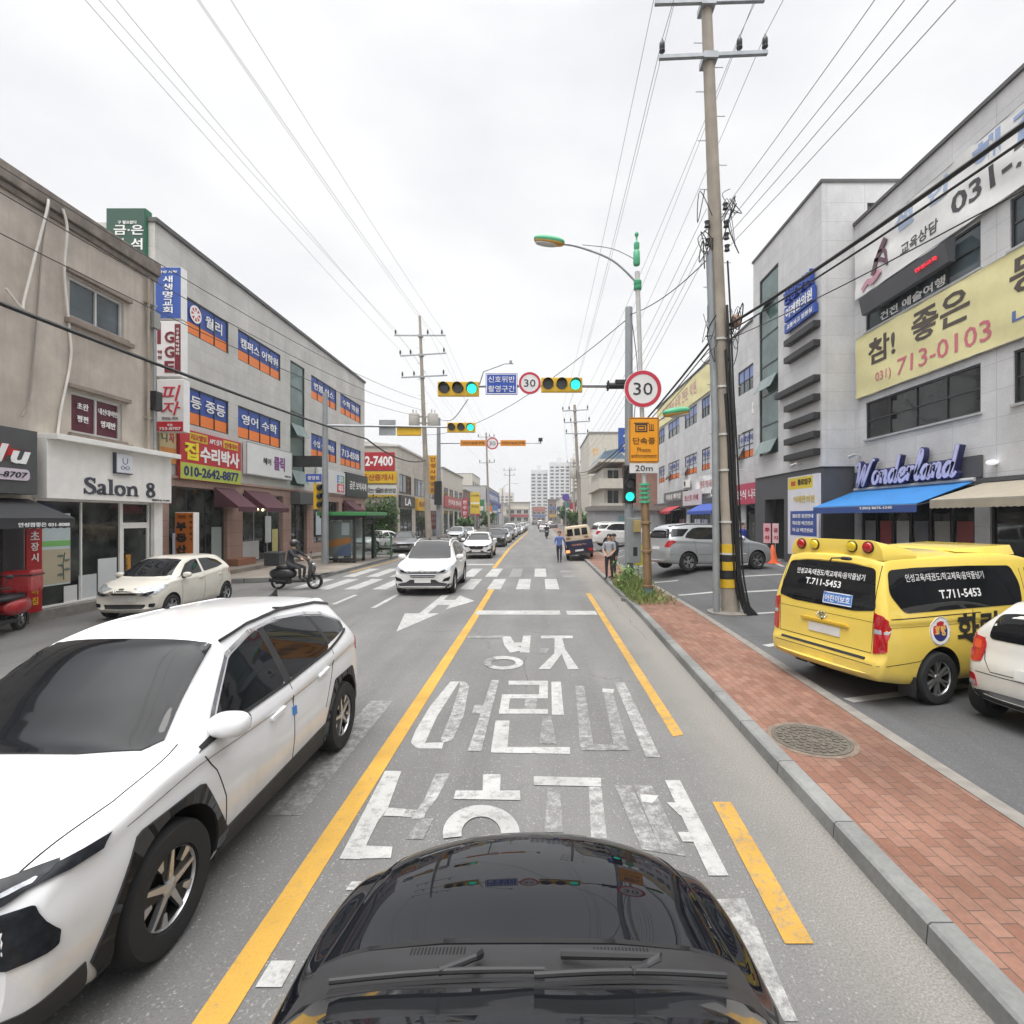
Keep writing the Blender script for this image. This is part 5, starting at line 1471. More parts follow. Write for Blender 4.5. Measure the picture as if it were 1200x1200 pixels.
for x0 in (-0.40, 0.22):
    sl = [[(x0 + 0.012 * k, 1.05), (x0 + 0.012 * k + 0.005, 1.05), (x0 + 0.012 * k + 0.005, 1.085), (x0 + 0.012 * k, 1.085)] for k in range(16)]
    c.add('cowl_vent', M('vent_black', (0.004, 0.004, 0.004), 0.9), [('T', sl, 0.008)], join=True)
for x0, x1 in ((-0.58, 0.05), (0.02, 0.60)):
    P0, n0 = c.hit('T', x0, 1.30); P1, n1 = c.hit('T', x1, 1.25)
    mid = [P0.lerp(P1, k / 6) + Vector((0, 0, 0.035 + 0.012 * math.sin(math.pi * k / 6))) for k in range(7)]
    mb = MB(); mb.tube(mid, 0.009, 8); mb.tube([p + Vector((0, -0.012, -0.02)) for p in mid], 0.006, 6)
    mb.tube([mid[3], mid[3] + Vector((0.10, 0.05, 0.0)), Vector((x0 * 0.45 + 0.1, c.L / 2 - 1.12, 1.07))], [0.012, 0.011, 0.016], 8)
    mb.build('wiper', m_trim, c.t, smooth=40)
c.add('headlight', m_lens, fpair('F', rounded([(0.34, 0.60), (0.52, 0.585), (0.70, 0.66), (0.72, 0.78), (0.5, 0.70)], 0.03), 0.01))
c.add('grille', m_trim, [('F', [rounded([(-0.30, 0.58), (0.30, 0.58), (0.27, 0.70), (-0.27, 0.70)], 0.03)], 0.008)])
c.add('side_window', m_cglass, both([rounded([(1.30, 1.0), (1.75, 1.31), (2.2, 1.375), (2.2, 1.01)], 0.04)], 0.006))
c.add('side_window', m_cglass, both([rounded([(2.28, 1.02), (2.28, 1.37), (2.9, 1.33), (3.1, 1.14)], 0.04)], 0.006))
mirror_pair(c, m_ego, 1.62, 1.05, 0.83, (0.10, 0.07, 0.07))
c.wheels('split', 5)

# ---------------------------------------------------------------- where the vehicles stand
place(TUC.t, (-3.05, 4.22, 0), math.pi)
place(HB1.t, (-10.1, 14.0, 0), math.pi + R(2))
place(HB2.t, (6.99, 6.0, 0.087), R(-72))
place(VAN.t, (6.30, 7.97, 0.087), R(-72))
place(SF.t, (-3.80, 18.6, 0), math.pi + R(1.5))
place(TV.t, (-3.85, 33.2, 0), math.pi)
place(MP1.t, (6.75, 20.4, lotz(6.75, 20.4) - 0.02), R(-75)); MP1.t.rotation_euler = (0, R(-1.5), R(-75))
dup(MP1.t, (6.1, 37.0, 0.45), R(-80), 'long white people carrier parked behind the grey signal post, beyond the silver one', swap={'paint_silver': m_w2})
place(PK, (2.50, 31.8, 0.09), R(-2)); PK.rotation_euler = (0, R(-7), R(-3))
place(EGO.t, (-0.035, 2.80 - 1.85, 0), 0)
place(SDW.t, (-12.1, 38.6, 0.14), math.pi + R(-20))
dup(SDW.t, (-9.6, 36.6, 0.14), math.pi + R(12), 'dark grey car nosing out of the side street past the bus shelter', 'cars in the side street', swap={'paint_solid_white': m_gry})
q = [(TV, 43.5 + 2.1, {'paint_solid_white': m_bk}, 'black suv queuing behind the white compact suv'),
     (SDW, 52.5, {'paint_solid_white': m_slv}, 'silver saloon queuing just behind the black suv'),
     (TV, 59.5, {'paint_solid_white': m_gry}, 'grey suv queuing behind the silver saloon'),
     (MP1, 67.5, {'paint_silver': m_w2}, 'tall white van queuing behind the grey suv'),
     (SDW, 75.0, {'paint_solid_white': m_gry}, 'dark saloon queuing behind the tall white van'),
     (SDW, 82.0, {}, 'small white saloon far down the queue before the silver one'),
     (TV, 89.0, {'paint_solid_white': m_slv}, 'silver suv far down the oncoming queue'),
     (SDW, 97.0, {'paint_solid_white': m_bk}, 'black saloon near the far end of the queue'),
     (TV, 106.0, {}, 'white suv at the far end of the queue')]
for src, y, sw, lab in q:
    dup(src.t, (-4.0 + (y - 43) * 0.012 + 0.12 * math.sin(y), y, 0), math.pi, lab, QG, swap=sw)
for (x, y, src, sw, lab) in ((-8.6, 62, SDW, {}, 'white car parked at the left kerb by the yellow sign board'), (-8.8, 55, TV, {'paint_solid_white': m_slv}, 'silver suv parked at the left kerb before the yellow sign board'),
                             (0.6, 118, TV, {'paint_solid_white': m_bk}, 'black suv driving away in our lane, far off'), (0.9, 96, SDW, {}, 'white car ahead in our lane beyond the motorcyclist')):
    dup(src.t, (x, y, 0), 0 if x > 0 else math.pi, lab, 'cars further down the street', swap=sw)
# ================================================================ buildings: shared pieces
def FL(X): return Face((X, 0, 0), (0, 1, 0), (1, 0, 0))        # walls on the left, u = y
def FR(X): return Face((X, 0, 0), (0, -1, 0), (-1, 0, 0))      # walls on the right, u = -y
def FS(Y): return Face((0, Y, 0), (1, 0, 0), (0, -1, 0))       # walls that face us, u = x

_L = {}
def LM(h):
    """Flat sign paint of one colour."""
    if h not in _L:
        _L[h] = M('sign_paint_' + h, tuple(c * 0.92 for c in hx(h)), 0.5, var=0.06, scale=2.0)
    return _L[h]
W_, K_ = 'f4f4f2', '1c1c1e'

m_alu = M('aluminium', (0.42, 0.43, 0.44), 0.4, 0.7)
m_steel = M('galvanised_steel', (0.36, 0.38, 0.40), 0.45, 0.55, var=0.15)
m_wframe = M('window_frame_white', (0.55, 0.55, 0.54), 0.45)
m_dframe = M('window_frame_dark', (0.03, 0.032, 0.035), 0.4)
g_sky = glass('pane_blue', (0.06, 0.08, 0.09), 0.03)
g_dark = glass('pane_dark', (0.022, 0.024, 0.024), 0.04)
g_shop = glass('pane_shop', (0.030, 0.034, 0.030), 0.05, var=0.8, scale=1.6)
g_green = glass('pane_green', (0.10, 0.16, 0.15), 0.06, var=0.25)
m_inside = M('shop_interior', (0.10, 0.085, 0.07), 0.8, var=0.7, scale=1.3)

def lettering(parent, F, rows, d):
    """rows: (text, u, z, height, colour[, width, bold, align, shear, spacing])"""
    by = {}
    for r in rows:
        by.setdefault(r[4], []).append(r)
    for col, rs in by.items():
        mb = MB()
        for r in rs:
            r = list(r) + [None, 0.015, 'c', 0.0, 1.0][len(r) - 5:]
            mb.ftext(F, r[0], r[1], r[2], r[3], d, d + 0.012, w=r[5], bold=r[6], align=r[7], shear=r[8], spacing=r[9])
        mb.build('lettering', LM(col), parent, recalc=False)

def sign(name, label, F, u0, u1, z0, z1, d0, d1, col, rows=(), edge=None, cat='sign', group=None, strips=(), mat=None, bevel=0.008):
    """A sign box on a plane: board, coloured bands, raised lettering."""
    t = thing(name, label, cat, tuple(F.P((u0 + u1) / 2, z0, d0)), 0, group)
    mb = MB(); mb.fbox(F, u0, u1, z0, z1, d0, d1)
    mb.build('board', mat or LM(col), t, bevel=bevel)
    for k, (a, b, c, e, cc) in enumerate(strips):
        mb = MB(); mb.fbox(F, a, b, c, e, d1, d1 + 0.004 + 0.001 * k); mb.build('colour_band', LM(cc), t)
    if edge:
        mb = MB(); mb.frame(F, u0 - 0.01, u1 + 0.01, z0 - 0.01, z1 + 0.01, 0.05, d1 - 0.02, d1 + 0.006); mb.build('frame', LM(edge) if isinstance(edge, str) else edge, t)
    if rows:
        lettering(t, F, rows, d1 + 0.005 + 0.001 * len(strips))
    return t

def window(b, F, u0, u1, z0, z1, depth=0.14, cols=2, rows=1, frame=None, pane=None, w=0.055, d=0.0, bands=(), texts=(), open_=()):
    """A window set into its opening: frame and bars, glass, coloured film with lettering stuck to the glass."""
    mb = MB()
    mb.frame(F, u0, u1, z0, z1, w, d - depth, d - depth + 0.07)
    for i in range(1, cols):
        u = u0 + (u1 - u0) * i / cols
        mb.fbox(F, u - w * 0.4, u + w * 0.4, z0 + w, z1 - w, d - depth, d - depth + 0.062)
    for i in range(1, rows):
        z = z0 + (z1 - z0) * i / rows
        mb.fbox(F, u0 + w, u1 - w, z - w * 0.4, z + w * 0.4, d - depth, d - depth + 0.056)
    o = mb.build('window', frame or m_dframe, b)
    mb = MB(); mb.fbox(F, u0 + w * 0.5, u1 - w * 0.5, z0 + w * 0.5, z1 - w * 0.5, d - depth + 0.005, d - depth + 0.022)
    mb.build('pane', pane or g_dark, o)
    for (a, c, col) in bands:
        for i in range(cols):
            ua, ub = u0 + (u1 - u0) * i / cols + w * 0.45, u0 + (u1 - u0) * (i + 1) / cols - w * 0.45
            mb = MB(); mb.fbox(F, ua, ub, z0 + (z1 - z0) * a, z0 + (z1 - z0) * c, d - depth + 0.024, d - depth + 0.028)
            mb.build('window_film', LM(col), o)
    if texts:
        lettering(o, F, texts, d - depth + 0.066)
    for (ua, ub, za, zb) in open_:      # a sash tilted out at the bottom
        mb = MB()
        A = [F.P(ua, zb, d - 0.02), F.P(ub, zb, d - 0.02), F.P(ub, za, d + 0.32), F.P(ua, za, d + 0.32)]
        mb.prism(A, [p + F.n * 0.03 for p in A]); mb.build('open_sash', pane or g_green, o)
    return o

def shell(b, x0, x1, y0, y1, z0, z1, mat, F, holes, depth=0.14, side_holes=(), side=None, roof=True, name='wall'):
    """Walls of one building: the street face gets its openings, the other faces stay plain."""
    mb = MB()
    u0, u1 = sorted(((y0, y1) if F.u.y > 0 else (-y0, -y1)))
    wall_grid(mb, F, u0, u1, z0, z1, holes, depth)
    fx = F.o.x
    bx = x0 if abs(x1 - fx) < 1e-3 else x1
    wall_grid(mb, FS(y0), min(x0, x1), max(x0, x1), z0, z1, list(side_holes), depth)
    mb.add([(bx, y0, z0), (bx, y1, z0), (bx, y1, z1), (bx, y0, z1)], [(0, 1, 2, 3)])
    mb.add([(x0, y1, z0), (x1, y1, z0), (x1, y1, z1), (x0, y1, z1)], [(0, 1, 2, 3)])
    if roof:
        mb.add([(x0, y0, z1 - 0.35), (x1, y0, z1 - 0.35), (x1, y1, z1 - 0.35), (x0, y1, z1 - 0.35)], [(0, 1, 2, 3)])
    return mb.build(name, mat, b, recalc=False)

# ================================================================ left side
m_tan = M('plaster_tan', (0.50, 0.445, 0.385), 0.85, var=0.16, scale=1.4, bump=0.25, bscale=35, dirt=0.35)
m_tancor = M('cornice_grimy', (0.21, 0.18, 0.155), 0.9, var=0.35, scale=3.0, dirt=0.6)
m_tansill = M('sill_tan', (0.26, 0.215, 0.18), 0.85, var=0.2)
m_panelL = panels('panel_grey_left', (0.56, 0.548, 0.52), 1.20, 0.60, (0.40, 0.39, 0.37), mortar=0.007, var=0.04, dirt=0.18)
m_gran = panels('granite_brown', (0.36, 0.235, 0.19), 0.9, 0.6, (0.09, 0.06, 0.05), mortar=0.006, var=0.07)
m_white = M('cladding_white', (0.84, 0.825, 0.79), 0.55, var=0.06, dirt=0.1)
m_darkf = M('fascia_charcoal', (0.075, 0.077, 0.08), 0.6)

# ---- tan plaster building with the hair salon
X1 = -12.3
F = FL(X1)
b = thing('tan_building', 'tan plastered three storey building with white hoses hanging down its wall', 'building', (X1, 9, 0))
h = [(13.4, 15.15, 7.78, 8.85), (13.45, 15.1, 4.75, 5.85), (12.5, 16.2, 0.25, 2.98), (3.0, 12.2, 0.2, 2.95)]
shell(b, X1 - 14, X1, 2.0, 16.42, 0, 10.5, m_tan, F, h, 0.16)
mb = MB(); mb.fbox(F, 1.9, 16.44, 10.22, 10.62, -0.3, 0.16); mb.fbox(F, 1.9, 16.43, 10.05, 10.2, -0.1, 0.08); mb.build('cornice', m_tancor, b, bevel=0.02)
for (a, c, z0, z1) in h[:2]:
    mb = MB(); mb.fbox(F, a - 0.15, c + 0.2, z1 + 0.06, z1 + 0.17, -0.02, 0.13); mb.build('lintel', m_tansill, b, bevel=0.012)
    mb = MB(); mb.fbox(F, a - 0.15, c + 0.25, z0 - 0.2, z0 - 0.07, -0.02, 0.15); mb.fbox(F, a - 0.08, c + 0.12, z0 - 0.068, z0 - 0.002, -0.02, 0.10); mb.build('sill', m_tansill, b, bevel=0.012)
window(b, F, *h[0], depth=0.13, cols=2, frame=m_wframe, pane=g_sky, w=0.07)
w2 = window(b, F, *h[1], depth=0.13, cols=2, frame=m_wframe, pane=g_dark, w=0.07, bands=[(0.06, 0.94, '5a2030')],
       texts=[('초완', 13.86, 5.42, 0.18, W_), ('평편', 13.86, 5.08, 0.18, W_), ('내신대비반', 14.68, 5.42, 0.17, W_, 0.66), ('영재반', 14.68, 5.06, 0.19, W_, 0.5)])
# shop front of the salon
win = (12.5, 15.1, 0.25, 2.98)
window(b, F, *win, depth=0.10, cols=2, frame=m_white, pane=g_shop, w=0.05)
window(b, F, 15.1, 16.2, 2.3, 2.98, depth=0.10, cols=1, frame=m_white, pane=g_shop, w=0.06)
mb = MB(); mb.frame(F, 15.1, 16.2, 0.25, 2.28, 0.09, -0.12, -0.03); mb.fbox(F, 15.12, 16.18, 2.28, 2.32, -0.1, -0.02); d_ = mb.build('door', m_white, b)
mb = MB(); mb.fbox(F, 15.18, 16.12, 0.34, 2.2, -0.095, -0.08); mb.build('pane', g_shop, d_)
mb = MB(); mb.tube([F.P(15.3, 0.9, -0.02), F.P(15.3, 1.35, -0.02)], 0.02, 8); mb.build('handle', M('handle_brass', (0.5, 0.30, 0.06), 0.3, 0.8), d_)
mb = MB(); mb.fbox(F, 15.32, 15.5, 0.95, 1.4, -0.078, -0.07); mb.build('door_notice', LM('c98a2a'), d_)
mb = MB(); mb.fbox(F, 16.2, 16.56, 0.2, 2.98, -0.05, 0.12); mb.build('corner_column', m_white, b, bevel=0.01)
mb = MB(); mb.fbox(F, 12.1, 16.6, -0.02, 0.25, -0.1, 0.25); mb.build('base_step', m_conc, b, bevel=0.01)
for (a, c, z0, z1, col) in ((12.55, 13.5, 0.78, 2.62, 'c8d6d8'), (13.75, 14.3, 0.28, 0.95, 'cfd2d2'), (14.35, 14.98, 0.28, 1.35, 'd9dcdc'), (13.32, 13.7, 0.28, 0.72, 'dcdcd8')):
    mb = MB(); mb.fbox(F, a, c, z0, z1, -0.074, -0.066); p_ = mb.build('window_poster', LM(col), b)
    if a == 12.55:
        mb = MB(); mb.fbox(F, a, c, 1.78, 1.92, -0.066, -0.062); mb.build('poster_band', LM('7fc06a'), p_)
        mb = MB(); mb.fbox(F, a, c, 0.82, 1.70, -0.066, -0.063); mb.build('poster_band', LM('bfb39a'), p_)
        mb = MB(); mb.tube([F.P(13.3, 0.9, -0.05), F.P(13.28, 1.3, -0.05), F.P(13.33, 1.6, -0.05)], 0.012, 6)
        for k in range(5):
            z = 1.05 + 0.12 * k
            mb.ell(F.P(13.3 + (0.09 if k % 2 else -0.09), z, -0.05), (0.012, 0.085, 0.03), 10, 6)
        mb.build('poster_plant', LM('6b7d72'), p_)
mb = MB()
rr = random.Random(5)
for k in range(46):
    u, z = rr.uniform(13.4, 15.0), rr.uniform(0.35, 1.5)
    mb.ell(F.P(u, z, -0.35), (0.03, rr.uniform(0.04, 0.1), rr.uniform(0.03, 0.1)), 7, 5)
# left shop: charcoal front, awning
mb = MB(); mb.fbox(F, 3.0, 12.18, 0.0, 0.2, -0.1, 0.2); mb.build('base_step', m_conc, b)
window(b, F, 3.0, 11.7, 0.2, 2.95, depth=0.12, cols=5, frame=m_dframe, pane=g_dark)
mb = MB(); mb.fbox(F, 11.72, 12.2, 0.2, 2.95, -0.1, 0.02); mb.build('shop_pier', m_darkf, b)
for (yy, w_, amp) in ((12.72, 0.036, 0.10), (13.0, 0.022, 0.05)):
    pass
def hose(name, pts, r, mat, parent):
    mb = MB(); mb.tube(catmull(pts, 6), r, 8); return mb.build(name, mat, parent, smooth=60)
m_hose = M('hose_white', (0.74, 0.71, 0.66), 0.6, var=0.1)
hose('hanging_hose', [F.P(12.62, 10.35, 0.20), F.P(12.55, 10.0, 0.22), F.P(12.36, 8.8, 0.12), F.P(12.12, 7.65, 0.10), F.P(12.05, 7.45, 0.12), F.P(11.7, 7.75, 0.10)], 0.028, m_hose, b)
hose('hanging_hose', [F.P(12.66, 10.3, 0.20), F.P(12.6, 9.2, 0.07), F.P(12.45, 7.0, 0.05), F.P(12.3, 5.4, 0.05), F.P(12.1, 4.9, 0.08)], 0.02, M('hose_grey', (0.30, 0.27, 0.24), 0.7), b)
hose('hanging_hose', [F.P(13.0, 10.35, 0.20), F.P(13.12, 9.9, 0.2), F.P(13.15, 8.8, 0.10), F.P(13.35, 7.4, 0.05), F.P(13.38, 6.6, 0.05), F.P(13.1, 5.2, 0.05), F.P(13.0, 4.5, 0.06)], 0.03, m_hose, b)
for yy, r_, mt in ((15.98, 0.045, M('pipe_beige', (0.36, 0.31, 0.25), 0.6)), (16.22, 0.035, m_steel)):
    mb = MB(); mb.tube([F.P(yy, 10.0, 0.1), F.P(yy, 3.2, 0.1)], r_, 10)
    for z in (9.2, 7.4, 5.6, 3.9):
        mb.fbox(F, yy - 0.07, yy + 0.07, z, z + 0.05, 0.0, 0.15)
    mb.build('drain_pipe', mt, b, smooth=40)
mb = MB(); mb.fbox(F, 16.1, 16.38, 5.9, 6.5, 0.05, 0.25); mb.build('meter_box', m_trim, b, bevel=0.01)
mb = MB(); mb.fbox(F, 16.1, 16.36, 8.5, 9.0, 0.05, 0.2); mb.build('meter_box', M('box_grey', (0.3, 0.3, 0.28), 0.6), b, bevel=0.01)

# salon sign
Fs = FL(X1)
t = thing('salon_sign', 'white fascia sign with dark serif words Salon 8 and a square emblem', 'sign', (X1 + 0.4, 14.5, 3))
mb = MB(); mb.fbox(Fs, 12.42, 16.62, 2.98, 4.42, 0.0, 0.36); mb.build('board', m_white, t, bevel=0.01)
mb = MB(); mb.fbox(Fs, 12.42, 16.70, 4.42, 4.56, -0.02, 0.62); mb.build('canopy_ledge', m_white, t, bevel=0.01)
Fd = FL(X1 + 0.36)
mS = M('letter_slate', (0.05, 0.055, 0.075), 0.5)
def stroke(mb, F, pts, w, d0, d1, n=5):
    """A flat brush stroke: pts (u, z[, width factor])."""
    P = catmull([(p[0], p[1], p[2] if len(p) > 2 else 1.0) for p in pts], n)
    Lf, Rt = [], []
    for i, p in enumerate(P):
        a, c = P[max(i - 1, 0)], P[min(i + 1, len(P) - 1)]
        tx, tz = c.x - a.x, c.y - a.y
        l = math.hypot(tx, tz) or 1
        hw = w * p.z / 2
        Lf.append((p.x - tz / l * hw, p.y + tx / l * hw)); Rt.append((p.x + tz / l * hw, p.y - tx / l * hw))
    for i in range(len(P) - 1):
        mb.fprism(F, [Lf[i], Lf[i + 1], Rt[i + 1], Rt[i]], d0, d1)
def serif_salon(mb, u, z, s):
    th, tk = 0.085 * s, 0.19 * s
    q = 1.32 * s
    def bar(x0, x1, y0, y1): mb.fbox(Fd, u + x0 * q, u + x1 * q, z + y0 * s, z + y1 * s, 0.0, 0.025)
    def st(pts, w=1.0): stroke(mb, Fd, [(u + p[0] * q, z + p[1] * s, *(p[2:])) for p in pts], tk * w * 1.1, 0.0, 0.025)
    st([(0.55, 0.80, .4), (0.42, 0.93, .5), (0.28, 0.93, .7), (0.13, 0.80, 1), (0.2, 0.62, 1), (0.38, 0.50, 1.1), (0.55, 0.36, 1), (0.56, 0.16, 1), (0.38, 0.045, .6), (0.2, 0.06, .5), (0.07, 0.22, .4)]); bar(.55, .60, .66, .98); bar(.03, .08, .0, .32)       # S
    st([(0.78, 0.50, .8), (0.90, 0.60, .6), (1.06, 0.56, .8), (1.09, 0.42, 1), (1.09, 0.12, 1), (1.16, 0.04, .6), (1.24, 0.06, .4)]); st([(1.09, 0.36, .5), (0.85, 0.27, .7), (0.78, 0.13, 1), (0.90, 0.045, .7), (1.08, 0.12, .5)])                                         # a
    bar(1.40, 1.56, .0, .98); bar(1.32, 1.44, .92, .98); bar(1.30, 1.66, .0, .06)                                                                                                                                      # l
    st([(2.02, .62, .5), (1.82, .52, 1), (1.78, .31, 1), (1.84, .12, 1), (2.02, .02, .5), (2.20, .12, 1), (2.26, .31, 1), (2.20, .52, 1), (2.02, .62, .5)])                                                              # o
    bar(2.48, 2.64, .0, .60); bar(2.40, 2.50, .56, .62); bar(2.38, 2.74, .0, .06); bar(2.92, 3.08, .0, .45); bar(2.84, 3.18, .0, .06); st([(2.62, .46, .5), (2.78, .60, .7), (2.94, .56, .9), (3.0, .40, .9)])               # n
    st([(3.98, .95, .5), (3.80, .84, .9), (3.82, .66, 1), (3.98, .52, .8), (4.16, .38, 1), (4.20, .16, 1), (3.98, .02, .6), (3.78, .14, 1), (3.80, .36, 1), (3.98, .52, .8), (4.14, .66, 1), (4.14, .84, .9), (3.98, .95, .5)])  # 8
mb = MB(); serif_salon(mb, 13.4, 3.14, 0.44)
mb.build('lettering', mS, t)
mb = MB(); mb.fbox(Fd, 14.36, 14.92, 3.78, 4.32, 0.0, 0.10); o = mb.build('emblem_box', LM('e6e8f0'), t, bevel=0.02)
mb = MB(); mb.fbox(Fd, 14.33, 14.355, 3.76, 4.34, 0.0, 0.09); mb.fbox(Fd, 14.33, 14.94, 3.755, 3.775, 0.0, 0.09); mb.build('emblem_shadow_gap', mS, o)
mb = MB()
stroke(mb, Fd, [(14.49, 3.93), (14.55, 3.88), (14.64, 3.93), (14.73, 3.98), (14.79, 3.93), (14.73, 3.88), (14.64, 3.93), (14.55, 3.98), (14.49, 3.93)], 0.014, 0.10, 0.108, 4)
stroke(mb, Fd, [(14.56, 4.21), (14.56, 4.09), (14.64, 4.03), (14.72, 4.09), (14.72, 4.21)], 0.014, 0.10, 0.108, 4)
mb.build('emblem', LM('4a5580'), o)
lettering(t, Fd, [('상담문의 TEL. 711-8088', 16.15, 3.03, 0.055, '333338', 0.75)], 0.002)

sign('shop_sign', 'charcoal shop fascia with red edged white letters above the black awning', FL(X1), 2.5, 12.16, 3.05, 4.55, 0.0, 0.38, K_, mat=m_darkf)
t = bpy.data.objects['shop_sign']
mb = MB()
Fq = FL(X1 + 0.38)
for bo, d0, d1, nm, col in ((0.13, 0.0, 0.015, 'letter_halo', 'b8141c'), (0.03, 0.015, 0.03, 'lettering', W_)):
    mb = MB(); mb.ftext(Fq, 'olu', 11.30, 3.74, 0.42, d0, d1, w=1.35, align='c', bold=bo, shear=0.25, spacing=1.25); mb.build(nm, LM(col), t, recalc=False)
mb = MB(); mb.fprism(Fq, rounded([(10.2, 3.36), (11.95, 3.36), (11.95, 3.62), (10.2, 3.62)], 0.1), 0, 0.03); o = mb.build('phone_plate', LM('d8ccd8'), t)
lettering(o, Fq, [('031-715-8707', 11.15, 3.42, 0.13, '222226', 1.5, 0.01, 'c', 0.2)], 0.03)

def awning(name, label, F, u0, u1, zt, zf, reach, valance, mat, group=None, frame=True, drop=0.0, text=None, vmat=None):
    """Sloped canvas with a valance and closed ends."""
    t = thing(name, label, 'awning', tuple(F.P((u0 + u1) / 2, zf, 0)), 0, group)
    mb = MB()
    A = [F.P(u0, zt, 0.02), F.P(u1, zt, 0.02), F.P(u1, zf, reach), F.P(u0, zf, reach)]
    mb.prism(A, [p - Vector((0, 0, 0.025)) for p in A])
    mb.build('canvas', mat, t)
    mb = MB()
    n = max(2, int((u1 - u0) / 0.18))
    for i in range(n):
        a, c = u0 + (u1 - u0) * i / n, u0 + (u1 - u0) * (i + 1) / n
        mb.fprism(F, [(a, zf - 0.026), (c, zf - 0.026), (c, zf - valance * 0.92), ((a + c) / 2, zf - valance), (a, zf - valance * 0.92)], reach - 0.012, reach)
    v = mb.build('valance', vmat or mat, t)
    if text:
        lettering(t, F, [text], reach + 0.002)
    if not frame:
        mb = MB()
        for u in (u0, u1 - 0.012):
            mb.fprism(F, [(u, 0)], 0, 0) if False else mb.prism([F.P(u, zt, 0.02), F.P(u, zf - 0.03, reach), F.P(u, zf - 0.03, 0.02)], [F.P(u + 0.012, zt, 0.02), F.P(u + 0.012, zf - 0.03, reach), F.P(u + 0.012, zf - 0.03, 0.02)])
            mb.build('end_flap', mat, t); mb = MB()
    else:
        mb = MB()
        for u in (u0 + 0.1, u1 - 0.1):
            mb.tube([F.P(u, zt - 0.35, 0.02), F.P(u, zf - 0.05, reach - 0.05)], 0.018, 6)
        mb.tube([F.P(u0, zf - 0.03, reach - 0.02), F.P(u1, zf - 0.03, reach - 0.02)], 0.022, 8)
        mb.build('frame', m_alu, t)
    return t
m_blkcanvas = M('canvas_black', (0.03, 0.031, 0.034), 0.8, var=0.2)
awning('awning', 'black canvas awning over the red scooter at the left edge', FL(X1), 4.0, 12.3, 2.96, 2.50, 1.15, 0.24, m_blkcanvas, frame=False, text=('안성참좋은 031-8088', 11.55, 2.30, 0.10, W_, 1.2))
t = sign('vertical_banner', 'tall red banner with white and yellow letters under the black awning', FL(X1), 11.95, 12.33, 0.26, 2.25, 0.28, 0.33, 'b01820',
         [('초', 12.14, 1.98, 0.20, W_), ('장', 12.14, 1.72, 0.20, W_), ('시', 12.14, 1.46, 0.20, W_), ('한', 12.14, 0.92, 0.18, 'f2c230'), ('끼', 12.14, 0.68, 0.18, 'f2c230'), ('집', 12.14, 0.44, 0.18, 'f2c230')], cat='banner')

# ---- long grey panelled academy building
X2 = -14.3
F = FL(X2)
b = thing('grey_building', 'long grey panelled three storey building with blue and orange window films', 'building', (X2, 30, 0))
z3, z2 = (10.04, 11.5), (6.33, 7.86)
cols = [(20.7, 23.57), (24.3, 28.3), (32.1, 36.1), (36.8, 41.0)]
h = [(a, c, *z3) for a, c in cols] + [(a, c, *z2) for a, c in cols] + [(29.4, 31.2, 4.4, 11.6)]
shops = [(19.7, 23.4, 0.3, 3.75), (24.6, 28.5, 0.3, 3.7), (29.4, 31.4, 0.3, 3.6), (32.3, 36.4, 0.9, 3.6), (37.0, 41.0, 0.9, 3.6)]
shell(b, X2 - 14, X2, 19.05, 41.9, 4.1, 13.5, m_panelL, F, h, 0.12)
shell(b, X2 - 14, X2 + 0.05, 19.05, 41.9, 0, 4.1, m_gran, FL(X2 + 0.05), shops, 0.3, roof=False)
mb = MB(); mb.fbox(F, 19.0, 41.95, 13.5, 13.68, -0.4, 0.10); mb.build('parapet_coping', M('coping_dark', (0.09, 0.09, 0.09), 0.6), b, bevel=0.02)
mb = MB(); mb.fbox(F, 19.0, 41.95, 4.05, 4.16, 0.0, 0.13); mb.build('granite_band', m_gran, b, bevel=0.01)
BL, OR = '2d4fa3', 'f08030'
tx3 = [[('월리', 22.55, 10.72, 0.50, W_, 1.15)], [('캠퍼스 어학원', 26.3, 10.72, 0.46, W_, 3.5)], [('번봄 어스', 34.1, 10.72, 0.46, W_, 3.1)], [('수학 학원', 38.9, 10.72, 0.46, W_, 3.3)]]
tx2 = [[('등 중등', 22.2, 7.05, 0.50, W_, 2.3)], [('영어 수학', 26.3, 7.05, 0.48, W_, 3.3)], [('수업 선행학습', 34.1, 7.05, 0.42, W_, 3.3)], [('713-8508', 38.9, 7.02, 0.50, W_, 3.5)]]
for (a, c), r3, r2 in zip(cols, tx3, tx2):
    window(b, F, a, c, *z3, depth=0.10, cols=3 if c - a < 3.2 else 4, frame=m_dframe, pane=g_sky, w=0.05, bands=[(0.36, 0.97, BL), (0.03, 0.345, OR)], texts=r3)
    op = [(24.4, 25.25, 6.36, 6.85)] if a == 24.3 else []
    window(b, F, a, c, *z2, depth=0.10, cols=3 if c - a < 3.2 else 4, frame=m_dframe, pane=g_sky, w=0.05, bands=[(0.36, 0.97, BL), (0.03, 0.345, OR)], texts=r2)
o = [x for x in b.children if x.name.startswith('window')][0]
mb = MB()
for rr_, c_, dd in ((0.36, W_, 0.0), ):
    mb.fprism(F, [(21.35 + 0.36 * math.cos(k * math.pi / 12), 10.98 + 0.36 * math.sin(k * math.pi / 12)) for k in range(24)], -0.03, -0.02)
mb.build('window_emblem', LM(W_), o)
mb = MB()
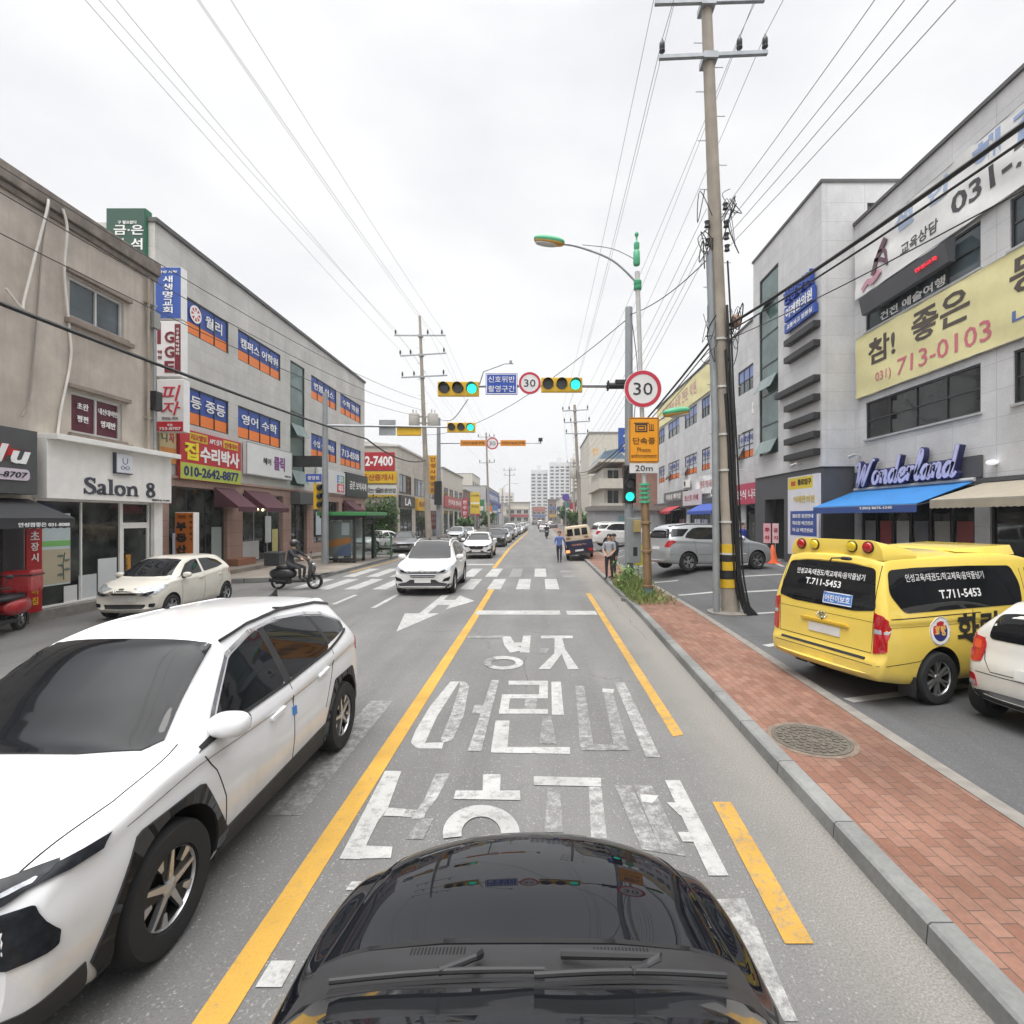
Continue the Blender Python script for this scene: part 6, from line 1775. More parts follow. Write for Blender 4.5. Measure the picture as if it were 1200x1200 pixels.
for k in range(8):
    a = k * math.pi / 4
    mb.fprism(F, [(21.35 + 0.10 * math.cos(a), 10.98 + 0.10 * math.sin(a)), (21.35 + 0.28 * math.cos(a - 0.25), 10.98 + 0.28 * math.sin(a - 0.25)), (21.35 + 0.28 * math.cos(a + 0.25), 10.98 + 0.28 * math.sin(a + 0.25))], -0.019, -0.012)
mb.build('emblem_mark', LM('c8404a'), o)
window(b, F, 29.4, 31.2, 4.4, 11.6, depth=0.10, cols=1, rows=5, frame=m_dframe, pane=g_green, w=0.06, open_=[(29.5, 31.1, 7.3, 8.0), (29.5, 31.1, 4.5, 5.3)])
Fg = FL(X2 + 0.05)
for k, (a, c, z0, z1) in enumerate(shops):
    window(b, Fg, a, c, z0, z1, depth=0.25, cols=[3, 3, 2, 4, 4][k], frame=m_dframe if k != 1 else m_alu, pane=g_shop, w=0.06)
for (a, c, z0, z1, col) in ((20.1, 21.2, 0.4, 1.9, 'aebccc'), (20.7, 22.1, 0.4, 0.95, '8fa0c0'), (22.5, 23.2, 0.4, 2.1, '9aa3a0'), (24.8, 26.3, 0.4, 1.35, 'c4c6c6'), (26.9, 27.5, 1.2, 2.6, 'c9cfcf'), (27.6, 28.2, 0.5, 1.9, 'c8c080'), (33.0, 33.8, 1.4, 2.9, 'b9c6cc')):
    mb = MB(); mb.fbox(Fg, a, c, z0, z1, -0.16, -0.15); mb.build('window_poster', LM(col), b)
lettering(b, Fg, [('T.677-0122', 27.6, 3.15, 0.22, 'c8c8c8', 1.3)], -0.15)
for k, (u, z) in enumerate(((25.6, 2.92), (26.1, 2.95), (26.6, 2.92), (27.1, 2.94), (25.2, 2.9))):
    mb = MB(); mb.ell(Fg.P(u, z, -0.12), (0.05, 0.07, 0.07), 10, 6); mb.build('shop_lamp', M('lamp_warm', (1.0, 0.8, 0.5), 0.4, emit=3.0), b)
mb = MB(); mb.fbox(Fg, 23.3, 24.75, 0.3, 0.62, 0.0, 0.55); mb.build('pillar_step', M('step_rust', (0.26, 0.11, 0.06), 0.8), b, bevel=0.01)
mb = MB(); mb.fbox(Fg, 29.35, 31.9, 3.3, 4.0, 0.0, 0.55); mb.build('entrance_canopy', m_darkf, b, bevel=0.01)
m_maroon = M('canvas_maroon', (0.075, 0.022, 0.032), 0.75, var=0.2)
AWG = 'maroon awnings of the grey building'
awning('awning', 'maroon wedge awning left of the brown granite pillar', FL(X2 + 0.05), 22.4, 23.9, 3.85, 3.0, 1.1, 0.22, m_maroon, AWG, frame=False)
awning('awning', 'maroon wedge awning right of the brown granite pillar', FL(X2 + 0.05), 24.7, 26.9, 3.85, 3.0, 1.1, 0.22, m_maroon, AWG, frame=False)
awning('awning', 'maroon wedge awning beyond the bus shelter roof', FL(X2 + 0.05), 37.2, 39.2, 3.8, 3.1, 0.9, 0.2, m_maroon, AWG, frame=False)

# signs on and beside it
Fp = FS(19.0)
def vsign(label, x0, x1, z0, z1, col, rows, strips=(), side=W_, depth=0.34, Y=19.0, name='projecting_sign', group=None):
    f = FS(Y)
    t = thing(name, label, 'sign', ((x0 + x1) / 2, Y, z0), 0, group)
    mb = MB(); mb.fbox(f, x0, x1, z0, z1, -depth, -0.02); mb.build('sign_box', LM(side), t, bevel=0.01)
    mb = MB(); mb.fbox(f, x0 + 0.02, x1 - 0.02, z0 + 0.02, z1 - 0.02, -0.02, 0.0); mb.build('sign_face', LM(col), t)
    for k, (a, c, e, g_, cc) in enumerate(strips):
        mb = MB(); mb.fbox(f, a, c, e, g_, 0.0, 0.004 + 0.001 * k); mb.build('colour_band', LM(cc), t)
    lettering(t, f, rows, 0.008)
    return t
def column_text(s, x, ztop, h, gap, col, w=None, bold=0.015):
    return [(ch, x, ztop - h - i * (h + gap), h, col, w, bold) for i, ch in enumerate(s)]
PSG = 'stacked signs on the corner of the grey building'
vsign('blue church sign with white letters, topmost of the corner stack', -14.25, -13.3, 9.9, 11.82, '2f55a8', column_text('새생명교회', -13.78, 11.48, 0.24, 0.045, W_, 0.36) + [('안성 사랑', -13.78, 11.58, 0.10, W_, 0.7)], group=PSG)
t = vsign('white sign with maroon capitals G G E, middle of the corner stack', -14.22, -13.28, 7.75, 9.82, 'e8e6e6', column_text('GGE', -13.72, 9.42, 0.42, 0.13, '7a1f30', 0.36, 0.03) + column_text('가구클리닉센터', -13.42, 9.55, 0.11, 0.04, W_, 0.11), [(-14.18, -14.04, 8.95, 9.75, '7a1f30'), (-13.53, -13.31, 7.85, 9.7, '7a1f30')], group=PSG)
lettering(t, FS(19.0), [('학원', -14.08, 8.6, 0.12, '8a3040', 0.16), ('상담', -14.08, 8.4, 0.12, '8a3040', 0.16)], 0.008)
t = vsign('white sign with red brush letters, lowest of the corner stack', -14.2, -13.2, 5.7, 7.65, 'dcdada', [('피', -13.68, 6.85, 0.58, 'c81e3c', 0.75, 0.0, 'c', 0.2), ('자', -13.68, 6.32, 0.50, 'c81e3c', 0.72, 0.0, 'c', 0.2), ('맛있는 피자', -13.7, 6.15, 0.10, '707070', 0.6), ('주문', -13.7, 5.90, 0.09, W_, 0.2), ('753-8787', -13.7, 5.76, 0.11, W_, 0.8)], [(-14.18, -13.22, 5.72, 6.08, 'c02030')], group=PSG)
vsign('dark green rooftop sign with white letters at the corner of the grey building', -16.0, -14.55, 11.6, 13.95, '33564a', [('구 필요없다', -15.2, 13.35, 0.12, W_, 0.7), ('금·은', -15.15, 12.95, 0.36, W_, 1.1), ('석', -14.85, 12.4, 0.42, W_, 0.42), ('보', -15.5, 12.4, 0.42, W_, 0.42)], side='1f7050', Y=18.9, name='rooftop_sign')
vsign('upright orange sign with three bold black letters beside the brown storefront', -14.1, -13.38, 1.0, 2.72, 'c06a20', [('부', -13.84, 2.0, 0.34, K_, 0.40, 0.06), ('동', -13.84, 1.56, 0.34, K_, 0.40, 0.06), ('산', -13.84, 1.12, 0.34, K_, 0.40, 0.06), ('대한', -13.82, 2.48, 0.14, '5a3010', 0.3)] + column_text('매매전월세', -13.47, 2.62, 0.12, 0.1, '5a3010', 0.11), Y=19.8)

Fw = FL(X2)
sign('repair_sign', 'red and yellow repair shop banner with a black phone number on lime', Fw, 20.1, 24.2, 4.05, 6.05, 0.06, 0.2, 'c02830',
     [('집', 20.75, 4.85, 0.72, 'f0e020', 0.85, 0.04), ('수리박사', 22.65, 4.82, 0.68, W_, 2.75, 0.04), ('010-2642-8877', 22.15, 4.18, 0.42, '20306a', 3.7, 0.03), ('리모델링', 21.2, 5.68, 0.24, 'c02830', 0.95), ('APT.상가', 22.3, 5.66, 0.26, W_, 0.85), ('인테리어', 23.4, 5.66, 0.24, 'c02830', 0.95)],
     strips=[(20.12, 24.18, 4.07, 4.72, 'b8c850'), (20.65, 21.75, 5.62, 5.98, 'd8c030'), (22.85, 23.95, 5.62, 5.98, 'd8c030')])
sign('small_sign', 'small beige and orange notice board partly behind the repair shop banner', Fw, 19.2, 20.06, 4.6, 6.0, 0.02, 0.08, 'c8b488', [('디', 19.42, 5.4, 0.4, '50705a', 0.3), ('자', 19.8, 5.4, 0.4, 'c03040', 0.3)], strips=[(19.22, 20.04, 4.62, 5.2, 'd08838')])
sign('hair_sign', 'white fascia sign with small black text and purple letters', Fw, 24.6, 29.1, 4.62, 6.2, 0.06, 0.24, 'e4e4e4', [('헤어', 26.45, 5.25, 0.34, K_, 0.75), ('클릭', 27.7, 5.05, 0.75, '8a4a90', 1.15, 0.03), ('남성전문 헤어', 28.6, 4.75, 0.10, '707078', 0.7)], edge='9a9a9a')
sign('blade_sign', 'small black sign projecting from the wall by the green stair glazing', FS(29.6), -14.25, -12.6, 5.45, 6.1, -0.12, 0.0, '2a2a2c')
sign('block_logo_sign', 'white fascia sign with red and blue rounded letter blocks', Fw, 32.6, 37.2, 4.2, 5.75, 0.06, 0.2, 'dcdcdc', [('유아', 36.35, 4.95, 0.5, W_, 0.9), ('체육', 36.35, 4.35, 0.45, W_, 0.9)], strips=[(35.7, 36.3, 4.95, 5.5, '3a80c0'), (36.4, 37.0, 4.95, 5.5, '40a050'), (35.7, 36.3, 4.3, 4.9, 'c83040'), (36.4, 37.0, 4.3, 4.9, 'd05060')])
sign('jewellery_sign', 'dark green fascia sign with white brush letters at the far end of the grey building', Fw, 37.3, 41.9, 4.1, 5.85, 0.06, 0.26, '25302e', [('금은 보석시계', 39.7, 4.65, 0.62, W_, 3.6)])

# ---- beige building past the side street, with three signs on its end wall
X3 = -13.3
F = FL(X3)
m_pan3 = panels('panel_beige', (0.52, 0.485, 0.43), 1.2, 0.6, (0.2, 0.18, 0.16), mortar=0.008, var=0.05, dirt=0.3)
b = thing('beige_building', 'beige two storey building with red and yellow signs on its end wall', 'building', (X3, 58, 0))
h = [(48.6, 53.2, 4.85, 6.75), (54.4, 59.6, 4.85, 6.75), (61, 66, 4.85, 6.75), (48.8, 53.5, 0.2, 3.4), (55, 60, 0.2, 3.4), (61, 67, 0.2, 3.4)]
shell(b, X3 - 12, X3, 48.0, 68.5, 0, 9.2, m_pan3, F, h, 0.14)
mb = MB(); mb.fbox(F, 47.9, 68.6, 9.2, 9.4, -12.1, 0.15); mb.build('roof_slab', M('roof_pale', (0.6, 0.59, 0.57), 0.7), b, bevel=0.02)
mb = MB(); mb.prism([F.P(48.0, 9.4, -0.2), F.P(48.0, 9.4, -9), F.P(48.0, 10.3, -9)], [F.P(68.5, 9.4, -0.2), F.P(68.5, 9.4, -9), F.P(68.5, 10.3, -9)]); mb.build('sloped_roof', M('roof_beige', (0.55, 0.52, 0.46), 0.7), b)
for k, q_ in enumerate(h):
    window(b, F, *q_, depth=0.1, cols=3, frame=m_dframe, pane=g_sky if k < 3 else g_shop)
sign('cafe_sign', 'black fascia sign with the letters L A over the dark cafe entrance', F, 48.4, 54.0, 3.5, 4.7, 0.02, 0.2, '3a3836', [('LA', 51.2, 3.75, 0.7, W_, 2.4)])
sign('yellow_sign', 'yellow fascia sign to the right of the black cafe sign', F, 54.8, 60.4, 3.3, 4.6, 0.02, 0.3, 'd8a828', [('황금추어탕', 57.6, 3.7, 0.6, '7a2010', 4.4)])
EW = 'signs on the end wall of the beige building'
f = FS(48.0)
sign('phone_banner', 'dark red banner with the large white number 2-7400', f, -17.4, -13.55, 6.95, 8.65, 0.02, 0.10, 'b02030', [('712-7400', -15.45, 7.35, 0.95, W_, 3.5, 0.03)], group=EW)
sign('property_banner', 'yellow banner with red letters below the dark red one', f, -17.4, -13.35, 5.75, 6.85, 0.02, 0.12, 'd8b020', [('부동산중개사', -15.4, 6.0, 0.6, 'a01820', 3.6)], group=EW)
sign('essay_banner', 'white banner with grey letters and yellow foot, lowest on the end wall', f, -17.3, -13.35, 4.45, 5.55, 0.02, 0.10, 'd4d4d2', [('논술', -15.4, 4.85, 0.5, '404048', 1.3), ('토론면접', -14.15, 4.85, 0.42, '303038', 1.4)], strips=[(-17.28, -13.37, 4.46, 4.68, 'c8a028')], group=EW)

def simple_building(name, label, X, y0, y1, z1, mat, nz, ncol, left=True, depth=12, pane=None, frame=None, roofmat=None, z0w=1.0, wh=1.5, group=None, eave=0.15):
    """A plainer street building further off: wall, roof edge and its windows in rows."""
    F = FL(X) if left else FR(X)
    b = thing(name, label, 'building', (X, (y0 + y1) / 2, 0), 0, group)
    h = []
    fh = (z1 - 0.8) / nz
    for k in range(nz):
        for i in range(ncol):
            a = y0 + (y1 - y0) * (i + 0.14) / ncol; c = y0 + (y1 - y0) * (i + 0.86) / ncol
            a, c = (a, c) if left else (-c, -a)
            zz = k * fh + (0.3 if k == 0 else z0w)
            h.append((a, c, zz, zz + (fh - 1.0 if k == 0 else min(wh, fh - 1.3))))
    bx = X - depth if left else X + depth
    shell(b, *( (bx, X) if left else (X, bx)), y0, y1, 0, z1, mat, F, h, 0.12)
    u0, u1 = (y0, y1) if left else (-y1, -y0)
    mb = MB(); mb.fbox(F, u0 - 0.05, u1 + 0.05, z1, z1 + 0.2, -depth, eave); mb.build('roof_slab', roofmat or m_conc, b)
    for q_ in h:
        window(b, F, *q_, depth=0.1, cols=2, frame=frame or m_dframe, pane=pane or g_sky, w=0.07)
    return b
m_cr = M('render_cream', (0.55, 0.515, 0.45), 0.8, var=0.1, dirt=0.3)
m_br = panels('brick_brown', (0.19, 0.10, 0.075), 0.25, 0.075, (0.2, 0.18, 0.16), off=0.5, var=0.12)
m_gy = M('render_grey', (0.42, 0.42, 0.415), 0.8, var=0.1, dirt=0.3)
simple_building('cream_building', 'cream two storey building with pink shop signs beyond the beige one', -13.2, 70.0, 88.0, 9.3, m_cr, 2, 4)
sign('pink_sign', 'long faded red fascia sign on the cream building', FL(-13.2), 70.5, 87.5, 4.0, 5.6, 0.02, 0.25, 'b05058', [('한우마을 정육식당', 79, 4.4, 0.8, W_, 12)])
simple_building('brown_shop_building', 'low brown brick building with a flat roof, mid distance on the left', -13.6, 92.0, 118.0, 7.6, m_br, 2, 5, roofmat=m_gy)
simple_building('grey_corner_building', 'grey two storey building with a long blue sign, far on the left', -13.0, 124.0, 165.0, 10.2, m_gy, 2, 6)
sign('blue_fascia_sign', 'long blue fascia sign with white letters on the far grey building', FL(-13.0), 125, 164, 6.6, 9.6, 0.02, 0.3, '3a4f90', [('안성농협 하나로마트', 144, 7.3, 1.5, W_, 28)])
simple_building('white_tall_house', 'pale four storey house rising behind the blue fascia sign', -22.0, 168.0, 190.0, 17.0, m_cr, 4, 4)
simple_building('far_grey_house', 'grey two storey shop house near the end of the left side', -13.5, 195.0, 235.0, 8.0, m_gy, 2, 6)
sign('vertical_banner', 'tall yellow banner with dark letters on a pole by the concrete utility pole', FS(58.0), -12.5, -11.6, 5.2, 9.6, -0.05, 0.0, 'd8a020', column_text('안성사랑병원', -12.05, 9.4, 0.5, 0.2, '6a2a10', 0.6), cat='banner')
sign('vertical_banner', 'tall pinkish red banner with white letters standing at the left kerb', FS(76.0), -11.5, -10.6, 0.9, 5.4, -0.05, 0.0, 'b84050', column_text('한우한마리', -11.05, 5.1, 0.55, 0.25, W_, 0.6), cat='banner')
sign('notice_board', 'yellow notice board with two panels, left of the far brown building', FS(86.0), -11.6, -10.0, 3.2, 6.8, -0.1, 0.0, 'dcc040', [('안성맞춤', -10.8, 6.1, 0.35, '604010', 1.3), ('주차장', -10.8, 4.2, 0.4, '604010', 1.2)], strips=[(-11.55, -10.05, 4.9, 5.1, W_)])
mb = MB(); mb.tube([(-10.8, 86.0, 0.1), (-10.8, 86.0, 3.3)], 0.08, 8); mb.build('post', m_steel, bpy.data.objects['notice_board'])
for nm, x, y, zt in (('vertical_banner.001', -12.05, 58.0, 9.6), ('vertical_banner.002', -11.05, 76.0, 5.4)):
    mb = MB(); mb.tube([(x - 0.5, y, 0.1), (x - 0.5, y, zt)], 0.06, 8); mb.build('post', m_steel, bpy.data.objects[nm])
# ================================================================ right side
m_panR = panels('panel_grey_right', (0.60, 0.60, 0.605), 1.5, 0.75, (0.42, 0.42, 0.425), mortar=0.008, var=0.035, dirt=0.12)
m_cop = _M['coping_dark']
m_base = M('cladding_charcoal', (0.075, 0.078, 0.085), 0.5, var=0.1)
XR = 12.5
F = FR(XR)
def hy(y0, y1, z0, z1): return (-y1, -y0, z0, z1)

# ---- grey panelled academy building at the right edge
b = thing('academy_building', 'grey panelled academy building with yellow and white banners at the right edge', 'building', (XR, 8, 0))
hR = [hy(14.5, 19.6, 5.5, 6.9), hy(14.5, 19.6, 9.6, 10.95), hy(7.5, 13.5, 5.5, 6.9), hy(7.5, 13.6, 9.6, 10.95), hy(0.5, 6.5, 5.5, 6.9), hy(0.5, 6.5, 9.6, 10.95)]
hS = [hy(14.7, 19.9, 0.1, 3.45), hy(8.0, 14.2, 0.1, 3.45), hy(1.0, 7.5, 0.1, 3.45)]
shell(b, XR, XR + 14, -4, 20.3, 0, 14.05, m_panR, F, hR + hS, 0.14)
mb = MB(); mb.fbox(F, -20.3, 4, 14.05, 14.17, -0.4, 0.08); mb.build('parapet_coping', m_cop, b)
for k, q_ in enumerate(hR):
    window(b, F, *q_, depth=0.11, cols=4, rows=2, frame=m_dframe, pane=g_sky if k % 2 else g_dark, w=0.06)
    mb = MB(); mb.fbox(F, q_[0] - 0.05, q_[1] + 0.05, q_[2] - 0.07, q_[2] - 0.005, -0.05, 0.07); mb.build('sill', M('sill_grey', (0.42, 0.42, 0.42), 0.6), b)
o = window(b, F, *hS[0], depth=0.12, cols=6, rows=1, frame=m_dframe, pane=g_dark, w=0.07)
for k in range(6):
    u = -19.9 + 5.2 * (k + 0.5) / 6
    mb = MB(); mb.fbox(F, u - 0.3, u + 0.3, 1.35 + 0.1 * (k % 3), 2.4, -0.094, -0.088); mb.build('window_film', LM(['9a9a9a', 'b05050', 'c8c8c4', '70757a', 'a8a8a0', '884040'][k]), o)
window(b, F, *hS[1], depth=0.12, cols=4, frame=m_dframe, pane=g_dark, w=0.07)
window(b, F, *hS[2], depth=0.12, cols=4, frame=m_dframe, pane=g_dark, w=0.07)
lettering(b, F, [('건전 예술여행', -17.3, 9.72, 0.3, W_, 3.0)], -0.03)
mb = MB(); mb.fbox(F, -20.3, 4, 3.5, 3.62, 0.0, 0.1); mb.build('shopfront_band', m_base, b)

# fabric banners: slightly rippled cloth held a hand's breadth off the wall
def banner(name, label, F, u0, u1, z0, z1, d, mat, rows=(), amp=0.02, seed=1, cat='banner', group=None):
    t = thing(name, label, cat, tuple(F.P((u0 + u1) / 2, z0, d)), 0, group)
    rr = random.Random(seed)
    ph = [rr.uniform(0, 6.28) for _ in range(4)]
    rip = lambda u, z: amp * (0.5 * math.sin(u * 2.3 + z * 3.1 + ph[0]) + 0.35 * math.sin(u * 5.1 - z * 1.7 + ph[1]) + 0.4 * math.sin((u - u0) * 1.2 + (z - z0) * 6.0 + ph[2]))
    nu, nz_ = max(2, int((u1 - u0) / 0.12)), max(2, int((z1 - z0) / 0.12))
    vs, fs = [], []
    for k in (0, 1):
        for i in range(nu + 1):
            for j in range(nz_ + 1):
                u, z = u0 + (u1 - u0) * i / nu, z0 + (z1 - z0) * j / nz_
                sag = 0.05 * math.sin(math.pi * i / nu * 3) ** 2 * (1 - j / nz_)
                vs.append(F.P(u, z + sag * 0.3, d + rip(u, z) - 0.006 * k))
    n = (nu + 1) * (nz_ + 1)
    for k in (0, 1):
        for i in range(nu):
            for j in range(nz_):
                q = (k * n + i * (nz_ + 1) + j, k * n + (i + 1) * (nz_ + 1) + j, k * n + (i + 1) * (nz_ + 1) + j + 1, k * n + i * (nz_ + 1) + j + 1)
                fs.append(q if k == 0 else q[::-1])
    mb = MB(); mb.add(vs, fs); mb.build('cloth', mat, t, smooth=80, recalc=False)
    mb = MB()
    for z in (z0 + 0.02, z1 - 0.02):
        mb.tube([F.P(u0, z, d + 0.012), F.P(u1, z, d + 0.012)], 0.01, 5)
    mb.build('hem_rope', M('rope_grey', (0.3, 0.3, 0.3), 0.8), t)
    by = {}
    for r in rows: by.setdefault(r[4], []).append(r)
    for col, rs in by.items():
        mb = MB()
        for r in rs:
            r = list(r) + [None, 0.015, 'c', 0.0, 1.0][len(r) - 5:]
            v, f = text_geo(r[0], r[6], r[8], r[9])
            W = v[:, 0].max(); k = r[3] if r[5] is None else r[5] / W
            o0 = {'c': -W * k / 2, 'l': 0, 'r': -W * k}[r[7]]
            mb.add([F.P(r[1] + o0 + a * k, r[2] + bb * r[3], d + rip(r[1] + o0 + a * k, r[2] + bb * r[3]) + 0.006 + 0.006 * c) for a, bb, c in v], f)
        mb.build('lettering', LM(col), t, recalc=False)
    return t
m_bany = M('banner_yellow', (0.74, 0.68, 0.36), 0.7, var=0.05)
m_banw = M('banner_white', (0.74, 0.74, 0.735), 0.7, var=0.06)
banner('banner', 'large pale yellow banner with brown words and a pink phone number', F, -20.05, -7.5, 7.12, 9.5, 0.10, m_bany,
       [('참!', -18.55, 8.2, 0.95, '50443c', 1.45, 0.02), ('좋은', -15.9, 8.25, 1.0, '50443c', 2.3, 0.02), ('동네학원', -11.2, 8.3, 1.0, '50443c', 4.6, 0.02),
        ('031)', -18.45, 7.42, 0.42, 'd07080', 0.85, 0.0), ('713-0103', -15.9, 7.42, 0.58, 'd07080', 3.7, 0.005), ('내혜홀', -12.2, 7.5, 0.45, '5a70b0', 2.4)], seed=4)
t = banner('banner', 'long white banner with pale blue letters and a black phone number near the roof edge', F, -20.1, -7.0, 11.0, 13.15, 0.10, m_banw,
       [('교육상담', -16.75, 11.45, 0.42, '404044', 1.65), ('031-713-0103', -12.3, 11.55, 0.62, '404044', 6.2, 0.02, 'c'),
        ('설', -17.4, 12.35, 0.62, 'a8b8d4', 0.9, 0.03), ('안', -15.9, 12.35, 0.66, 'a8b8d4', 0.9, 0.03), ('해', -14.2, 12.35, 0.7, '98acd0', 0.9, 0.03), ('결', -13.0, 12.2, 0.8, '98acd0', 0.9, 0.03), ('사', -11.7, 12.35, 0.7, '98acd0', 0.9, 0.03)], seed=8, amp=0.035)
mb = MB()
for pts, w in (([(-19.0, 11.5), (-18.8, 11.9), (-18.5, 12.3), (-18.3, 12.5)], 0.22), ([(-18.9, 12.0), (-18.6, 11.9), (-18.3, 11.7)], 0.14), ([(-18.7, 12.2), (-18.35, 12.1), (-18.2, 11.5)], 0.10)):
    stroke(mb, F, pts, w, 0.10, 0.15, 4)
mb.build('painted_dancer', LM('6a4a58'), t)
mb = MB()
for pts, w in (([(-19.6, 11.2), (-19.3, 11.4), (-19.0, 11.3), (-18.6, 11.5)], 0.2),):
    stroke(mb, F, pts, w, 0.10, 0.148, 4)
mb.build('painted_skirt', LM('c898a8'), t)
t = thing('led_sign', 'black electronic sign box with red dot lettering under the white banner', 'sign', (XR, 17, 9.9))
mb = MB(); mb.prism([F.P(-19.3, 10.12, 0.15), F.P(-15.2, 10.12, 0.15), F.P(-15.2, 10.9, 0.15), F.P(-19.3, 10.9, 0.15)], [F.P(-19.3, 10.12, 0.34), F.P(-15.2, 10.12, 0.34), F.P(-15.2, 10.72, 0.46), F.P(-19.3, 10.72, 0.46)])
mb.build('case', m_base, t)
mb = MB(); mb.ftext(F, '인성교육', -16.0, 10.36, 0.13, 0.35, 0.45, w=0.9, align='c'); mb.build('lettering', M('led_red', (0.9, 0.05, 0.08), 0.4, emit=0.35), t)

# script shop sign on its black board
t = thing('script_sign', 'white and violet script letters spelling Wonderland on a black board above the blue awning', 'sign', (XR, 17, 3.6))
mb = MB(); mb.fbox(F, -20.15, -14.4, 3.64, 4.28, 0.02, 0.1); mb.build('board', m_base, t, bevel=0.01)
Fz = FR(XR - 0.12)
def script(mb, F, u, z, s, w, d0, d1, glyphs):
    k = 0.22
    for ch, adv in glyphs:
        for pts in SC[ch]:
            stroke(mb, F, [(u + (p[0] + k * p[1]) * s, z + p[1] * s, *(p[2:])) for p in pts], w, d0, d1, 5)
        u += adv * s
    return u
SC = {
 'W': [[(-0.15, 0.85, .6), (0.02, 1.0, .9), (0.10, 0.75), (0.08, 0.05), (0.16, 0.05), (0.48, 0.85), (0.46, 0.1), (0.54, 0.05), (0.80, 0.75), (0.98, 1.05, .7), (1.1, 1.0, .4)]],
 'o': [[(0.30, 0.50), (0.10, 0.48), (0.02, 0.22), (0.14, 0.02), (0.32, 0.08), (0.38, 0.32), (0.28, 0.50), (0.34, 0.44), (0.52, 0.46, .6)]],
 'n': [[(0.0, 0.42, .6), (0.08, 0.48), (0.08, 0.0)], [(0.08, 0.25), (0.26, 0.50), (0.36, 0.38), (0.34, 0.06), (0.44, 0.02), (0.54, 0.14, .6)]],
 'd': [[(0.36, 0.44), (0.18, 0.50), (0.03, 0.26), (0.12, 0.02), (0.30, 0.12), (0.42, 0.50)], [(0.48, 1.08), (0.42, 0.40), (0.40, 0.06), (0.50, 0.02), (0.60, 0.14, .6)]],
 'e': [[(0.06, 0.22), (0.30, 0.32), (0.28, 0.50), (0.10, 0.44), (0.04, 0.18), (0.16, 0.0), (0.34, 0.06), (0.46, 0.2, .6)]],
 'r': [[(0.0, 0.40, .6), (0.10, 0.52), (0.14, 0.40), (0.10, 0.0)], [(0.12, 0.30), (0.26, 0.50), (0.40, 0.44)]],
 'l': [[(0.04, 0.2, .6), (0.26, 0.75), (0.24, 1.08), (0.14, 1.0), (0.08, 0.30), (0.14, 0.02), (0.28, 0.08), (0.36, 0.2, .6)]],
 'a': [[(0.34, 0.42), (0.16, 0.50), (0.02, 0.24), (0.12, 0.02), (0.28, 0.12), (0.38, 0.48), (0.36, 0.08), (0.44, 0.02), (0.54, 0.14, .6)]],
}
word = [('W', 1.12), ('o', 0.50), ('n', 0.54), ('d', 0.60), ('e', 0.44), ('r', 0.44), ('l', 0.36), ('a', 0.54), ('n', 0.54), ('d', 0.6)]
for nm, w, d0, d1, col in (('letter_body', 0.19, 0.0, 0.16, '2a2c5a'), ('lettering', 0.12, 0.16, 0.18, 'c8c8f0')):
    mb = MB(); script(mb, Fz, -19.75, 3.75, 0.83, w, d0, d1, word); mb.build(nm, LM(col), t)
m_bluec = M('canvas_blue', (0.03, 0.20, 0.52), 0.7, var=0.12)
m_navyc = M('canvas_navy', (0.035, 0.075, 0.26), 0.7)
awning('awning', 'broad bright blue awning below the script letters', F, -20.1, -14.6, 3.58, 2.92, 1.75, 0.26, m_bluec, text=('T.031) 8675-1245', -16.4, 2.76, 0.10, W_, 1.6), vmat=m_navyc)
mb = MB(); mb.tube([F.P(-20.1, 3.6, 0.12), F.P(-14.55, 3.6, 0.12)], 0.06, 10); mb.build('roller', m_wframe, bpy.data.objects['awning.004'] if 'awning.004' in bpy.data.objects else b)
awning('awning', 'tan awning at the right edge beside the blue one', F, -14.3, -9.0, 3.50, 3.0, 1.6, 0.24, M('canvas_tan', (0.36, 0.32, 0.25), 0.75))
def cctv(F, u, z, label):
    t = thing('security_camera', label, 'camera', tuple(F.P(u, z, 0)), 0, 'security cameras on the right side walls')
    mb = MB(); mb.fbox(F, u - 0.05, u + 0.05, z - 0.06, z + 0.06, 0, 0.04); mb.tube([F.P(u, z, 0.04), F.P(u, z - 0.02, 0.25)], 0.02, 6); mb.build('bracket', m_wframe, t)
    mb = MB(); mb.tube([F.P(u + 0.12, z + 0.02, 0.25), F.P(u - 0.18, z - 0.05, 0.32)], [0.055, 0.06], 10); mb.build('housing', m_wframe, t, smooth=50)
cctv(F, -19.95, 4.95, 'white security camera on the wall above the script letters')
t = thing('wall_lamp', 'white round lamp fixed above the tan awning', 'lamp', (XR, 14.0, 4.0))
mb = MB(); mb.ell(F.P(-14.0, 4.02, 0.12), (0.12, 0.16, 0.07), 14, 8); mb.build('lamp_shade', M('lamp_white', (0.8, 0.8, 0.85), 0.4, emit=0.6), t, smooth=60)
mb = MB(); mb.fbox(F, -14.06, -13.94, 3.95, 4.05, 0.0, 0.06); mb.build('bracket', m_wframe, t)

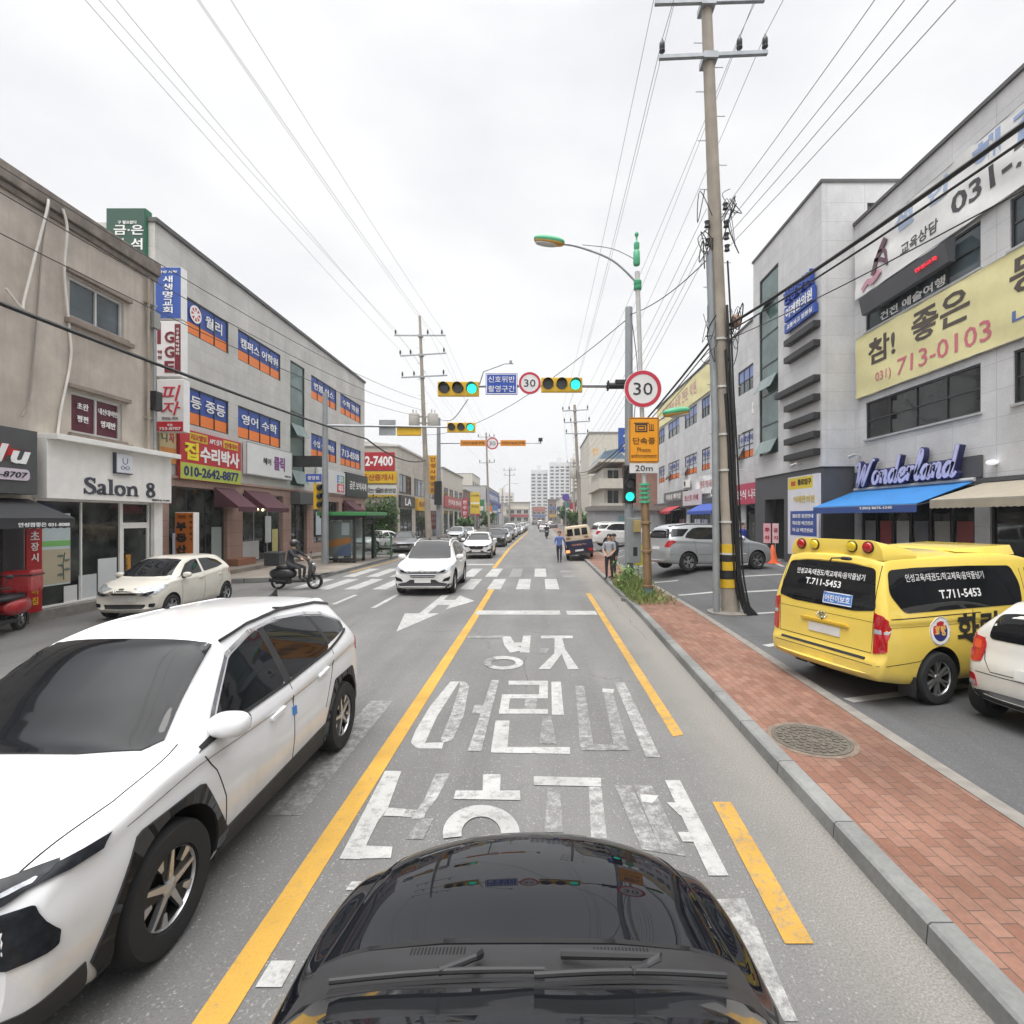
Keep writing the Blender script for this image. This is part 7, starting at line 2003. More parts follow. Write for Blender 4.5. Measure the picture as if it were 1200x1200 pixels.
# ---- projecting grey stair tower with black fins
X4 = 11.2
F = FR(X4)
b = thing('stair_tower', 'tall grey panelled block with a column of green glass and seven black fins', 'building', (X4, 23.5, 0))
tower = hy(24.0, 26.05, 5.6, 14.5)
shell(b, X4, X4 + 16, 20.3, 26.8, 4.55, 15.8, m_panR, F, [tower], 0.14, side_holes=[(13.0, 13.9, 14.2, 15.0)])
window(b, FS(20.3), 13.0, 13.9, 14.2, 15.0, depth=0.1, cols=1, frame=m_dframe, pane=g_sky)
shell(b, X4 + 0.08, X4 + 16, 20.36, 26.75, 0, 4.55, m_base, FR(X4 + 0.08), [hy(23.6, 25.6, 0.1, 3.4)], 0.6, roof=False)
mb = MB(); mb.fbox(F, -26.85, -20.25, 15.8, 15.92, -15, 0.06); mb.build('parapet_coping', m_cop, b)
o = window(b, F, *tower, depth=0.1, cols=1, rows=6, frame=m_dframe, pane=g_green, w=0.07, open_=[(-25.95, -25.05, 12.6, 13.3), (-25.95, -24.1, 8.75, 9.4), (-25.95, -24.1, 5.65, 6.3)])
window(b, FR(X4 + 0.08), *hy(23.6, 25.6, 0.1, 3.4), depth=0.55, cols=2, frame=m_dframe, pane=g_dark)
for k, z in enumerate((10.27, 9.5, 8.1, 7.34, 6.6, 5.86, 5.15)):
    mb = MB(); mb.fbox(F, -23.8 if k == 2 else -22.9, -20.4, z - 0.13, z + 0.13, -0.02, 0.28); mb.build('fin', m_trim, b, bevel=0.01)
cctv(F, -21.9, 4.8, 'white security camera below the lowest black fin')
t = thing('clinic_sign', 'blue raised clinic letters in three rows above the black fins', 'sign', (X4, 21.8, 10.9))
mb = MB(); mb.fbox(F, -23.0, -20.6, 11.25, 11.9, 0.04, 0.2); mb.fbox(F, -23.0, -20.5, 10.75, 11.15, 0.04, 0.2); mb.build('board', LM('2a50a8'), t, bevel=0.02)
lettering(t, F, [('이레한의원', -21.75, 11.34, 0.46, W_, 2.2, 0.02), ('교통사고 입원실', -21.7, 10.84, 0.2, W_, 2.1)], 0.205)
mb = MB(); mb.ftext(F, '한방병원', -21.9, 12.0, 0.62, 0.04, 0.22, w=2.3, align='c', bold=0.03); mb.build('lettering', LM('2448a4'), t)
Fq = FR(X4 + 0.08)
sign('parking_board', 'white wall board with a yellow heading and a blue text panel beside the blue awning', Fq, -23.0, -20.45, 0.9, 4.3, 0.02, 0.12, 'e4e4ec', [('통로입구', -21.55, 3.9, 0.26, '403010', 1.1, 0.03), ('이레한의원', -21.6, 3.15, 0.30, 'd8c060', 1.7), ('월요일 휴진안내', -21.7, 2.5, 0.17, W_, 1.7), ('화요일 야간진료', -21.7, 2.2, 0.17, W_, 1.7), ('목·금 야간진료', -21.7, 1.9, 0.17, W_, 1.7), ('일요일 진료', -21.7, 1.3, 0.16, '50505a', 1.2)],
     strips=[(-22.95, -20.9, 3.75, 4.25, 'e8d040'), (-22.75, -20.6, 1.75, 2.8, '3a55a0'), (-22.7, -22.3, 3.9, 4.1, 'd05020')])

# ---- long building beyond the tower
F = FR(XR)
b = thing('long_academy_building', 'long grey building beyond the stair tower with a pale yellow banner along its roof', 'building', (XR, 40, 0))
ups = [(29.8, 32.2), (33.4, 36.0), (37.5, 39.4), (40.6, 44.0), (45.7, 49.6), (51.0, 53.6)]
hu = [hy(a, c, 10.1, 11.6) for a, c in ups]; hl = [hy(a, c, 6.1, 7.75) for a, c in ups]
hsh = [hy(27.5, 31.0, 0.1, 3.3), hy(32.0, 36.5, 0.1, 3.3), hy(37.5, 42.5, 0.1, 3.3), hy(43.5, 48.5, 0.1, 3.3), hy(49.5, 53.5, 0.1, 3.3)]
shell(b, XR, XR + 14, 26.8, 54.2, 0, 14.05, m_panR, F, hu + hl + hsh, 0.14)
mb = MB(); mb.fbox(F, -54.25, -26.8, 14.05, 14.17, -0.4, 0.08); mb.build('parapet_coping', m_cop, b)
for q_ in hu:
    window(b, F, *q_, depth=0.1, cols=3, rows=2, frame=m_dframe, pane=g_sky, w=0.06, bands=[(0.5, 0.95, '8090c0')])
for k, q_ in enumerate(hl):
    u = (q_[0] + q_[1]) / 2
    window(b, F, *q_, depth=0.1, cols=3, rows=2, frame=m_dframe, pane=g_sky, w=0.06, bands=[(0.30, 0.97, 'c8ccd8'), (0.03, 0.28, 'e07838')], texts=[(['수학영어', '국어과학', '학원', '보습학원', '컴퓨터', '음악'][k], u, 7.1, 0.4, '3a4a90', (q_[1] - q_[0]) * 0.8)], open_=[(q_[0] + 0.1, q_[0] + 0.9, 6.15, 6.8)] if k in (0, 3, 4) else [])
for k, q_ in enumerate(hsh):
    window(b, F, *q_, depth=0.12, cols=3, frame=m_dframe, pane=g_shop, w=0.07)
for k, (a, c, col) in enumerate(((28.2, 29.0, '90a890'), (33.0, 34.2, 'b8b0a0'), (38.2, 39.6, 'c0c0d0'), (40.0, 41.5, 'd0d0dc'), (44.5, 46.0, 'c890a0'))):
    mb = MB(); mb.fbox(F, -c, -a, 0.8, 2.4, -0.09, -0.08); mb.build('window_poster', LM(col), b)
mb = MB(); mb.fbox(F, -54.2, -26.85, 3.35, 3.95, 0.0, 0.35); mb.build('shop_fascia', m_darkf, b, bevel=0.01)
banner('banner', 'long pale yellow banner with pinkish script along the far roof', F, -54.0, -37.2, 11.75, 13.9, 0.08, m_bany, [('안성 영어 수학 전문 학원', -46, 12.4, 1.1, 'c08a90', 11)], seed=12)
banner('banner', 'white banner hanging over the blue shop awning', F, -40.5, -32.5, 4.3, 5.7, 0.12, m_banw, [('열공 영재학원 모집', -36.8, 4.75, 0.55, 'c07070', 5.5)], seed=5, amp=0.05)
sign('shop_sign', 'red and pink shop sign left of the tower entrance', F, -31.5, -27.5, 3.3, 4.5, 0.36, 0.5, 'c04060', [('분식 나라', -29.5, 3.6, 0.55, W_, 3.0)])
sign('shop_sign', 'grey shop sign with white raised letters over the red awning', F, -50, -43, 4.0, 4.9, 0.0, 0.35, '6a6a6c', [('미용실 헤어샵', -46.5, 4.2, 0.5, W_, 5.0)])
sign('shop_sign', 'white shop sign between the red awning and the blue one', F, -43, -38.2, 3.5, 4.7, 0.36, 0.46, 'd8d0d4', [('토스트 카페', -40.6, 3.85, 0.5, 'b04a60', 3.6)])
awning('awning', 'red awning over a far shop beneath the grey sign', F, -52, -44, 3.7, 3.1, 1.3, 0.25, M('canvas_red', (0.42, 0.04, 0.05), 0.7))
awning('awning', 'blue awning over a far shop under the hanging white banner', F, -38.5, -33.0, 3.7, 3.0, 1.4, 0.25, M('canvas_royal', (0.04, 0.09, 0.40), 0.7))

# ---- red brick house with balconies, low shed, pale block and roadside things further along
m_rb = panels('brick_red', (0.33, 0.155, 0.12), 0.25, 0.075, (0.28, 0.25, 0.22), off=0.5, var=0.12)
b = thing('brick_house', 'red brick house with white balconies and a blue tiled roof corner', 'building', (10, 62, 0))
mb = MB()
f = FS(60.0)
wall_grid(mb, f, 9.8, 15.5, 0, 9.0, [], 0.1)
mb.add([(9.8, 60, 0), (9.8, 75, 0), (9.8, 75, 9), (9.8, 60, 9)], [(0, 1, 2, 3)])
mb.build('wall', m_rb, b)
mb = MB(); mb.box(7.6, 9.8, 60.5, 75, 0, 8.4); mb.build('front_wall', m_cr, b)
for z in (3.3, 6.2):
    mb = MB(); mb.box(7.0, 9.75, 59.5, 75, z - 0.25, z); mb.box(7.0, 9.75, 59.5, 59.62, z, z + 0.9); mb.box(7.0, 7.12, 59.62, 75, z, z + 0.9); mb.build('balcony', m_cr, b)
mb = MB(); mb.box(6.9, 15.7, 59.3, 75.2, 9.0, 9.35); mb.build('roof_slab', m_cr, b)
mb = MB(); mb.prism([(7.0, 60, 9.35), (10.5, 60, 9.35), (9.0, 60, 10.6), (7.6, 60, 10.3)], [(7.0, 74, 9.35), (10.5, 74, 9.35), (9.0, 74, 10.6), (7.6, 74, 10.3)]); mb.build('tiled_roof', M('roof_slate_blue', (0.12, 0.18, 0.25), 0.6), b)
for (a, c, z0, z1) in ((8.0, 9.4, 4.2, 5.8), (8.0, 9.4, 7.0, 8.2), (7.9, 9.4, 0.4, 2.7)):
    window(b, FS(60.5), a, c, z0, z1, depth=-0.02, cols=2, frame=m_wframe, pane=g_dark)
b = thing('storage_shed', 'low grey metal shed with a flat pale roof in front of the brick house', 'shed', (8, 50, 0))
mb = MB(); mb.box(5.2, 11.8, 48, 56, 0.08, 3.2); mb.build('wall', M('sheet_metal', (0.36, 0.37, 0.38), 0.5, 0.2, var=0.1, dirt=0.3), b)
mb = MB(); mb.box(5.0, 12.0, 47.7, 56.2, 3.2, 3.65); mb.build('roof_slab', m_conc, b)
mb = MB(); mb.box(7.4, 8.6, 47.96, 48.0, 1.2, 2.7); mb.build('door', LM('6a8c90'), b)
b = thing('pale_block', 'pale cream apartment block wall with small coloured dots of lettering', 'building', (12, 85, 0))
mb = MB(); mb.box(8.0, 22, 82, 100, 0, 16); mb.build('wall', m_cr, b)
mb = MB(); mb.box(7.9, 22.1, 81.9, 100.1, 16, 16.3); mb.build('roof_slab', m_conc, b)
f = FS(82.0)
lettering(b, f, [('한', 9.0, 12.6, 1.1, 'e0b050', 1.1), ('노', 10.9, 12.6, 1.1, '70a080', 1.1), ('촌', 12.7, 12.6, 1.1, '508070', 1.1)], 0.0)
for z in (3, 6, 9):
    for x in (9.5, 13.0, 16.5):
        window(b, f, x, x + 2, z, z + 1.5, depth=-0.02, cols=2, frame=m_wframe, pane=g_dark)
sign('blue_board', 'blue signboard with white letters partly behind the grey signal post', FS(46.0), 7.1, 8.6, 8.4, 10.6, -0.15, 0.0, '3058a8', [('4', 7.85, 9.6, 0.7, W_, 0.6, 0.05), ('층', 7.85, 8.7, 0.6, W_, 0.8)])
mb = MB(); mb.tube([(7.85, 46.1, 0.1), (7.85, 46.1, 8.5)], 0.1, 8); mb.build('post', m_steel, bpy.data.objects['blue_board'])
for k, (y0, y1, z1, mt) in enumerate(((110, 135, 9.0, m_gy), (140, 175, 7.5, m_br), (180, 230, 9.5, m_cr))):
    simple_building('street_building', ['grey two storey shop building past the cream block on the right', 'brown brick shop building far along the right side', 'cream shop building at the far end of the right side'][k], 8.5 - k * 0.5, y0, y1, z1, mt, 2, 5, left=False)
# far apartment towers closing the view
m_apt = M('apartment_paint', (0.60, 0.60, 0.61), 0.8, var=0.05)
m_apt2 = M('apartment_beige', (0.60, 0.56, 0.50), 0.8, var=0.05)
def tower_block(label, x0, x1, y, z1, mat, floors, cols, group='apartment towers on the skyline'):
    b = thing('apartment_tower', label, 'building', ((x0 + x1) / 2, y, 0), 0, group)
    f = FS(y)
    mb = MB()
    h = []
    for i in range(floors):
        for j in range(cols):
            a = x0 + (x1 - x0) * (j + 0.18) / cols; c = x0 + (x1 - x0) * (j + 0.82) / cols
            zz = 4 + (z1 - 6) * i / floors
            h.append((a, c, zz, zz + (z1 - 6) / floors * 0.55))
    wall_grid(mb, f, x0, x1, 0, z1, h, 0.8)
    mb.add([(x0, y, 0), (x0, y + 14, 0), (x0, y + 14, z1), (x0, y, z1)], [(0, 1, 2, 3)])
    mb.add([(x1, y, 0), (x1, y + 14, 0), (x1, y + 14, z1), (x1, y, z1)], [(0, 1, 2, 3)])
    mb.add([(x0, y, z1), (x1, y, z1), (x1, y + 14, z1), (x0, y + 14, z1)], [(0, 1, 2, 3)])
    mb.build('wall', mat, b, recalc=False)
    mb = MB(); mb.box(x0 + 0.3, x1 - 0.3, y + 0.8, y + 1.0, 2, z1 - 2); mb.build('window_glazing', g_sky, b)
    mb = MB(); mb.box(x0 + (x1 - x0) * 0.35, x0 + (x1 - x0) * 0.6, y + 4, y + 10, z1, z1 + 4); mb.build('lift_housing', mat, b)
tower_block('tall grey apartment tower above the road end, right half', 8, 24, 400, 46, m_apt, 15, 4)
tower_block('tall grey apartment tower above the road end, left half', -7, 7, 410, 41, m_apt, 13, 3)
tower_block('beige slab of apartments stepping up behind the grey towers', 24.5, 30, 395, 49, m_apt2, 15, 1)
tower_block('teal glazed tower right of the beige slab', 30.5, 37, 430, 40, M('apartment_teal', (0.12, 0.24, 0.26), 0.5), 12, 2)
tower_block('pale tower half hidden by the right hand transformer pole', 36, 58, 420, 46, m_apt, 14, 5)
tower_block('low pale block at the left end of the skyline', -40, -22, 430, 24, m_apt2, 7, 5)
# ================================================================ street furniture
m_concp = M('pole_concrete', (0.34, 0.30, 0.25), 0.85, var=0.15, scale=2.0, bump=0.15, dirt=0.4)
m_cable = M('cable_black', (0.012, 0.012, 0.013), 0.6)
m_insul = M('insulator_dark', (0.035, 0.035, 0.04), 0.35)
m_pgrey = M('post_grey', (0.30, 0.32, 0.335), 0.5, 0.3, var=0.1, dirt=0.25)
m_yhaz = M('hazard_yellow', (0.62, 0.40, 0.02), 0.6, dirt=0.2)
m_sigy = M('signal_yellow', (0.72, 0.44, 0.02), 0.45)
m_lit = M('signal_green_lit', (0.02, 0.85, 0.62), 0.3, emit=1.25)
m_off = M('signal_lens_off', (0.06, 0.065, 0.07), 0.2)
rr = random.Random(21)

def utility_pole(label, x, y, z1, r0, r1, arms, lean=(0, 0), transformers=(), steps=True, group='concrete utility poles', armdir=0.0, mat=None, z0=0.0):
    """arms: (z, half width left, half width right, insulator offsets, tilt)."""
    t = thing('utility_pole', label, 'utility pole', (x, y, z0), 0, group)
    at = lambda z: Vector((x + lean[0] * z / z1, y + lean[1] * z / z1, z))
    mb = MB(); mb.tube([at(z0), at(z1 * 0.5), at(z1)], [r0, (r0 + r1) / 2, r1], 18); mb.build('shaft', mat or m_concp, t, smooth=60)
    ends = []
    c, s = math.cos(armdir), math.sin(armdir)
    for (z, a, b, ins, tilt) in arms:
        o = at(z)
        mb = MB()
        P = lambda d, dz=0.0, dy=0.0: o + Vector((c * d - s * dy, s * d + c * dy, dz + tilt * d))
        for dy in (-0.16, 0.16) if abs(a) > 0.9 and r0 > 0.2 and len(ins) < 4 and z < 14.6 and False else (-0.16,):
            mb.obox(P((b - a) / 2, 0, dy), (a + b, 0.09, 0.09), Matrix.Rotation(armdir, 3, 'Z') @ Matrix.Rotation(-math.atan(tilt), 3, 'Y'))
        mb.obox(o + Vector((0, 0, 0)), (0.36, 0.42, 0.16), armdir)
        arm = mb.build('crossarm', m_steel, t)
        for d in ins:
            q = P(d, 0.05, -0.16)
            mb = MB(); mb.tube([q, q + Vector((0, 0, 0.10))], 0.025, 8)
            mb.lathe([(0.03, 0.08), (0.075, 0.10), (0.075, 0.13), (0.05, 0.15), (0.07, 0.18), (0.07, 0.30), (0.045, 0.36), (0.02, 0.42)], q, n=12)
            mb.build('insulator', m_insul, arm, smooth=50)
            ends.append(q + Vector((0, 0, 0.40)))
    for (z, dx, w) in transformers:
        o = at(z)
        mb = MB(); mb.lathe([(w * 0.5, 0), (w * 0.52, 0.05), (w * 0.52, 0.95), (w * 0.46, 1.02), (0.0001, 1.04)], o + Vector((dx, -0.1, 0)), n=20)
        mb.tube([o + Vector((dx - 0.1, -0.1, 1.0)), o + Vector((dx - 0.1, -0.1, 1.35))], 0.05, 8)
        mb.tube([o + Vector((dx + 0.15, -0.1, 1.0)), o + Vector((dx + 0.15, -0.1, 1.3))], 0.04, 8)
        mb.obox(o + Vector((dx / 2, -0.05, 0.3)), (abs(dx), 0.12, 0.12)); mb.obox(o + Vector((dx / 2, -0.05, 0.8)), (abs(dx), 0.12, 0.12))
        mb.build('transformer', M('transformer_grey', (0.42, 0.41, 0.37), 0.5, var=0.1, dirt=0.2), t, smooth=40)
    if steps:
        mb = MB()
        z = 3.4
        k = 0
        while z < z1 - 1.8:
            o = at(z); sx = 1 if k % 2 else -1
            mb.tube([o, o + Vector((sx * 0.36, 0, 0.0))], 0.011, 5)
            z += 0.62; k += 1
        mb.build('step_bolts', m_steel, t)
    return t, at, ends

def wire(name, label, a, b, sag, r=0.011, group=None, cat='cable', n=14, mat=None):
    a, b = Vector(a), Vector(b)
    pts = [a.lerp(b, k / n) - Vector((0, 0, 4 * sag * (k / n) * (1 - k / n))) for k in range(n + 1)]
    mb = MB(); mb.tube(pts, r, 5)
    return mb.build(name, mat or m_cable, label=label, cat=cat, group=group, smooth=60, recalc=False)

# ---- big concrete pole in the parking lot with its conduit, hazard wrap and cable bundle
P1, at1, e1 = utility_pole('tall leaning concrete utility pole with black cables and hazard stripes at the parking lot edge', 4.86, 13.0, 16.6, 0.225, 0.125,
    [(15.45, 1.35, 1.4, (-1.3, -0.75, 1.32), 0.03), (14.1, 1.3, 1.42, (-1.22, 0.72, 1.36), 0.045)], lean=(-0.66, 0), z0=0.08)
mb = MB(); mb.lathe([(0.50, 0.08), (0.50, 0.13), (0.36, 0.15), (0.23, 0.15)], (4.78, 13.0, 0), n=24); mb.build('footing', m_conc, P1)
for k in range(5):
    z = 0.75 + 0.22 * k
    a = at1(z)
    mb = MB(); mb.tube([at1(z), at1(z + 0.215)], 0.235, 18)
    for i in range(len(mb.v)):
        pass
    mb.build('hazard_wrap', m_yhaz if k % 2 == 0 else m_black, P1, smooth=50)
mb = MB(); mb.tube([(4.46, 12.88, 0.1), (4.42, 12.88, 5), (4.28, 12.9, 9.2)], 0.085, 14); mb.build('conduit', m_pgrey, P1, smooth=60)
mb = MB()
for z in (1.6, 2.4, 3.7, 4.6, 5.8, 7.0):
    o = at1(z); mb.lathe([(0.235 - 0.006 * z, -0.025), (0.25 - 0.006 * z, -0.025), (0.25 - 0.006 * z, 0.025), (0.235 - 0.006 * z, 0.025)], o, n=18)
    mb.tube([o + Vector((-0.38, -0.1, 0)), o + Vector((0.40, -0.15, 0.0))], 0.012, 5)
mb.build('clamp_bands', M('strap_white', (0.55, 0.55, 0.53), 0.5), P1)
for k in range(7):
    dx, dy, r_ = 0.06 + 0.065 * (k % 4), -0.25 + 0.05 * (k // 4), 0.024 + 0.005 * (k % 3)
    top = 6.4 + 1.1 * (k % 4)
    pts = [(4.86 + 0.25 + 0.05 * k, 13.0 + dy - 0.1, 0.09), (4.86 + dx + 0.05, 13.0 + dy - 0.05, 0.5)]
    z = 1.2
    while z < top:
        o = at1(z); pts.append(o + Vector((dx - 0.012 * z * 0.6 + rr.uniform(-0.012, 0.012), dy, 0))); z += 1.1
    mb = MB(); mb.tube(catmull(pts, 4), r_, 8); mb.build('riser_cable', m_cable, P1, smooth=60)
for k in range(2):
    pts = [at1(z) + Vector((-0.26 + 0.05 * k, -0.1, 0)) for z in (1.0, 3.0, 5.0, 7.0, 7.8)]
    mb = MB(); mb.tube(catmull(pts, 4), 0.02, 6); mb.build('riser_cable', m_cable, P1, smooth=60)
# tangles of drop wire, splice cases and small spools
for k in range(22):
    z = rr.choice((7.0, 7.3, 9.4, 9.7, 10.1))
    o = at1(z)
    a0 = rr.uniform(-0.4, 0.4)
    sx = rr.choice((-1, 1))
    pts = [o + Vector((sx * rr.uniform(0.1, 0.25), -0.15, rr.uniform(-0.3, 0.3)))]
    for q in range(3):
        pts.append(o + Vector((sx * rr.uniform(0.15, 0.55), rr.uniform(-0.4, 0.05), rr.uniform(-0.7, 0.6))))
    mb = MB(); mb.tube(catmull(pts, 6), rr.choice((0.008, 0.011, 0.015)), 5); mb.build('drop_wire', m_cable, P1, smooth=60)
for z, sx in ((10.35, 1), (9.9, 1), (9.6, 1), (9.3, 1), (9.9, -1), (9.45, -1)):
    o = at1(z) + Vector((sx * 0.24, -0.1, 0))
    mb = MB(); mb.lathe([(0.03, -0.09), (0.07, -0.07), (0.045, 0.0), (0.07, 0.07), (0.03, 0.09)], o, n=12); mb.build('spool_insulator', m_insul, P1, smooth=40)
mb = MB(); mb.ell(at1(7.45) + Vector((0.38, -0.12, 0)), (0.12, 0.12, 0.16), 12, 8, 0.7); mb.build('splice_case', M('splice_brown', (0.35, 0.22, 0.14), 0.6), P1, smooth=50)

# ---- other utility poles
P2, at2, e2 = utility_pole('concrete pole with transformers beyond the parked white people carrier', 4.35, 53.0, 14.2, 0.22, 0.13,
    [(13.6, 1.3, 1.4, (-1.25, -0.6, 1.3), 0.05), (12.4, 1.2, 1.5, (-1.15, -0.5, 1.4), 0.06), (11.2, 1.1, 1.3, (-1.0, 1.2), 0.0)], lean=(-0.7, 0), transformers=((6.6, -0.55, 0.7),), z0=0.1)
P3, at3, e3 = utility_pole('concrete pole with two grey transformers standing behind the white suv', -8.6, 40.0, 18.3, 0.26, 0.09,
    [(16.7, 2.0, 2.0, (-1.9, 0.6, 1.7), 0.0), (15.2, 1.6, 2.0, (-1.6, -0.8, 1.8), 0.06), (13.5, 1.6, 2.0, (-1.5, -0.6, 1.7), 0.05)], lean=(-0.75, 0), transformers=((9.6, -0.75, 0.8), (9.6, 0.7, 0.8)), z0=0.1)
P4, at4, e4 = utility_pole('slimmer concrete pole further down the left kerb under the speed limit sign', -7.6, 78.0, 15.5, 0.2, 0.12,
    [(14.8, 1.3, 1.3, (-1.2, 0.5, 1.2), 0.0), (10.9, 1.2, 1.2, (-1.1, 0.4, 1.1), 0.03)], lean=(-0.5, 0), steps=False)
P5, at5, e5 = utility_pole('distant concrete pole near the grey building with the blue fascia', -6.5, 112.0, 13.5, 0.2, 0.12, [(12.9, 1.4, 1.4, (-1.2, 0.5, 1.2), 0.0), (11.8, 1.2, 1.2, (-1.0, 1.0), 0.0)], steps=False)
P6, at6, e6 = utility_pole('distant concrete pole on the right side past the brick house', 6.2, 92.0, 13.0, 0.2, 0.12, [(12.4, 1.3, 1.3, (-1.2, 0.5, 1.2), 0.0), (11.4, 1.2, 1.2, (-1.0, 1.0), 0.0)], steps=False)

GW = 'overhead power lines'
m_wire = M('wire_grey', (0.20, 0.20, 0.21), 0.5)
def run(label, pts, sag, r=0.0075, group=GW, name='power_line'):
    for a, b in zip(pts[:-1], pts[1:]):
        wire(name, label, a, b, sag, r, group, mat=m_wire)
# high lines on the left: six conductors coming from a pole behind us
for k, (e, x) in enumerate(zip(e3[:6], (-11.6, -9.5, -8.2, -11.0, -10.2, -8.9))):
    xs = (-12.3, -9.4, -8.55, -11.35, -10.45, -8.9)[k]
    run('thin high power line over the left shops, parallel with its neighbours', [e, (xs, -12.0, 16.6 - 0.25 * k)], 0.55)
for a, b in zip(e3[:6], e4[:6]):
    run('thin power line running on from the twin transformer pole to the next pole', [a, b], 0.7)
for a, b in zip(e4[:5], e5[:5]):
    run('thin power line between the two far poles on the left', [a, b], 0.6)
# right: high lines from the near crossarms to the next pole and back over the camera
for k, (a, b) in enumerate(zip(e1[:6], e2[:6])):
    run('thin power line from the leaning pole to the transformer pole on the right', [a, b], 0.8)
for k, a in enumerate(e1[:6]):
    run('thin power line from the leaning pole passing overhead', [a, (a.x + 0.6, -25.0, a.z + 0.2)], 0.7)
for a, b in zip(e2[:6], e6[:6]):
    run('thin power line between the far poles on the right', [a, b], 0.7)
GL = 'low voltage lines on the right'
for k, (z, x1) in enumerate(((10.35, 4.55), (9.9, 4.95), (9.6, 5.3), (9.3, 5.65))):
    o = at1(z) + Vector((0.26, -0.1, 0))
    run('pale low voltage line rising from the leaning pole over the academy building', [o, (x1 + 0.75, -22.0, z + 0.3)], 0.9, 0.007, GL, 'low_voltage_line')
    run('low voltage line from the leaning pole down the street', [at1(z) + Vector((-0.2, 0, 0)), at2(z - 0.9) + Vector((0.2 * k - 0.3, 0, 0))], 1.0, 0.007, GL, 'low_voltage_line')
GT = 'thick telephone cables'
for k, (z, r_, x1, z1) in enumerate(((7.35, 0.034, 5.15, 6.35), (7.2, 0.018, 5.25, 6.25), (7.0, 0.010, 5.3, 5.55))):
    wire('telephone_cable', ['thick black telephone cable sweeping across the academy banners', 'second black telephone cable lashed under the thick one', 'thin lower black cable across the yellow banner'][k], at1(z) + Vector((0.2, -0.12, 0)), (x1, 0.5, z1), 0.18, r_, GT)
    wire('telephone_cable', ['thick black telephone cable drooping towards the transformer pole', 'second drooping cable towards the transformer pole', 'thin drooping cable towards the transformer pole'][k], at1(z - 0.2) + Vector((-0.1, 0.1, 0)), at2(7.2 - 0.3 * k), 1.0, r_, GT)
wire('telephone_cable', 'thick black cable sloping across the tan building and the corner signs', (-9.2, 4.5, 6.15), (-8.75, 26.0, 6.5), 0.15, 0.042, GT)
wire('telephone_cable', 'thick black cable sloping past the grey building to the twin transformer pole', (-8.75, 26.0, 6.5), at3(7.0), 0.5, 0.042, GT)
for k, (z0, z1) in enumerate(((9.9, 10.2), (9.25, 9.4), (8.2, 8.9))):
    wire('telephone_cable', ['thin wire along the roof edge of the tan building', 'thin wire crossing high on the tan plaster', 'thin wire crossing the upper windows'][k], (-11.5 + 0.3 * k, 3.0, z0), at3(z1 + 1.5), 0.9, 0.012, 'thin wires along the left facades')
wire('telephone_cable', 'cable slung across the street from the leaning pole to the twin transformer pole', (3.13, 17.9, 9.5), at3(9.0), 1.1, 0.014, GT)
wire('telephone_cable', 'cable from the leaning pole to the top of the grey signal post', at1(9.3), (3.13, 17.9, 9.6), 0.25, 0.014, GT)

# ---- traffic signals
def signal_head(t, x, y, z0, n, lit, size=0.30, horizontal=True, face=(0, -1), mats=None, name='signal_head'):
    """A row of lamps with hoods in one housing; the lamp numbered lit glows."""
    mh, w = mats or m_sigy, size * 1.45
    d = Vector((face[0], face[1], 0)); u = Vector((-d.y, d.x, 0))
    F = Face((x, y, 0), u, d)
    mb = MB()
    L_ = w * n
    if horizontal: mb.fbox(F, -L_ / 2, L_ / 2, z0, z0 + w * 1.05, -0.16, 0.0)
    else: mb.fbox(F, -w / 2, w / 2, z0, z0 + L_, -0.16, 0.0)
    h = mb.build(name, mh, t, bevel=0.025)
    for i in range(n):
        cu, cz = (-L_ / 2 + w * (i + 0.5), z0 + w * 0.52) if horizontal else (0, z0 + L_ - w * (i + 0.5))
        C = F.P(cu, cz, 0)
        ring = lambda rad, dd: [C + u * (rad * math.cos(2 * math.pi * q / 20)) + Vector((0, 0, rad * math.sin(2 * math.pi * q / 20))) + d * dd for q in range(20)]
        mb = MB(); mb.prism(ring(size * 0.5, 0.0), ring(size * 0.47, 0.03)); mb.build('lamp', m_lit if i == lit else m_off, h, smooth=40)
        mb = MB()
        k = 15
        a = [C + u * (size * 0.55 * math.cos(R(-20 + 220 * q / (k - 1)))) + Vector((0, 0, size * 0.55 * math.sin(R(-20 + 220 * q / (k - 1))))) for q in range(k)]
        for q in range(k - 1):
            l0 = 0.05 + 0.20 * math.sin(math.pi * q / (k - 1)); l1 = 0.05 + 0.20 * math.sin(math.pi * (q + 1) / (k - 1))
            mb.prism([a[q], a[q + 1], a[q + 1] + d * l1, a[q] + d * l0], [p + (p - C).normalized() * 0.012 for p in (a[q], a[q + 1], a[q + 1] + d * l1, a[q] + d * l0)])
        mb.build('hood', m_trim if mh is not m_sigy or True else mh, h)
    return h

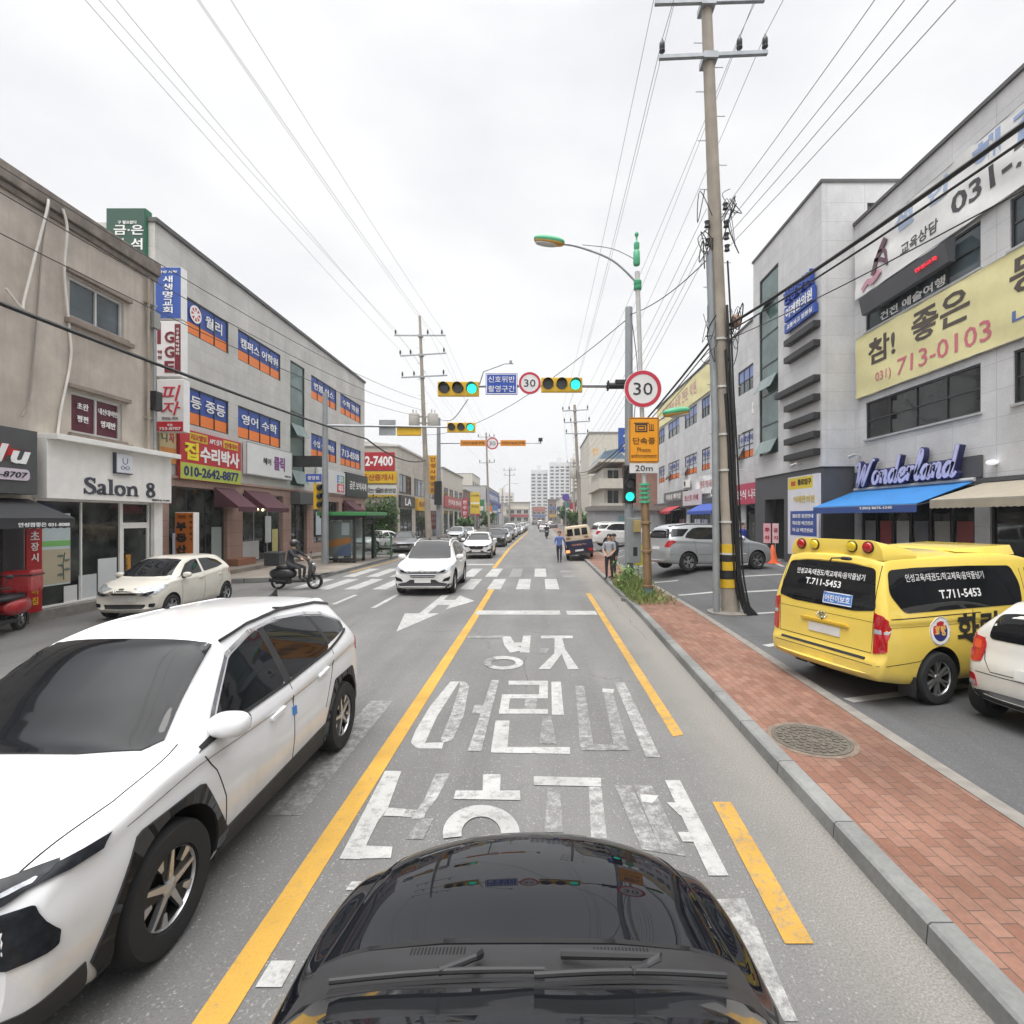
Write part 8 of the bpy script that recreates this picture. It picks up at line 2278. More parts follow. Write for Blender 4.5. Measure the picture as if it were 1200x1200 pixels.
def round_sign(parent, F, u, z, r, text='30', d=0.0, th=1.0, name='speed_limit_sign'):
    """White disc with a red rim and black numerals."""
    c = lambda rad, dd: [F.P(u + rad * math.cos(2 * math.pi * q / 40), z + rad * math.sin(2 * math.pi * q / 40), d + dd) for q in range(40)]
    mb = MB(); mb.prism(c(r, -0.02), c(r, 0.0)); o = mb.build(name, LM('e6e6e6'), parent)
    mb = MB()
    A, B, A2, B2 = c(r * 0.97, 0.002), c(r * 0.78, 0.002), c(r * 0.97, 0.007), c(r * 0.78, 0.007)
    for q in range(40):
        w = (q + 1) % 40
        mb.hexa([A[q], A[w], B[w], B[q], A2[q], A2[w], B2[w], B2[q]])
    mb.build('red_rim', LM('c83048'), o)
    mb = MB(); mb.ftext(F, text, u, z - r * 0.33, r * 0.66, d + 0.001, d + 0.010, w=r * 1.02, align='c', bold=0.0); mb.build('numerals', m_black, o, recalc=False)
    return o

FY = lambda y: FS(y)
SX, SY = 3.13, 17.9
t = thing('signal_post', 'grey steel signal post on the right with its long arm over our lane', 'traffic signal', (SX, SY, 0.1))
mb = MB(); mb.tube([(SX, SY, 0.1), (SX, SY, 9.85)], [0.16, 0.125], 18); mb.lathe([(0.28, 0.1), (0.28, 0.14), (0.165, 0.16)], (SX, SY, 0), n=18); mb.build('post', m_pgrey, t, smooth=50)
mb = MB(); mb.tube([(SX, SY, 7.12), (-0.4, SY, 7.12), (-3.45, SY, 7.1)], [0.075, 0.06, 0.045], 12); mb.build('arm', m_steel, t, smooth=50)
mb = MB(); mb.tube([(SX - 0.05, SY, 7.12), (2.35, SY, 7.12)], 0.11, 10); mb.obox((2.9, SY - 0.02, 7.25), (0.5, 0.2, 0.12)); mb.obox((2.4, SY, 7.12), (0.05, 0.3, 0.3)); mb.build('arm_sleeve', m_trim, t, smooth=40)
signal_head(t, 0.78, SY - 0.12, 6.88, 3, 2, 0.33)
f = FS(SY - 0.14)
round_sign(t, f, -0.33, 7.18, 0.39)
mb = MB(); mb.fbox(f, -1.86, -0.76, 6.78, 7.52, -0.03, 0.0); o = mb.build('blue_sign', LM('2c50b0'), t)
mb = MB(); mb.frame(f, -1.84, -0.78, 6.80, 7.50, 0.025, 0.0, 0.005); mb.build('sign_border', LM(W_), o)
lettering(o, f, [('신호위반', -1.31, 7.20, 0.22, W_, 0.92, 0.0), ('촬영구간', -1.31, 6.87, 0.22, W_, 0.92, 0.0)], 0.002)
signal_head(t, -2.82, SY - 0.12, 6.74, 3, 2, 0.33)
mb = MB(); mb.tube([(-2.1, SY, 7.15), (-1.95, SY, 7.62), (-1.2, SY, 7.9), (-0.9, SY, 7.9)], 0.025, 6); mb.tube([(-1.0, SY, 7.9), (-1.0, SY, 8.0)], 0.05, 8); mb.build('camera_mast', m_steel, t)
signal_head(t, 3.13, SY - 0.22, 3.02, 3, 2, 0.30, horizontal=False, mats=m_trim)
mb = MB(); mb.box(3.02, 3.5, SY - 0.34, SY - 0.05, 0.95, 2.5); mb.build('control_cabinet', m_pgrey, t, bevel=0.02)
mb = MB(); mb.box(3.22, 3.46, SY - 0.44, SY - 0.34, 2.02, 2.42); mb.build('push_button_box', M('box_ochre', (0.42, 0.32, 0.12), 0.6), t, bevel=0.01)
mb = MB(); mb.box(3.22, 3.36, SY - 0.36, SY - 0.34, 1.2, 1.5); mb.build('meter_window', m_trim, t)
mb = MB(); mb.tube(catmull([(3.2, SY, 9.6), (3.32, SY - 0.05, 8.7), (3.42, SY - 0.05, 7.6), (3.3, SY - 0.1, 6.0)], 5), 0.014, 6); mb.build('feed_cable', m_cable, t)

# ---- street lamp with green rings that also carries the speed limit and camera signs
LX, LY = 3.28, 15.4
t = thing('street_lamp', 'slender lamp post with green finial, bronze foot and two lamp heads carrying the 30 sign', 'street lamp', (LX, LY, 0.12))
tx = lambda z: LX - 0.034 * z
m_bronze = M('lamp_bronze', (0.30, 0.20, 0.11), 0.4, 0.5, var=0.15)
m_lgreen = M('lamp_green', (0.08, 0.42, 0.22), 0.4)
m_lpale = M('lamp_pale_grey', (0.52, 0.52, 0.51), 0.4, 0.2)
mb = MB(); mb.tube([(tx(0.12), LY, 0.12), (tx(2.95), LY, 2.95)], [0.135, 0.12], 18)
for z in (0.45, 1.5, 2.35):
    mb.lathe([(0.12, -0.05), (0.165, -0.03), (0.165, 0.03), (0.12, 0.05)], (tx(z), LY, z), n=18)
mb.build('lower_shaft', m_bronze, t, smooth=40)
mb = MB(); mb.tube([(tx(0.12), LY, 0.12), (tx(0.42), LY, 0.42)], 0.15, 18); mb.build('foot', M('foot_teal', (0.12, 0.20, 0.21), 0.5, var=0.2), t)
mb = MB()
for k in range(5):
    z = 2.98 + 0.13 * k
    mb.lathe([(0.06, -0.045), (0.17, -0.03), (0.17, 0.03), (0.06, 0.045)], (tx(z), LY, z), n=18)
mb.build('green_rings', m_lgreen, t, smooth=40)
mb = MB(); mb.tube([(tx(2.95), LY, 2.95), (tx(7), LY, 7), (tx(9.9), LY, 9.9)], [0.075, 0.062, 0.075], 14); mb.build('upper_shaft', m_lpale, t, smooth=50)
mb = MB()
mb.lathe([(0.10, 9.35), (0.12, 9.38), (0.12, 9.46), (0.09, 9.48), (0.12, 9.52), (0.12, 9.62), (0.09, 9.65)], (tx(9.5), LY, 0), n=16)
mb.lathe([(0.085, 10.1), (0.105, 10.15), (0.10, 10.5), (0.06, 10.56), (0.085, 10.62), (0.085, 10.76), (0.03, 10.82), (0.025, 10.95), (0.06, 11.0), (0.06, 11.06), (0.01, 11.12)], (tx(10.4), LY, 0), n=16)
mb.build('finial', m_lgreen, t, smooth=40)
def lamp_head(pts, head, d, L_=0.85, rz=0.0):
    mb = MB(); mb.tube(catmull(pts, 6), 0.035, 8); a = mb.build('bracket_arm', m_steel, t, smooth=60)
    rot = Matrix.Rotation(rz, 3, 'Y')
    mb = MB(); mb.ell(head + Vector((0, 0, 0.02)), (L_ / 2, 0.17, 0.12), 20, 10, 0.85, rot); h = mb.build('lamp_head', m_lgreen, a, smooth=60)
    mb = MB(); mb.ell(head + rot @ Vector((0, 0, -0.045)), (L_ / 2 * 0.97, 0.155, 0.075), 20, 8, 0.85, rot); mb.build('lamp_rim', M('lamp_orange', (0.55, 0.28, 0.04), 0.4), a, smooth=60)
    mb = MB(); mb.ell(head + rot @ Vector((-d * 0.08, 0, -0.10)), (L_ / 2 * 0.72, 0.125, 0.06), 18, 8, 0.85, rot); mb.build('lamp_lens', M('lens_milky', (0.55, 0.54, 0.50), 0.25), a, smooth=60)
lamp_head([(tx(9.5), LY, 9.55), (2.2, LY, 10.25), (1.2, LY, 10.65), (0.6, LY, 10.75)], Vector((0.30, LY, 10.83)), 1, 0.95, R(8))
mb = MB(); mb.tube(catmull([(tx(10.2), LY, 10.25), (2.2, LY, 10.6), (1.3, LY, 10.72)], 5), 0.015, 6); mb.build('stay_rod', m_steel, t)
lamp_head([(tx(4.6), LY + 0.02, 4.7), (3.45, LY + 0.02, 5.3), (3.75, LY + 0.02, 5.55)], Vector((4.12, LY, 5.68)), -1, 0.85, R(-8))
f = FS(LY - 0.14)
mb = MB(); mb.fbox(f, 3.0, 3.2, 6.3, 6.36, -0.14, -0.02); mb.fbox(f, 3.0, 3.2, 5.0, 5.06, -0.14, -0.02); mb.build('sign_clamps', m_steel, t)
round_sign(t, f, 3.09, 6.35, 0.56, d=0.0)
mb = MB(); mb.fprism(f, rounded([(2.67, 4.15), (3.57, 4.15), (3.57, 5.50), (2.67, 5.50)], 0.06), -0.02, 0.0); o = mb.build('camera_warning_sign', LM('f0a010'), t)
mb = MB(); mb.frame(f, 2.69, 3.55, 4.17, 5.48, 0.018, 0.0, 0.004)
mb.frame(f, 2.86, 3.22, 5.06, 5.30, 0.035, 0.002, 0.008); mb.frame(f, 2.93, 3.15, 5.12, 5.24, 0.03, 0.002, 0.008)
mb.fbox(f, 2.82, 3.26, 5.31, 5.34, 0.002, 0.008)
for k in range(3): mb.fbox(f, 3.28 + 0.05 * k, 3.30 + 0.05 * k, 5.12, 5.30, 0.002, 0.008)
mb.fbox(f, 3.27, 3.42, 5.10, 5.125, 0.002, 0.008)
mb.build('camera_symbol', m_black, o)
lettering(o, f, [('단속중', 3.12, 4.70, 0.20, '3a2a10', 0.66, 0.0), ('Photo', 3.12, 4.47, 0.13, '6a5020', 0.40, -0.005), ('enforcement', 3.12, 4.30, 0.12, '6a5020', 0.76, -0.005)], 0.001)
mb = MB(); mb.fbox(f, 2.69, 3.55, 3.84, 4.13, -0.02, 0.0); o = mb.build('distance_plate', LM('d8d8da'), t)
lettering(o, f, [('20m', 3.12, 3.90, 0.17, '303034', 0.52, 0.0)], 0.001)
mb = MB()
for z in (3.99, 4.8, 5.2): mb.fbox(f, 3.03, 3.2, z - 0.02, z + 0.02, -0.10, -0.02)
mb.build('sign_brackets', m_steel, t)

# ---- signal post and arm on the left, and the enforcement gantry beyond it
AX, AY = -11.0, 26.3
t = thing('signal_post', 'grey signal post on the left pavement beside the bus shelter with a yellow side head', 'traffic signal', (AX, AY, 0.13))
mb = MB(); mb.tube([(AX, AY, 0.13), (AX, AY, 8.95)], [0.18, 0.12], 16); mb.build('post', m_pgrey, t, smooth=50)
mb = MB(); mb.tube([(AX, AY, 7.25), (-3.3, AY, 7.15)], [0.06, 0.045], 10); mb.build('arm', m_steel, t, smooth=50)
signal_head(t, -4.0, AY - 0.12, 6.88, 3, 2, 0.33)
mb = MB(); mb.box(-7.35, -6.1, AY + 0.05, AY + 0.25, 6.75, 7.2); mb.build('signal_back', m_sigy, t, bevel=0.03)
mb = MB(); mb.box(-8.25, -7.4, AY + 0.05, AY + 0.09, 6.75, 7.55); mb.build('sign_back', m_steel, t)
signal_head(t, AX - 0.28, AY - 0.1, 2.95, 3, -1, 0.30, horizontal=False, face=(0.93, -0.37))
mb = MB(); mb.fbox(FS(AY - 0.1), AX - 0.95, AX - 0.15, 4.35, 4.75, -0.03, 0); o = mb.build('street_name_plate', LM('3858b0'), t)
lettering(o, FS(AY - 0.1), [('중앙로', AX - 0.55, 4.45, 0.2, W_, 0.6)], 0.001)
BX, BY = -8.55, 43.5
t = thing('camera_gantry', 'far steel post with a camera arm carrying orange plates and a second 30 sign', 'gantry', (BX, BY, 0.1))
mb = MB(); mb.tube([(BX, BY, 0.1), (BX, BY, 11.0)], [0.22, 0.15], 14); mb.build('post', m_pgrey, t, smooth=50)
mb = MB(); mb.tube([(BX, BY, 8.85), (0.2, BY, 8.85)], [0.06, 0.035], 8); mb.build('arm', m_steel, t, smooth=50)
f = FS(BY - 0.1)
for a in (-6.7, -3.3):
    mb = MB(); mb.fbox(f, a, a + 2.15, 8.6, 9.1, -0.04, 0); o = mb.build('orange_plate', LM('e09018'), t)
    lettering(o, f, [('어린이보호구역', a + 1.07, 8.72, 0.26, '503010', 1.9)], 0.001)
round_sign(t, f, -3.98, 8.82, 0.52)
mb = MB(); mb.obox((0.1, BY, 9.15), (0.35, 0.5, 0.25)); mb.tube([(0.1, BY, 8.85), (0.1, BY, 9.05)], 0.04, 6); mb.build('camera', m_trim, t)
mb = MB(); mb.tube(catmull([(BX, BY, 10.9), (BX + 1.2, BY, 10.9), (BX + 2.5, BY, 12.6)], 5), 0.05, 6); mb.build('lamp_arm', m_steel, t)
mb = MB(); mb.box(BX - 0.3, BX + 0.3, BY - 0.4, BY - 0.1, 3.6, 5.6); mb.build('side_signal', m_trim, t)

# far lamps and signs
for k, (x, y, zt, lab) in enumerate(((5.6, 70.0, 9.2, 'pale street lamp arching over the lane far ahead on the right'), (-6.9, 96.0, 9.0, 'far street lamp on the left with a short arm'))):
    t = thing('street_lamp', lab, 'street lamp', (x, y, 0.1))
    s_ = -1 if x > 0 else 1
    mb = MB(); mb.tube([(x, y, 0.1), (x, y, zt - 1)], 0.09, 8); mb.tube(catmull([(x, y, zt - 1), (x + s_ * 0.8, y, zt - 0.2), (x + s_ * 2.2, y, zt)], 5), 0.05, 6); mb.build('post', m_steel, t, smooth=50)
    mb = MB(); mb.ell((x + s_ * 2.5, y, zt), (0.5, 0.16, 0.09), 12, 8); mb.build('lamp_head', m_lpale, t, smooth=50)
t = thing('round_road_sign', 'small round violet blue sign on a thin pole far ahead', 'sign', (4.4, 85, 0))
mb = MB(); mb.tube([(4.4, 85, 0.1), (4.4, 85, 6.5)], 0.06, 8); mb.build('post', m_steel, t)
mb = MB(); mb.lathe([(0.62, 0), (0.62, 0.04), (0.0001, 0.041)], (4.4, 84.9, 5.9), 'Y', 24); mb.build('disc', LM('5a4898'), t)

# ---- bus shelter
t = thing('bus_shelter', 'bus shelter with a green roof, dark frame and glass sides on the left pavement', 'bus shelter', (-10.5, 28.3, 0.13))
mb = MB(); mb.box(-11.6, -9.0, 26.7, 30.3, 2.62, 2.82); mb.build('roof', M('shelter_green', (0.05, 0.24, 0.075), 0.4), t, bevel=0.03)
mb = MB(); mb.box(-11.5, -9.1, 26.8, 30.2, 2.5, 2.615); mb.build('roof_lining', m_trim, t)
for (x, y) in ((-11.35, 27.0), (-9.75, 27.0), (-9.75, 28.4), (-9.75, 30.0), (-11.35, 30.0), (-11.35, 28.5)):
    mb = MB(); mb.box(x - 0.07, x + 0.07, y - 0.07, y + 0.07, 0.13, 2.5); mb.build('frame_post', m_trim, t)
m_clear = bpy.data.materials.new('shelter_glass'); m_clear.use_nodes = True
pb = m_clear.node_tree.nodes['Principled BSDF']
pb.inputs['Base Color'].default_value = (0.75, 0.85, 0.82, 1); pb.inputs['Roughness'].default_value = 0.03; pb.inputs['Transmission Weight'].default_value = 0.85; pb.inputs['IOR'].default_value = 1.1
for (x0, x1, y0, y1) in ((-11.28, -9.82, 26.99, 27.01), (-9.76, -9.74, 27.1, 28.3), (-11.36, -11.34, 27.1, 28.4), (-11.36, -11.34, 28.6, 29.9), (-11.28, -9.82, 29.99, 30.01)):
    mb = MB(); mb.box(x0, x1, y0, y1, 0.35, 2.45); mb.build('glass_panel', m_clear, t)
for z in (0.28, 2.4):
    mb = MB(); mb.box(-11.28, -9.82, 26.97, 27.03, z, z + 0.1); mb.build('frame_rail', m_trim, t)
f = FS(26.96)
mb = MB(); mb.fbox(f, -11.2, -9.9, 0.5, 2.3, 0.0, 0.02); o = mb.build('advert_poster', LM('586460'), t)
mb = MB(); mb.fprism(f, [(-11.18, 0.9), (-9.92, 1.2), (-9.92, 1.5), (-11.18, 1.3)], 0.02, 0.025); mb.build('poster_shape', LM('8a5c24'), o)
mb = MB(); mb.fprism(f, [(-10.8, 0.52), (-9.92, 0.52), (-9.92, 1.15), (-10.5, 0.95)], 0.02, 0.026); mb.build('poster_shape', LM('40506a'), o)
mb = MB(); mb.fbox(f, -10.4, -10.0, 1.6, 2.25, 0.02, 0.024); mb.build('poster_shape', LM('8a9698'), o)
mb = MB(); mb.box(-11.2, -10.75, 27.3, 29.7, 0.5, 0.56); mb.box(-11.1, -10.85, 27.5, 27.6, 0.13, 0.5); mb.box(-11.1, -10.85, 29.4, 29.5, 0.13, 0.5); mb.build('bench', M('bench_wood', (0.25, 0.14, 0.07), 0.6), t)
mb = MB(); mb.box(-9.82, -9.70, 28.5, 29.9, 2.15, 2.4); mb.build('route_display', m_trim, t)

# ---- cone, small banners, bins and boxes
t = thing('traffic_cone', 'orange traffic cone standing by the front of the silver people carrier', 'traffic cone', (10.3, 22.6, 0.5))
mb = MB(); mb.box(10.02, 10.58, 22.32, 22.88, 0.505, 0.54); mb.lathe([(0.22, 0.54), (0.13, 0.98), (0.05, 1.30), (0.045, 1.31), (0.0001, 1.31)], (10.3, 22.6, 0), n=20); mb.build('cone', M('cone_orange', (0.75, 0.13, 0.04), 0.5), t, smooth=40)
sign('standing_banner', 'pink notice panel with red writing, left one of the pair behind the cone', FS(23.4), 10.25, 10.58, 1.35, 2.25, -0.03, 0, 'e8b0b8', [('주', 10.41, 1.85, 0.2, 'b01828', 0.22), ('차', 10.41, 1.5, 0.2, 'b01828', 0.22)], cat='banner')
sign('standing_banner', 'pink notice panel with red writing, right one of the pair behind the cone', FS(23.4), 10.66, 10.94, 1.35, 2.25, -0.03, 0, 'f0c8cc', [('금', 10.80, 1.85, 0.18, 'b01828', 0.2), ('지', 10.80, 1.5, 0.18, 'b01828', 0.2)], cat='banner')
for nm, x in (('standing_banner', 10.41), ('standing_banner.001', 10.80)):
    mb = MB(); mb.tube([(x, 23.43, 0.5), (x, 23.43, 1.4)], 0.02, 6); mb.obox((x, 23.43, 0.52), (0.4, 0.3, 0.03)); mb.build('stand', m_steel, bpy.data.objects[nm])
sign('yellow_notice', 'small bright yellow notice fixed behind the grey signal post', FS(18.4), 3.42, 3.72, 0.8, 1.55, -0.03, 0, 'e8e020', [('P', 3.57, 1.05, 0.22, '404020', 0.16)])
mb = MB(); mb.tube([(3.57, 18.43, 0.12), (3.57, 18.43, 0.85)], 0.02, 6); mb.build('stand', m_steel, bpy.data.objects['yellow_notice'])

# ---- scooters
def scooter(name, label, body, box, group=None):
    """Delivery scooter; front towards +y, wheels on z = 0."""
    t = thing(name, label, 'scooter', group=group)
    for y, r_ in ((0.66, 0.27), (-0.62, 0.25)):
        mb = MB(); mb.lathe([(r_ * 0.72, -0.05), (r_, -0.045), (r_, 0.045), (r_ * 0.72, 0.05)], (0, y, r_), 'X', 28, caps=False); w = mb.build('wheel', m_rubber, t, smooth=40)
        mb = MB(); mb.lathe([(r_ * 0.73, -0.03), (r_ * 0.66, -0.03), (r_ * 0.66, 0.03), (r_ * 0.73, 0.03)], (0, y, r_), 'X', 24, caps=False)
        mb.lathe([(0.05, -0.06), (0.05, 0.06)], (0, y, r_), 'X', 12)
        for k in range(5):
            a = 2 * math.pi * k / 5
            mb.tube([(0, y, r_), (0, y + r_ * 0.7 * math.cos(a), r_ + r_ * 0.7 * math.sin(a))], 0.018, 5)
        mb.build('rim', m_alloy, w, smooth=40)
    mb = MB(); mb.tube([(0, 0.66, 0.27), (0, 0.52, 0.7), (0, 0.42, 1.02)], [0.045, 0.05, 0.04], 8); mb.tube([(-0.33, 0.36, 1.04), (0, 0.42, 1.02), (0.33, 0.36, 1.04)], 0.018, 8); mb.build('handlebar', m_trim, t, smooth=50)
    mb = MB(); mb.prism([(x, 0.50 + dy, z) for x, dy, z in ((-0.2, -0.03, 0.30), (0.2, -0.03, 0.30), (0.22, 0.02, 0.7), (0.14, 0.02, 0.98), (-0.14, 0.02, 0.98), (-0.22, 0.02, 0.7))],
                        [(x, 0.56 + dy, z) for x, dy, z in ((-0.15, -0.02, 0.34), (0.15, -0.02, 0.34), (0.16, 0.08, 0.7), (0.10, 0.04, 0.95), (-0.10, 0.04, 0.95), (-0.16, 0.08, 0.7))])
    mb.build('front_shield', body, t, smooth=40, bevel=0.02)
    mb = MB(); mb.ell((0, 0.62, 0.86), (0.10, 0.06, 0.07), 12, 8); mb.build('headlight', m_lens, t, smooth=60)
    mb = MB(); mb.ell((0, 0.68, 0.50), (0.09, 0.22, 0.06), 12, 8); mb.build('mudguard', body, t, smooth=60)
    mb = MB(); mb.prism([(-0.16, 0.5, 0.26), (0.16, 0.5, 0.26), (0.16, -0.2, 0.24), (-0.16, -0.2, 0.24)], [(-0.16, 0.5, 0.32), (0.16, 0.5, 0.32), (0.16, -0.2, 0.30), (-0.16, -0.2, 0.30)]); mb.build('footboard', m_trim, t)
    mb = MB(); mb.ell((0, -0.45, 0.55), (0.18, 0.48, 0.20), 16, 10, 0.8); mb.build('rear_body', body, t, smooth=60)
    mb = MB(); mb.ell((0, -0.28, 0.76), (0.15, 0.42, 0.07), 16, 8, 0.7); mb.build('seat', m_trim, t, smooth=60)
    mb = MB(); mb.obox((0.08, -0.4, 0.3), (0.14, 0.5, 0.2)); mb.tube([(0.16, -0.3, 0.26), (0.17, -0.85, 0.34)], [0.045, 0.055], 10); mb.build('engine', m_under, t, smooth=40)
    mb = MB(); mb.box(-0.27, 0.27, -1.0, -0.5, 0.83, 1.32); o = mb.build('delivery_box', box, t, bevel=0.05)
    mb = MB(); mb.box(-0.28, 0.28, -1.01, -0.49, 1.2, 1.23); mb.build('box_lid_rim', m_trim, o)
    for sx in (-1, 1):
        mb = MB(); mb.tube([(sx * 0.22, 0.38, 1.04), (sx * 0.30, 0.40, 1.22)], 0.008, 5); mb.ell((sx * 0.32, 0.39, 1.27), (0.07, 0.02, 0.045), 10, 6); mb.build('mirror', m_trim, t, smooth=50)
    return t
m_scred = M('scooter_red', (0.42, 0.015, 0.02), 0.3, coat=0.6)
m_scblk = M('scooter_black', (0.02, 0.02, 0.022), 0.35, coat=0.4)
S1 = scooter('scooter', 'red delivery scooter with a red box parked at the left edge under the black awning', m_scred, m_scred)
place(S1, (-11.45, 10.9, 0.0), R(200))
S2_ = scooter('scooter', 'black delivery scooter with a black box ridden out of the forecourt', m_scblk, m_scblk)
place(S2_, (-8.55, 18.0, 0.0), R(-90))
S3 = dup(S2_, (0.9, 62.0, 0.0), math.pi, 'dark motorcycle with a rider far ahead in our lane')

# ---- people
m_skin = M('skin', (0.50, 0.32, 0.23), 0.55, var=0.06)
m_hair = M('hair_dark', (0.015, 0.012, 0.011), 0.6)
def person(label, loc, rz, pose, shirt, trousers, shoes=None, sleeves='long', hairmat=None, helmet=None):
    """One continuous skinned body. Local axes: facing +y. pose overrides joint positions."""
    J = dict(pelvis=(0, 0, 0.93), waist=(0, 0, 1.08), chest=(0, 0.0, 1.30), neck=(0, 0.0, 1.49), chin=(0, 0.02, 1.56), head=(0, 0.02, 1.66), crown=(0, 0.01, 1.735),
             nose=(0, 0.125, 1.625),
             shL=(-0.19, 0, 1.42), elL=(-0.25, -0.02, 1.14), wrL=(-0.26, 0.05, 0.90), haL=(-0.26, 0.07, 0.82),
             shR=(0.19, 0, 1.42), elR=(0.25, -0.02, 1.14), wrR=(0.26, 0.05, 0.90), haR=(0.26, 0.07, 0.82),
             hiL=(-0.10, 0, 0.88), knL=(-0.11, 0.02, 0.49), anL=(-0.11, -0.02, 0.09), toL=(-0.13, 0.15, 0.045),
             hiR=(0.10, 0, 0.88), knR=(0.11, 0.02, 0.49), anR=(0.11, -0.02, 0.09), toR=(0.13, 0.15, 0.045))
    J.update(pose)
    rad = dict(pelvis=0.145, waist=0.13, chest=0.155, neck=0.058, chin=0.075, head=0.10, crown=0.07, nose=0.014, sh=0.072, el=0.046, wr=0.032, ha=0.036, hi=0.098, kn=0.062, an=0.044, to=0.038)
    E_ = [('pelvis', 'waist'), ('waist', 'chest'), ('chest', 'neck'), ('neck', 'chin'), ('chin', 'head'), ('head', 'crown'), ('head', 'nose')]
    for s in 'LR':
        E_ += [('chest', 'sh' + s), ('sh' + s, 'el' + s), ('el' + s, 'wr' + s), ('wr' + s, 'ha' + s), ('pelvis', 'hi' + s), ('hi' + s, 'kn' + s), ('kn' + s, 'an' + s), ('an' + s, 'to' + s)]
    for s, sg in (('L', -1), ('R', 1)):                     # five fingers on each hand
        w, h = Vector(J['wr' + s]), Vector(J['ha' + s])
        d = (h - w).normalized()
        side = Vector((0, 1, 0)) if abs(d.y) < 0.7 else Vector((1, 0, 0))
        side = (side - d * side.dot(d)).normalized()
        for k in range(4):
            a = h + side * (0.026 - 0.017 * k)
            J[f'f{k}a{s}'] = tuple(a + d * 0.045); J[f'f{k}b{s}'] = tuple(a + d * (0.085 - 0.008 * abs(k - 1)) + Vector((-sg * 0.012, 0, 0)))
            rad[f'f{k}a'] = 0.0095; rad[f'f{k}b'] = 0.008
            E_ += [('ha' + s, f'f{k}a{s}'), (f'f{k}a{s}', f'f{k}b{s}')]
        J['tha' + s] = tuple(w.lerp(h, 0.6) + side * 0.045); J['thb' + s] = tuple(h + side * 0.058 + d * 0.02)
        rad['tha'] = 0.012; rad['thb'] = 0.009
        E_ += [('wr' + s, 'tha' + s), ('tha' + s, 'thb' + s)]
    names = list(J)
    me = bpy.data.meshes.new('body'); me.from_pydata([J[n] for n in names], [(names.index(a), names.index(b)) for a, b in E_], [])
    o = bpy.data.objects.new('body', me); TS.collection.objects.link(o)
    sk = o.modifiers.new('skin', 'SKIN'); sk.use_smooth_shade = True
    ss = o.modifiers.new('sub', 'SUBSURF'); ss.levels = 2
    for i, n in enumerate(names):
        key = n if n in rad else n[:-1]
        r_ = rad[key]
        sv = me.skin_vertices[0].data[i]
        sv.radius = (r_, r_)
        if n in ('chest', 'waist', 'pelvis'): sv.radius = (r_ * 1.12, r_ * 0.80)
        sv.use_root = n == 'pelvis'
    dg = bench_graph()
    new = bpy.data.meshes.new_from_object(o.evaluated_get(dg))
    bpy.data.objects.remove(o)
    t = thing('person', label, 'person', loc, rz)
    bo = bpy.data.objects.new('body', new); COL.objects.link(bo); bo.parent = t
    MATW[bo.name] = MATW[t.name].copy()
    for m in (m_skin, shirt, trousers, shoes or m_black): new.materials.append(m)
    def reg(a, b):
        ks = (a, b)
        if any(k.startswith('to') for k in ks): return 3
        if any(k[:2] in ('hi', 'kn', 'an') for k in ks) : return 2
        if any(k in ('chin', 'head', 'crown', 'nose') or k[:2] in ('ha', 'th') or k[0] == 'f' for k in ks): return 0
        if any(k[:2] == 'wr' for k in ks) : return 1 if sleeves == 'long' else 0
        if 'pelvis' in ks: return 1
        return 1
    segs = [(Vector(J[a]), Vector(J[b]), reg(a, b)) for a, b in E_]
    def near(p):
        best = None
        for a, b, m in segs:
            d = b - a
            tt = max(0, min(1, (p - a).dot(d) / max(1e-9, d.length_squared)))
            q = (p - (a + d * tt)).length
            if best is None or q < best[0]: best = (q, m)
        return best[1]
    for p in new.polygons:
        p.material_index = near(p.center); p.use_smooth = True
    H = Vector(J['head'])
    mb = MB()
    if helmet:
        mb.ell(H + Vector((0, -0.005, 0.02)), (0.135, 0.15, 0.14), 20, 12)
    else:
        mb.ell(H + Vector((0, -0.022, 0.035)), (0.098, 0.108, 0.085), 18, 10)
    Mw = MATW[t.name]
    mb.v = [tuple(Mw @ Vector(v)) for v in mb.v]
    mb.build('helmet' if helmet else 'hair', helmet or hairmat or m_hair, t, smooth=80)
    if helmet:
        mb = MB(); mb.ell(H + Vector((0, 0.07, 0.0)), (0.105, 0.085, 0.06), 14, 8); mb.v = [tuple(Mw @ Vector(v)) for v in mb.v]; mb.build('visor', m_cglass, t, smooth=80)
    else:
        for sx in (-1, 1):
            mb = MB(); mb.ell(H + Vector((sx * 0.036, 0.092, -0.005)), (0.014, 0.010, 0.009), 8, 6); mb.v = [tuple(Mw @ Vector(v)) for v in mb.v]; mb.build('eye', m_black, t, smooth=80)
            mb = MB(); mb.ell(H + Vector((sx * 0.10, -0.005, -0.015)), (0.014, 0.028, 0.036), 8, 6); mb.v = [tuple(Mw @ Vector(v)) for v in mb.v]; mb.build('ear', m_skin, t, smooth=80)
        mb = MB(); mb.ell(H + Vector((0, 0.093, -0.075)), (0.026, 0.010, 0.008), 8, 6); mb.v = [tuple(Mw @ Vector(v)) for v in mb.v]; mb.build('mouth', M('lips', (0.35, 0.14, 0.12), 0.5), t, smooth=80)
    return t
c_blue = M('cloth_blue', (0.10, 0.16, 0.40), 0.85, var=0.15); c_navy = M('cloth_navy', (0.025, 0.03, 0.055), 0.85, var=0.2)
c_grey = M('cloth_grey', (0.36, 0.38, 0.42), 0.85, var=0.1); c_dark = M('cloth_charcoal', (0.035, 0.035, 0.04), 0.85, var=0.2); c_royal = M('cloth_royal', (0.03, 0.06, 0.35), 0.85)
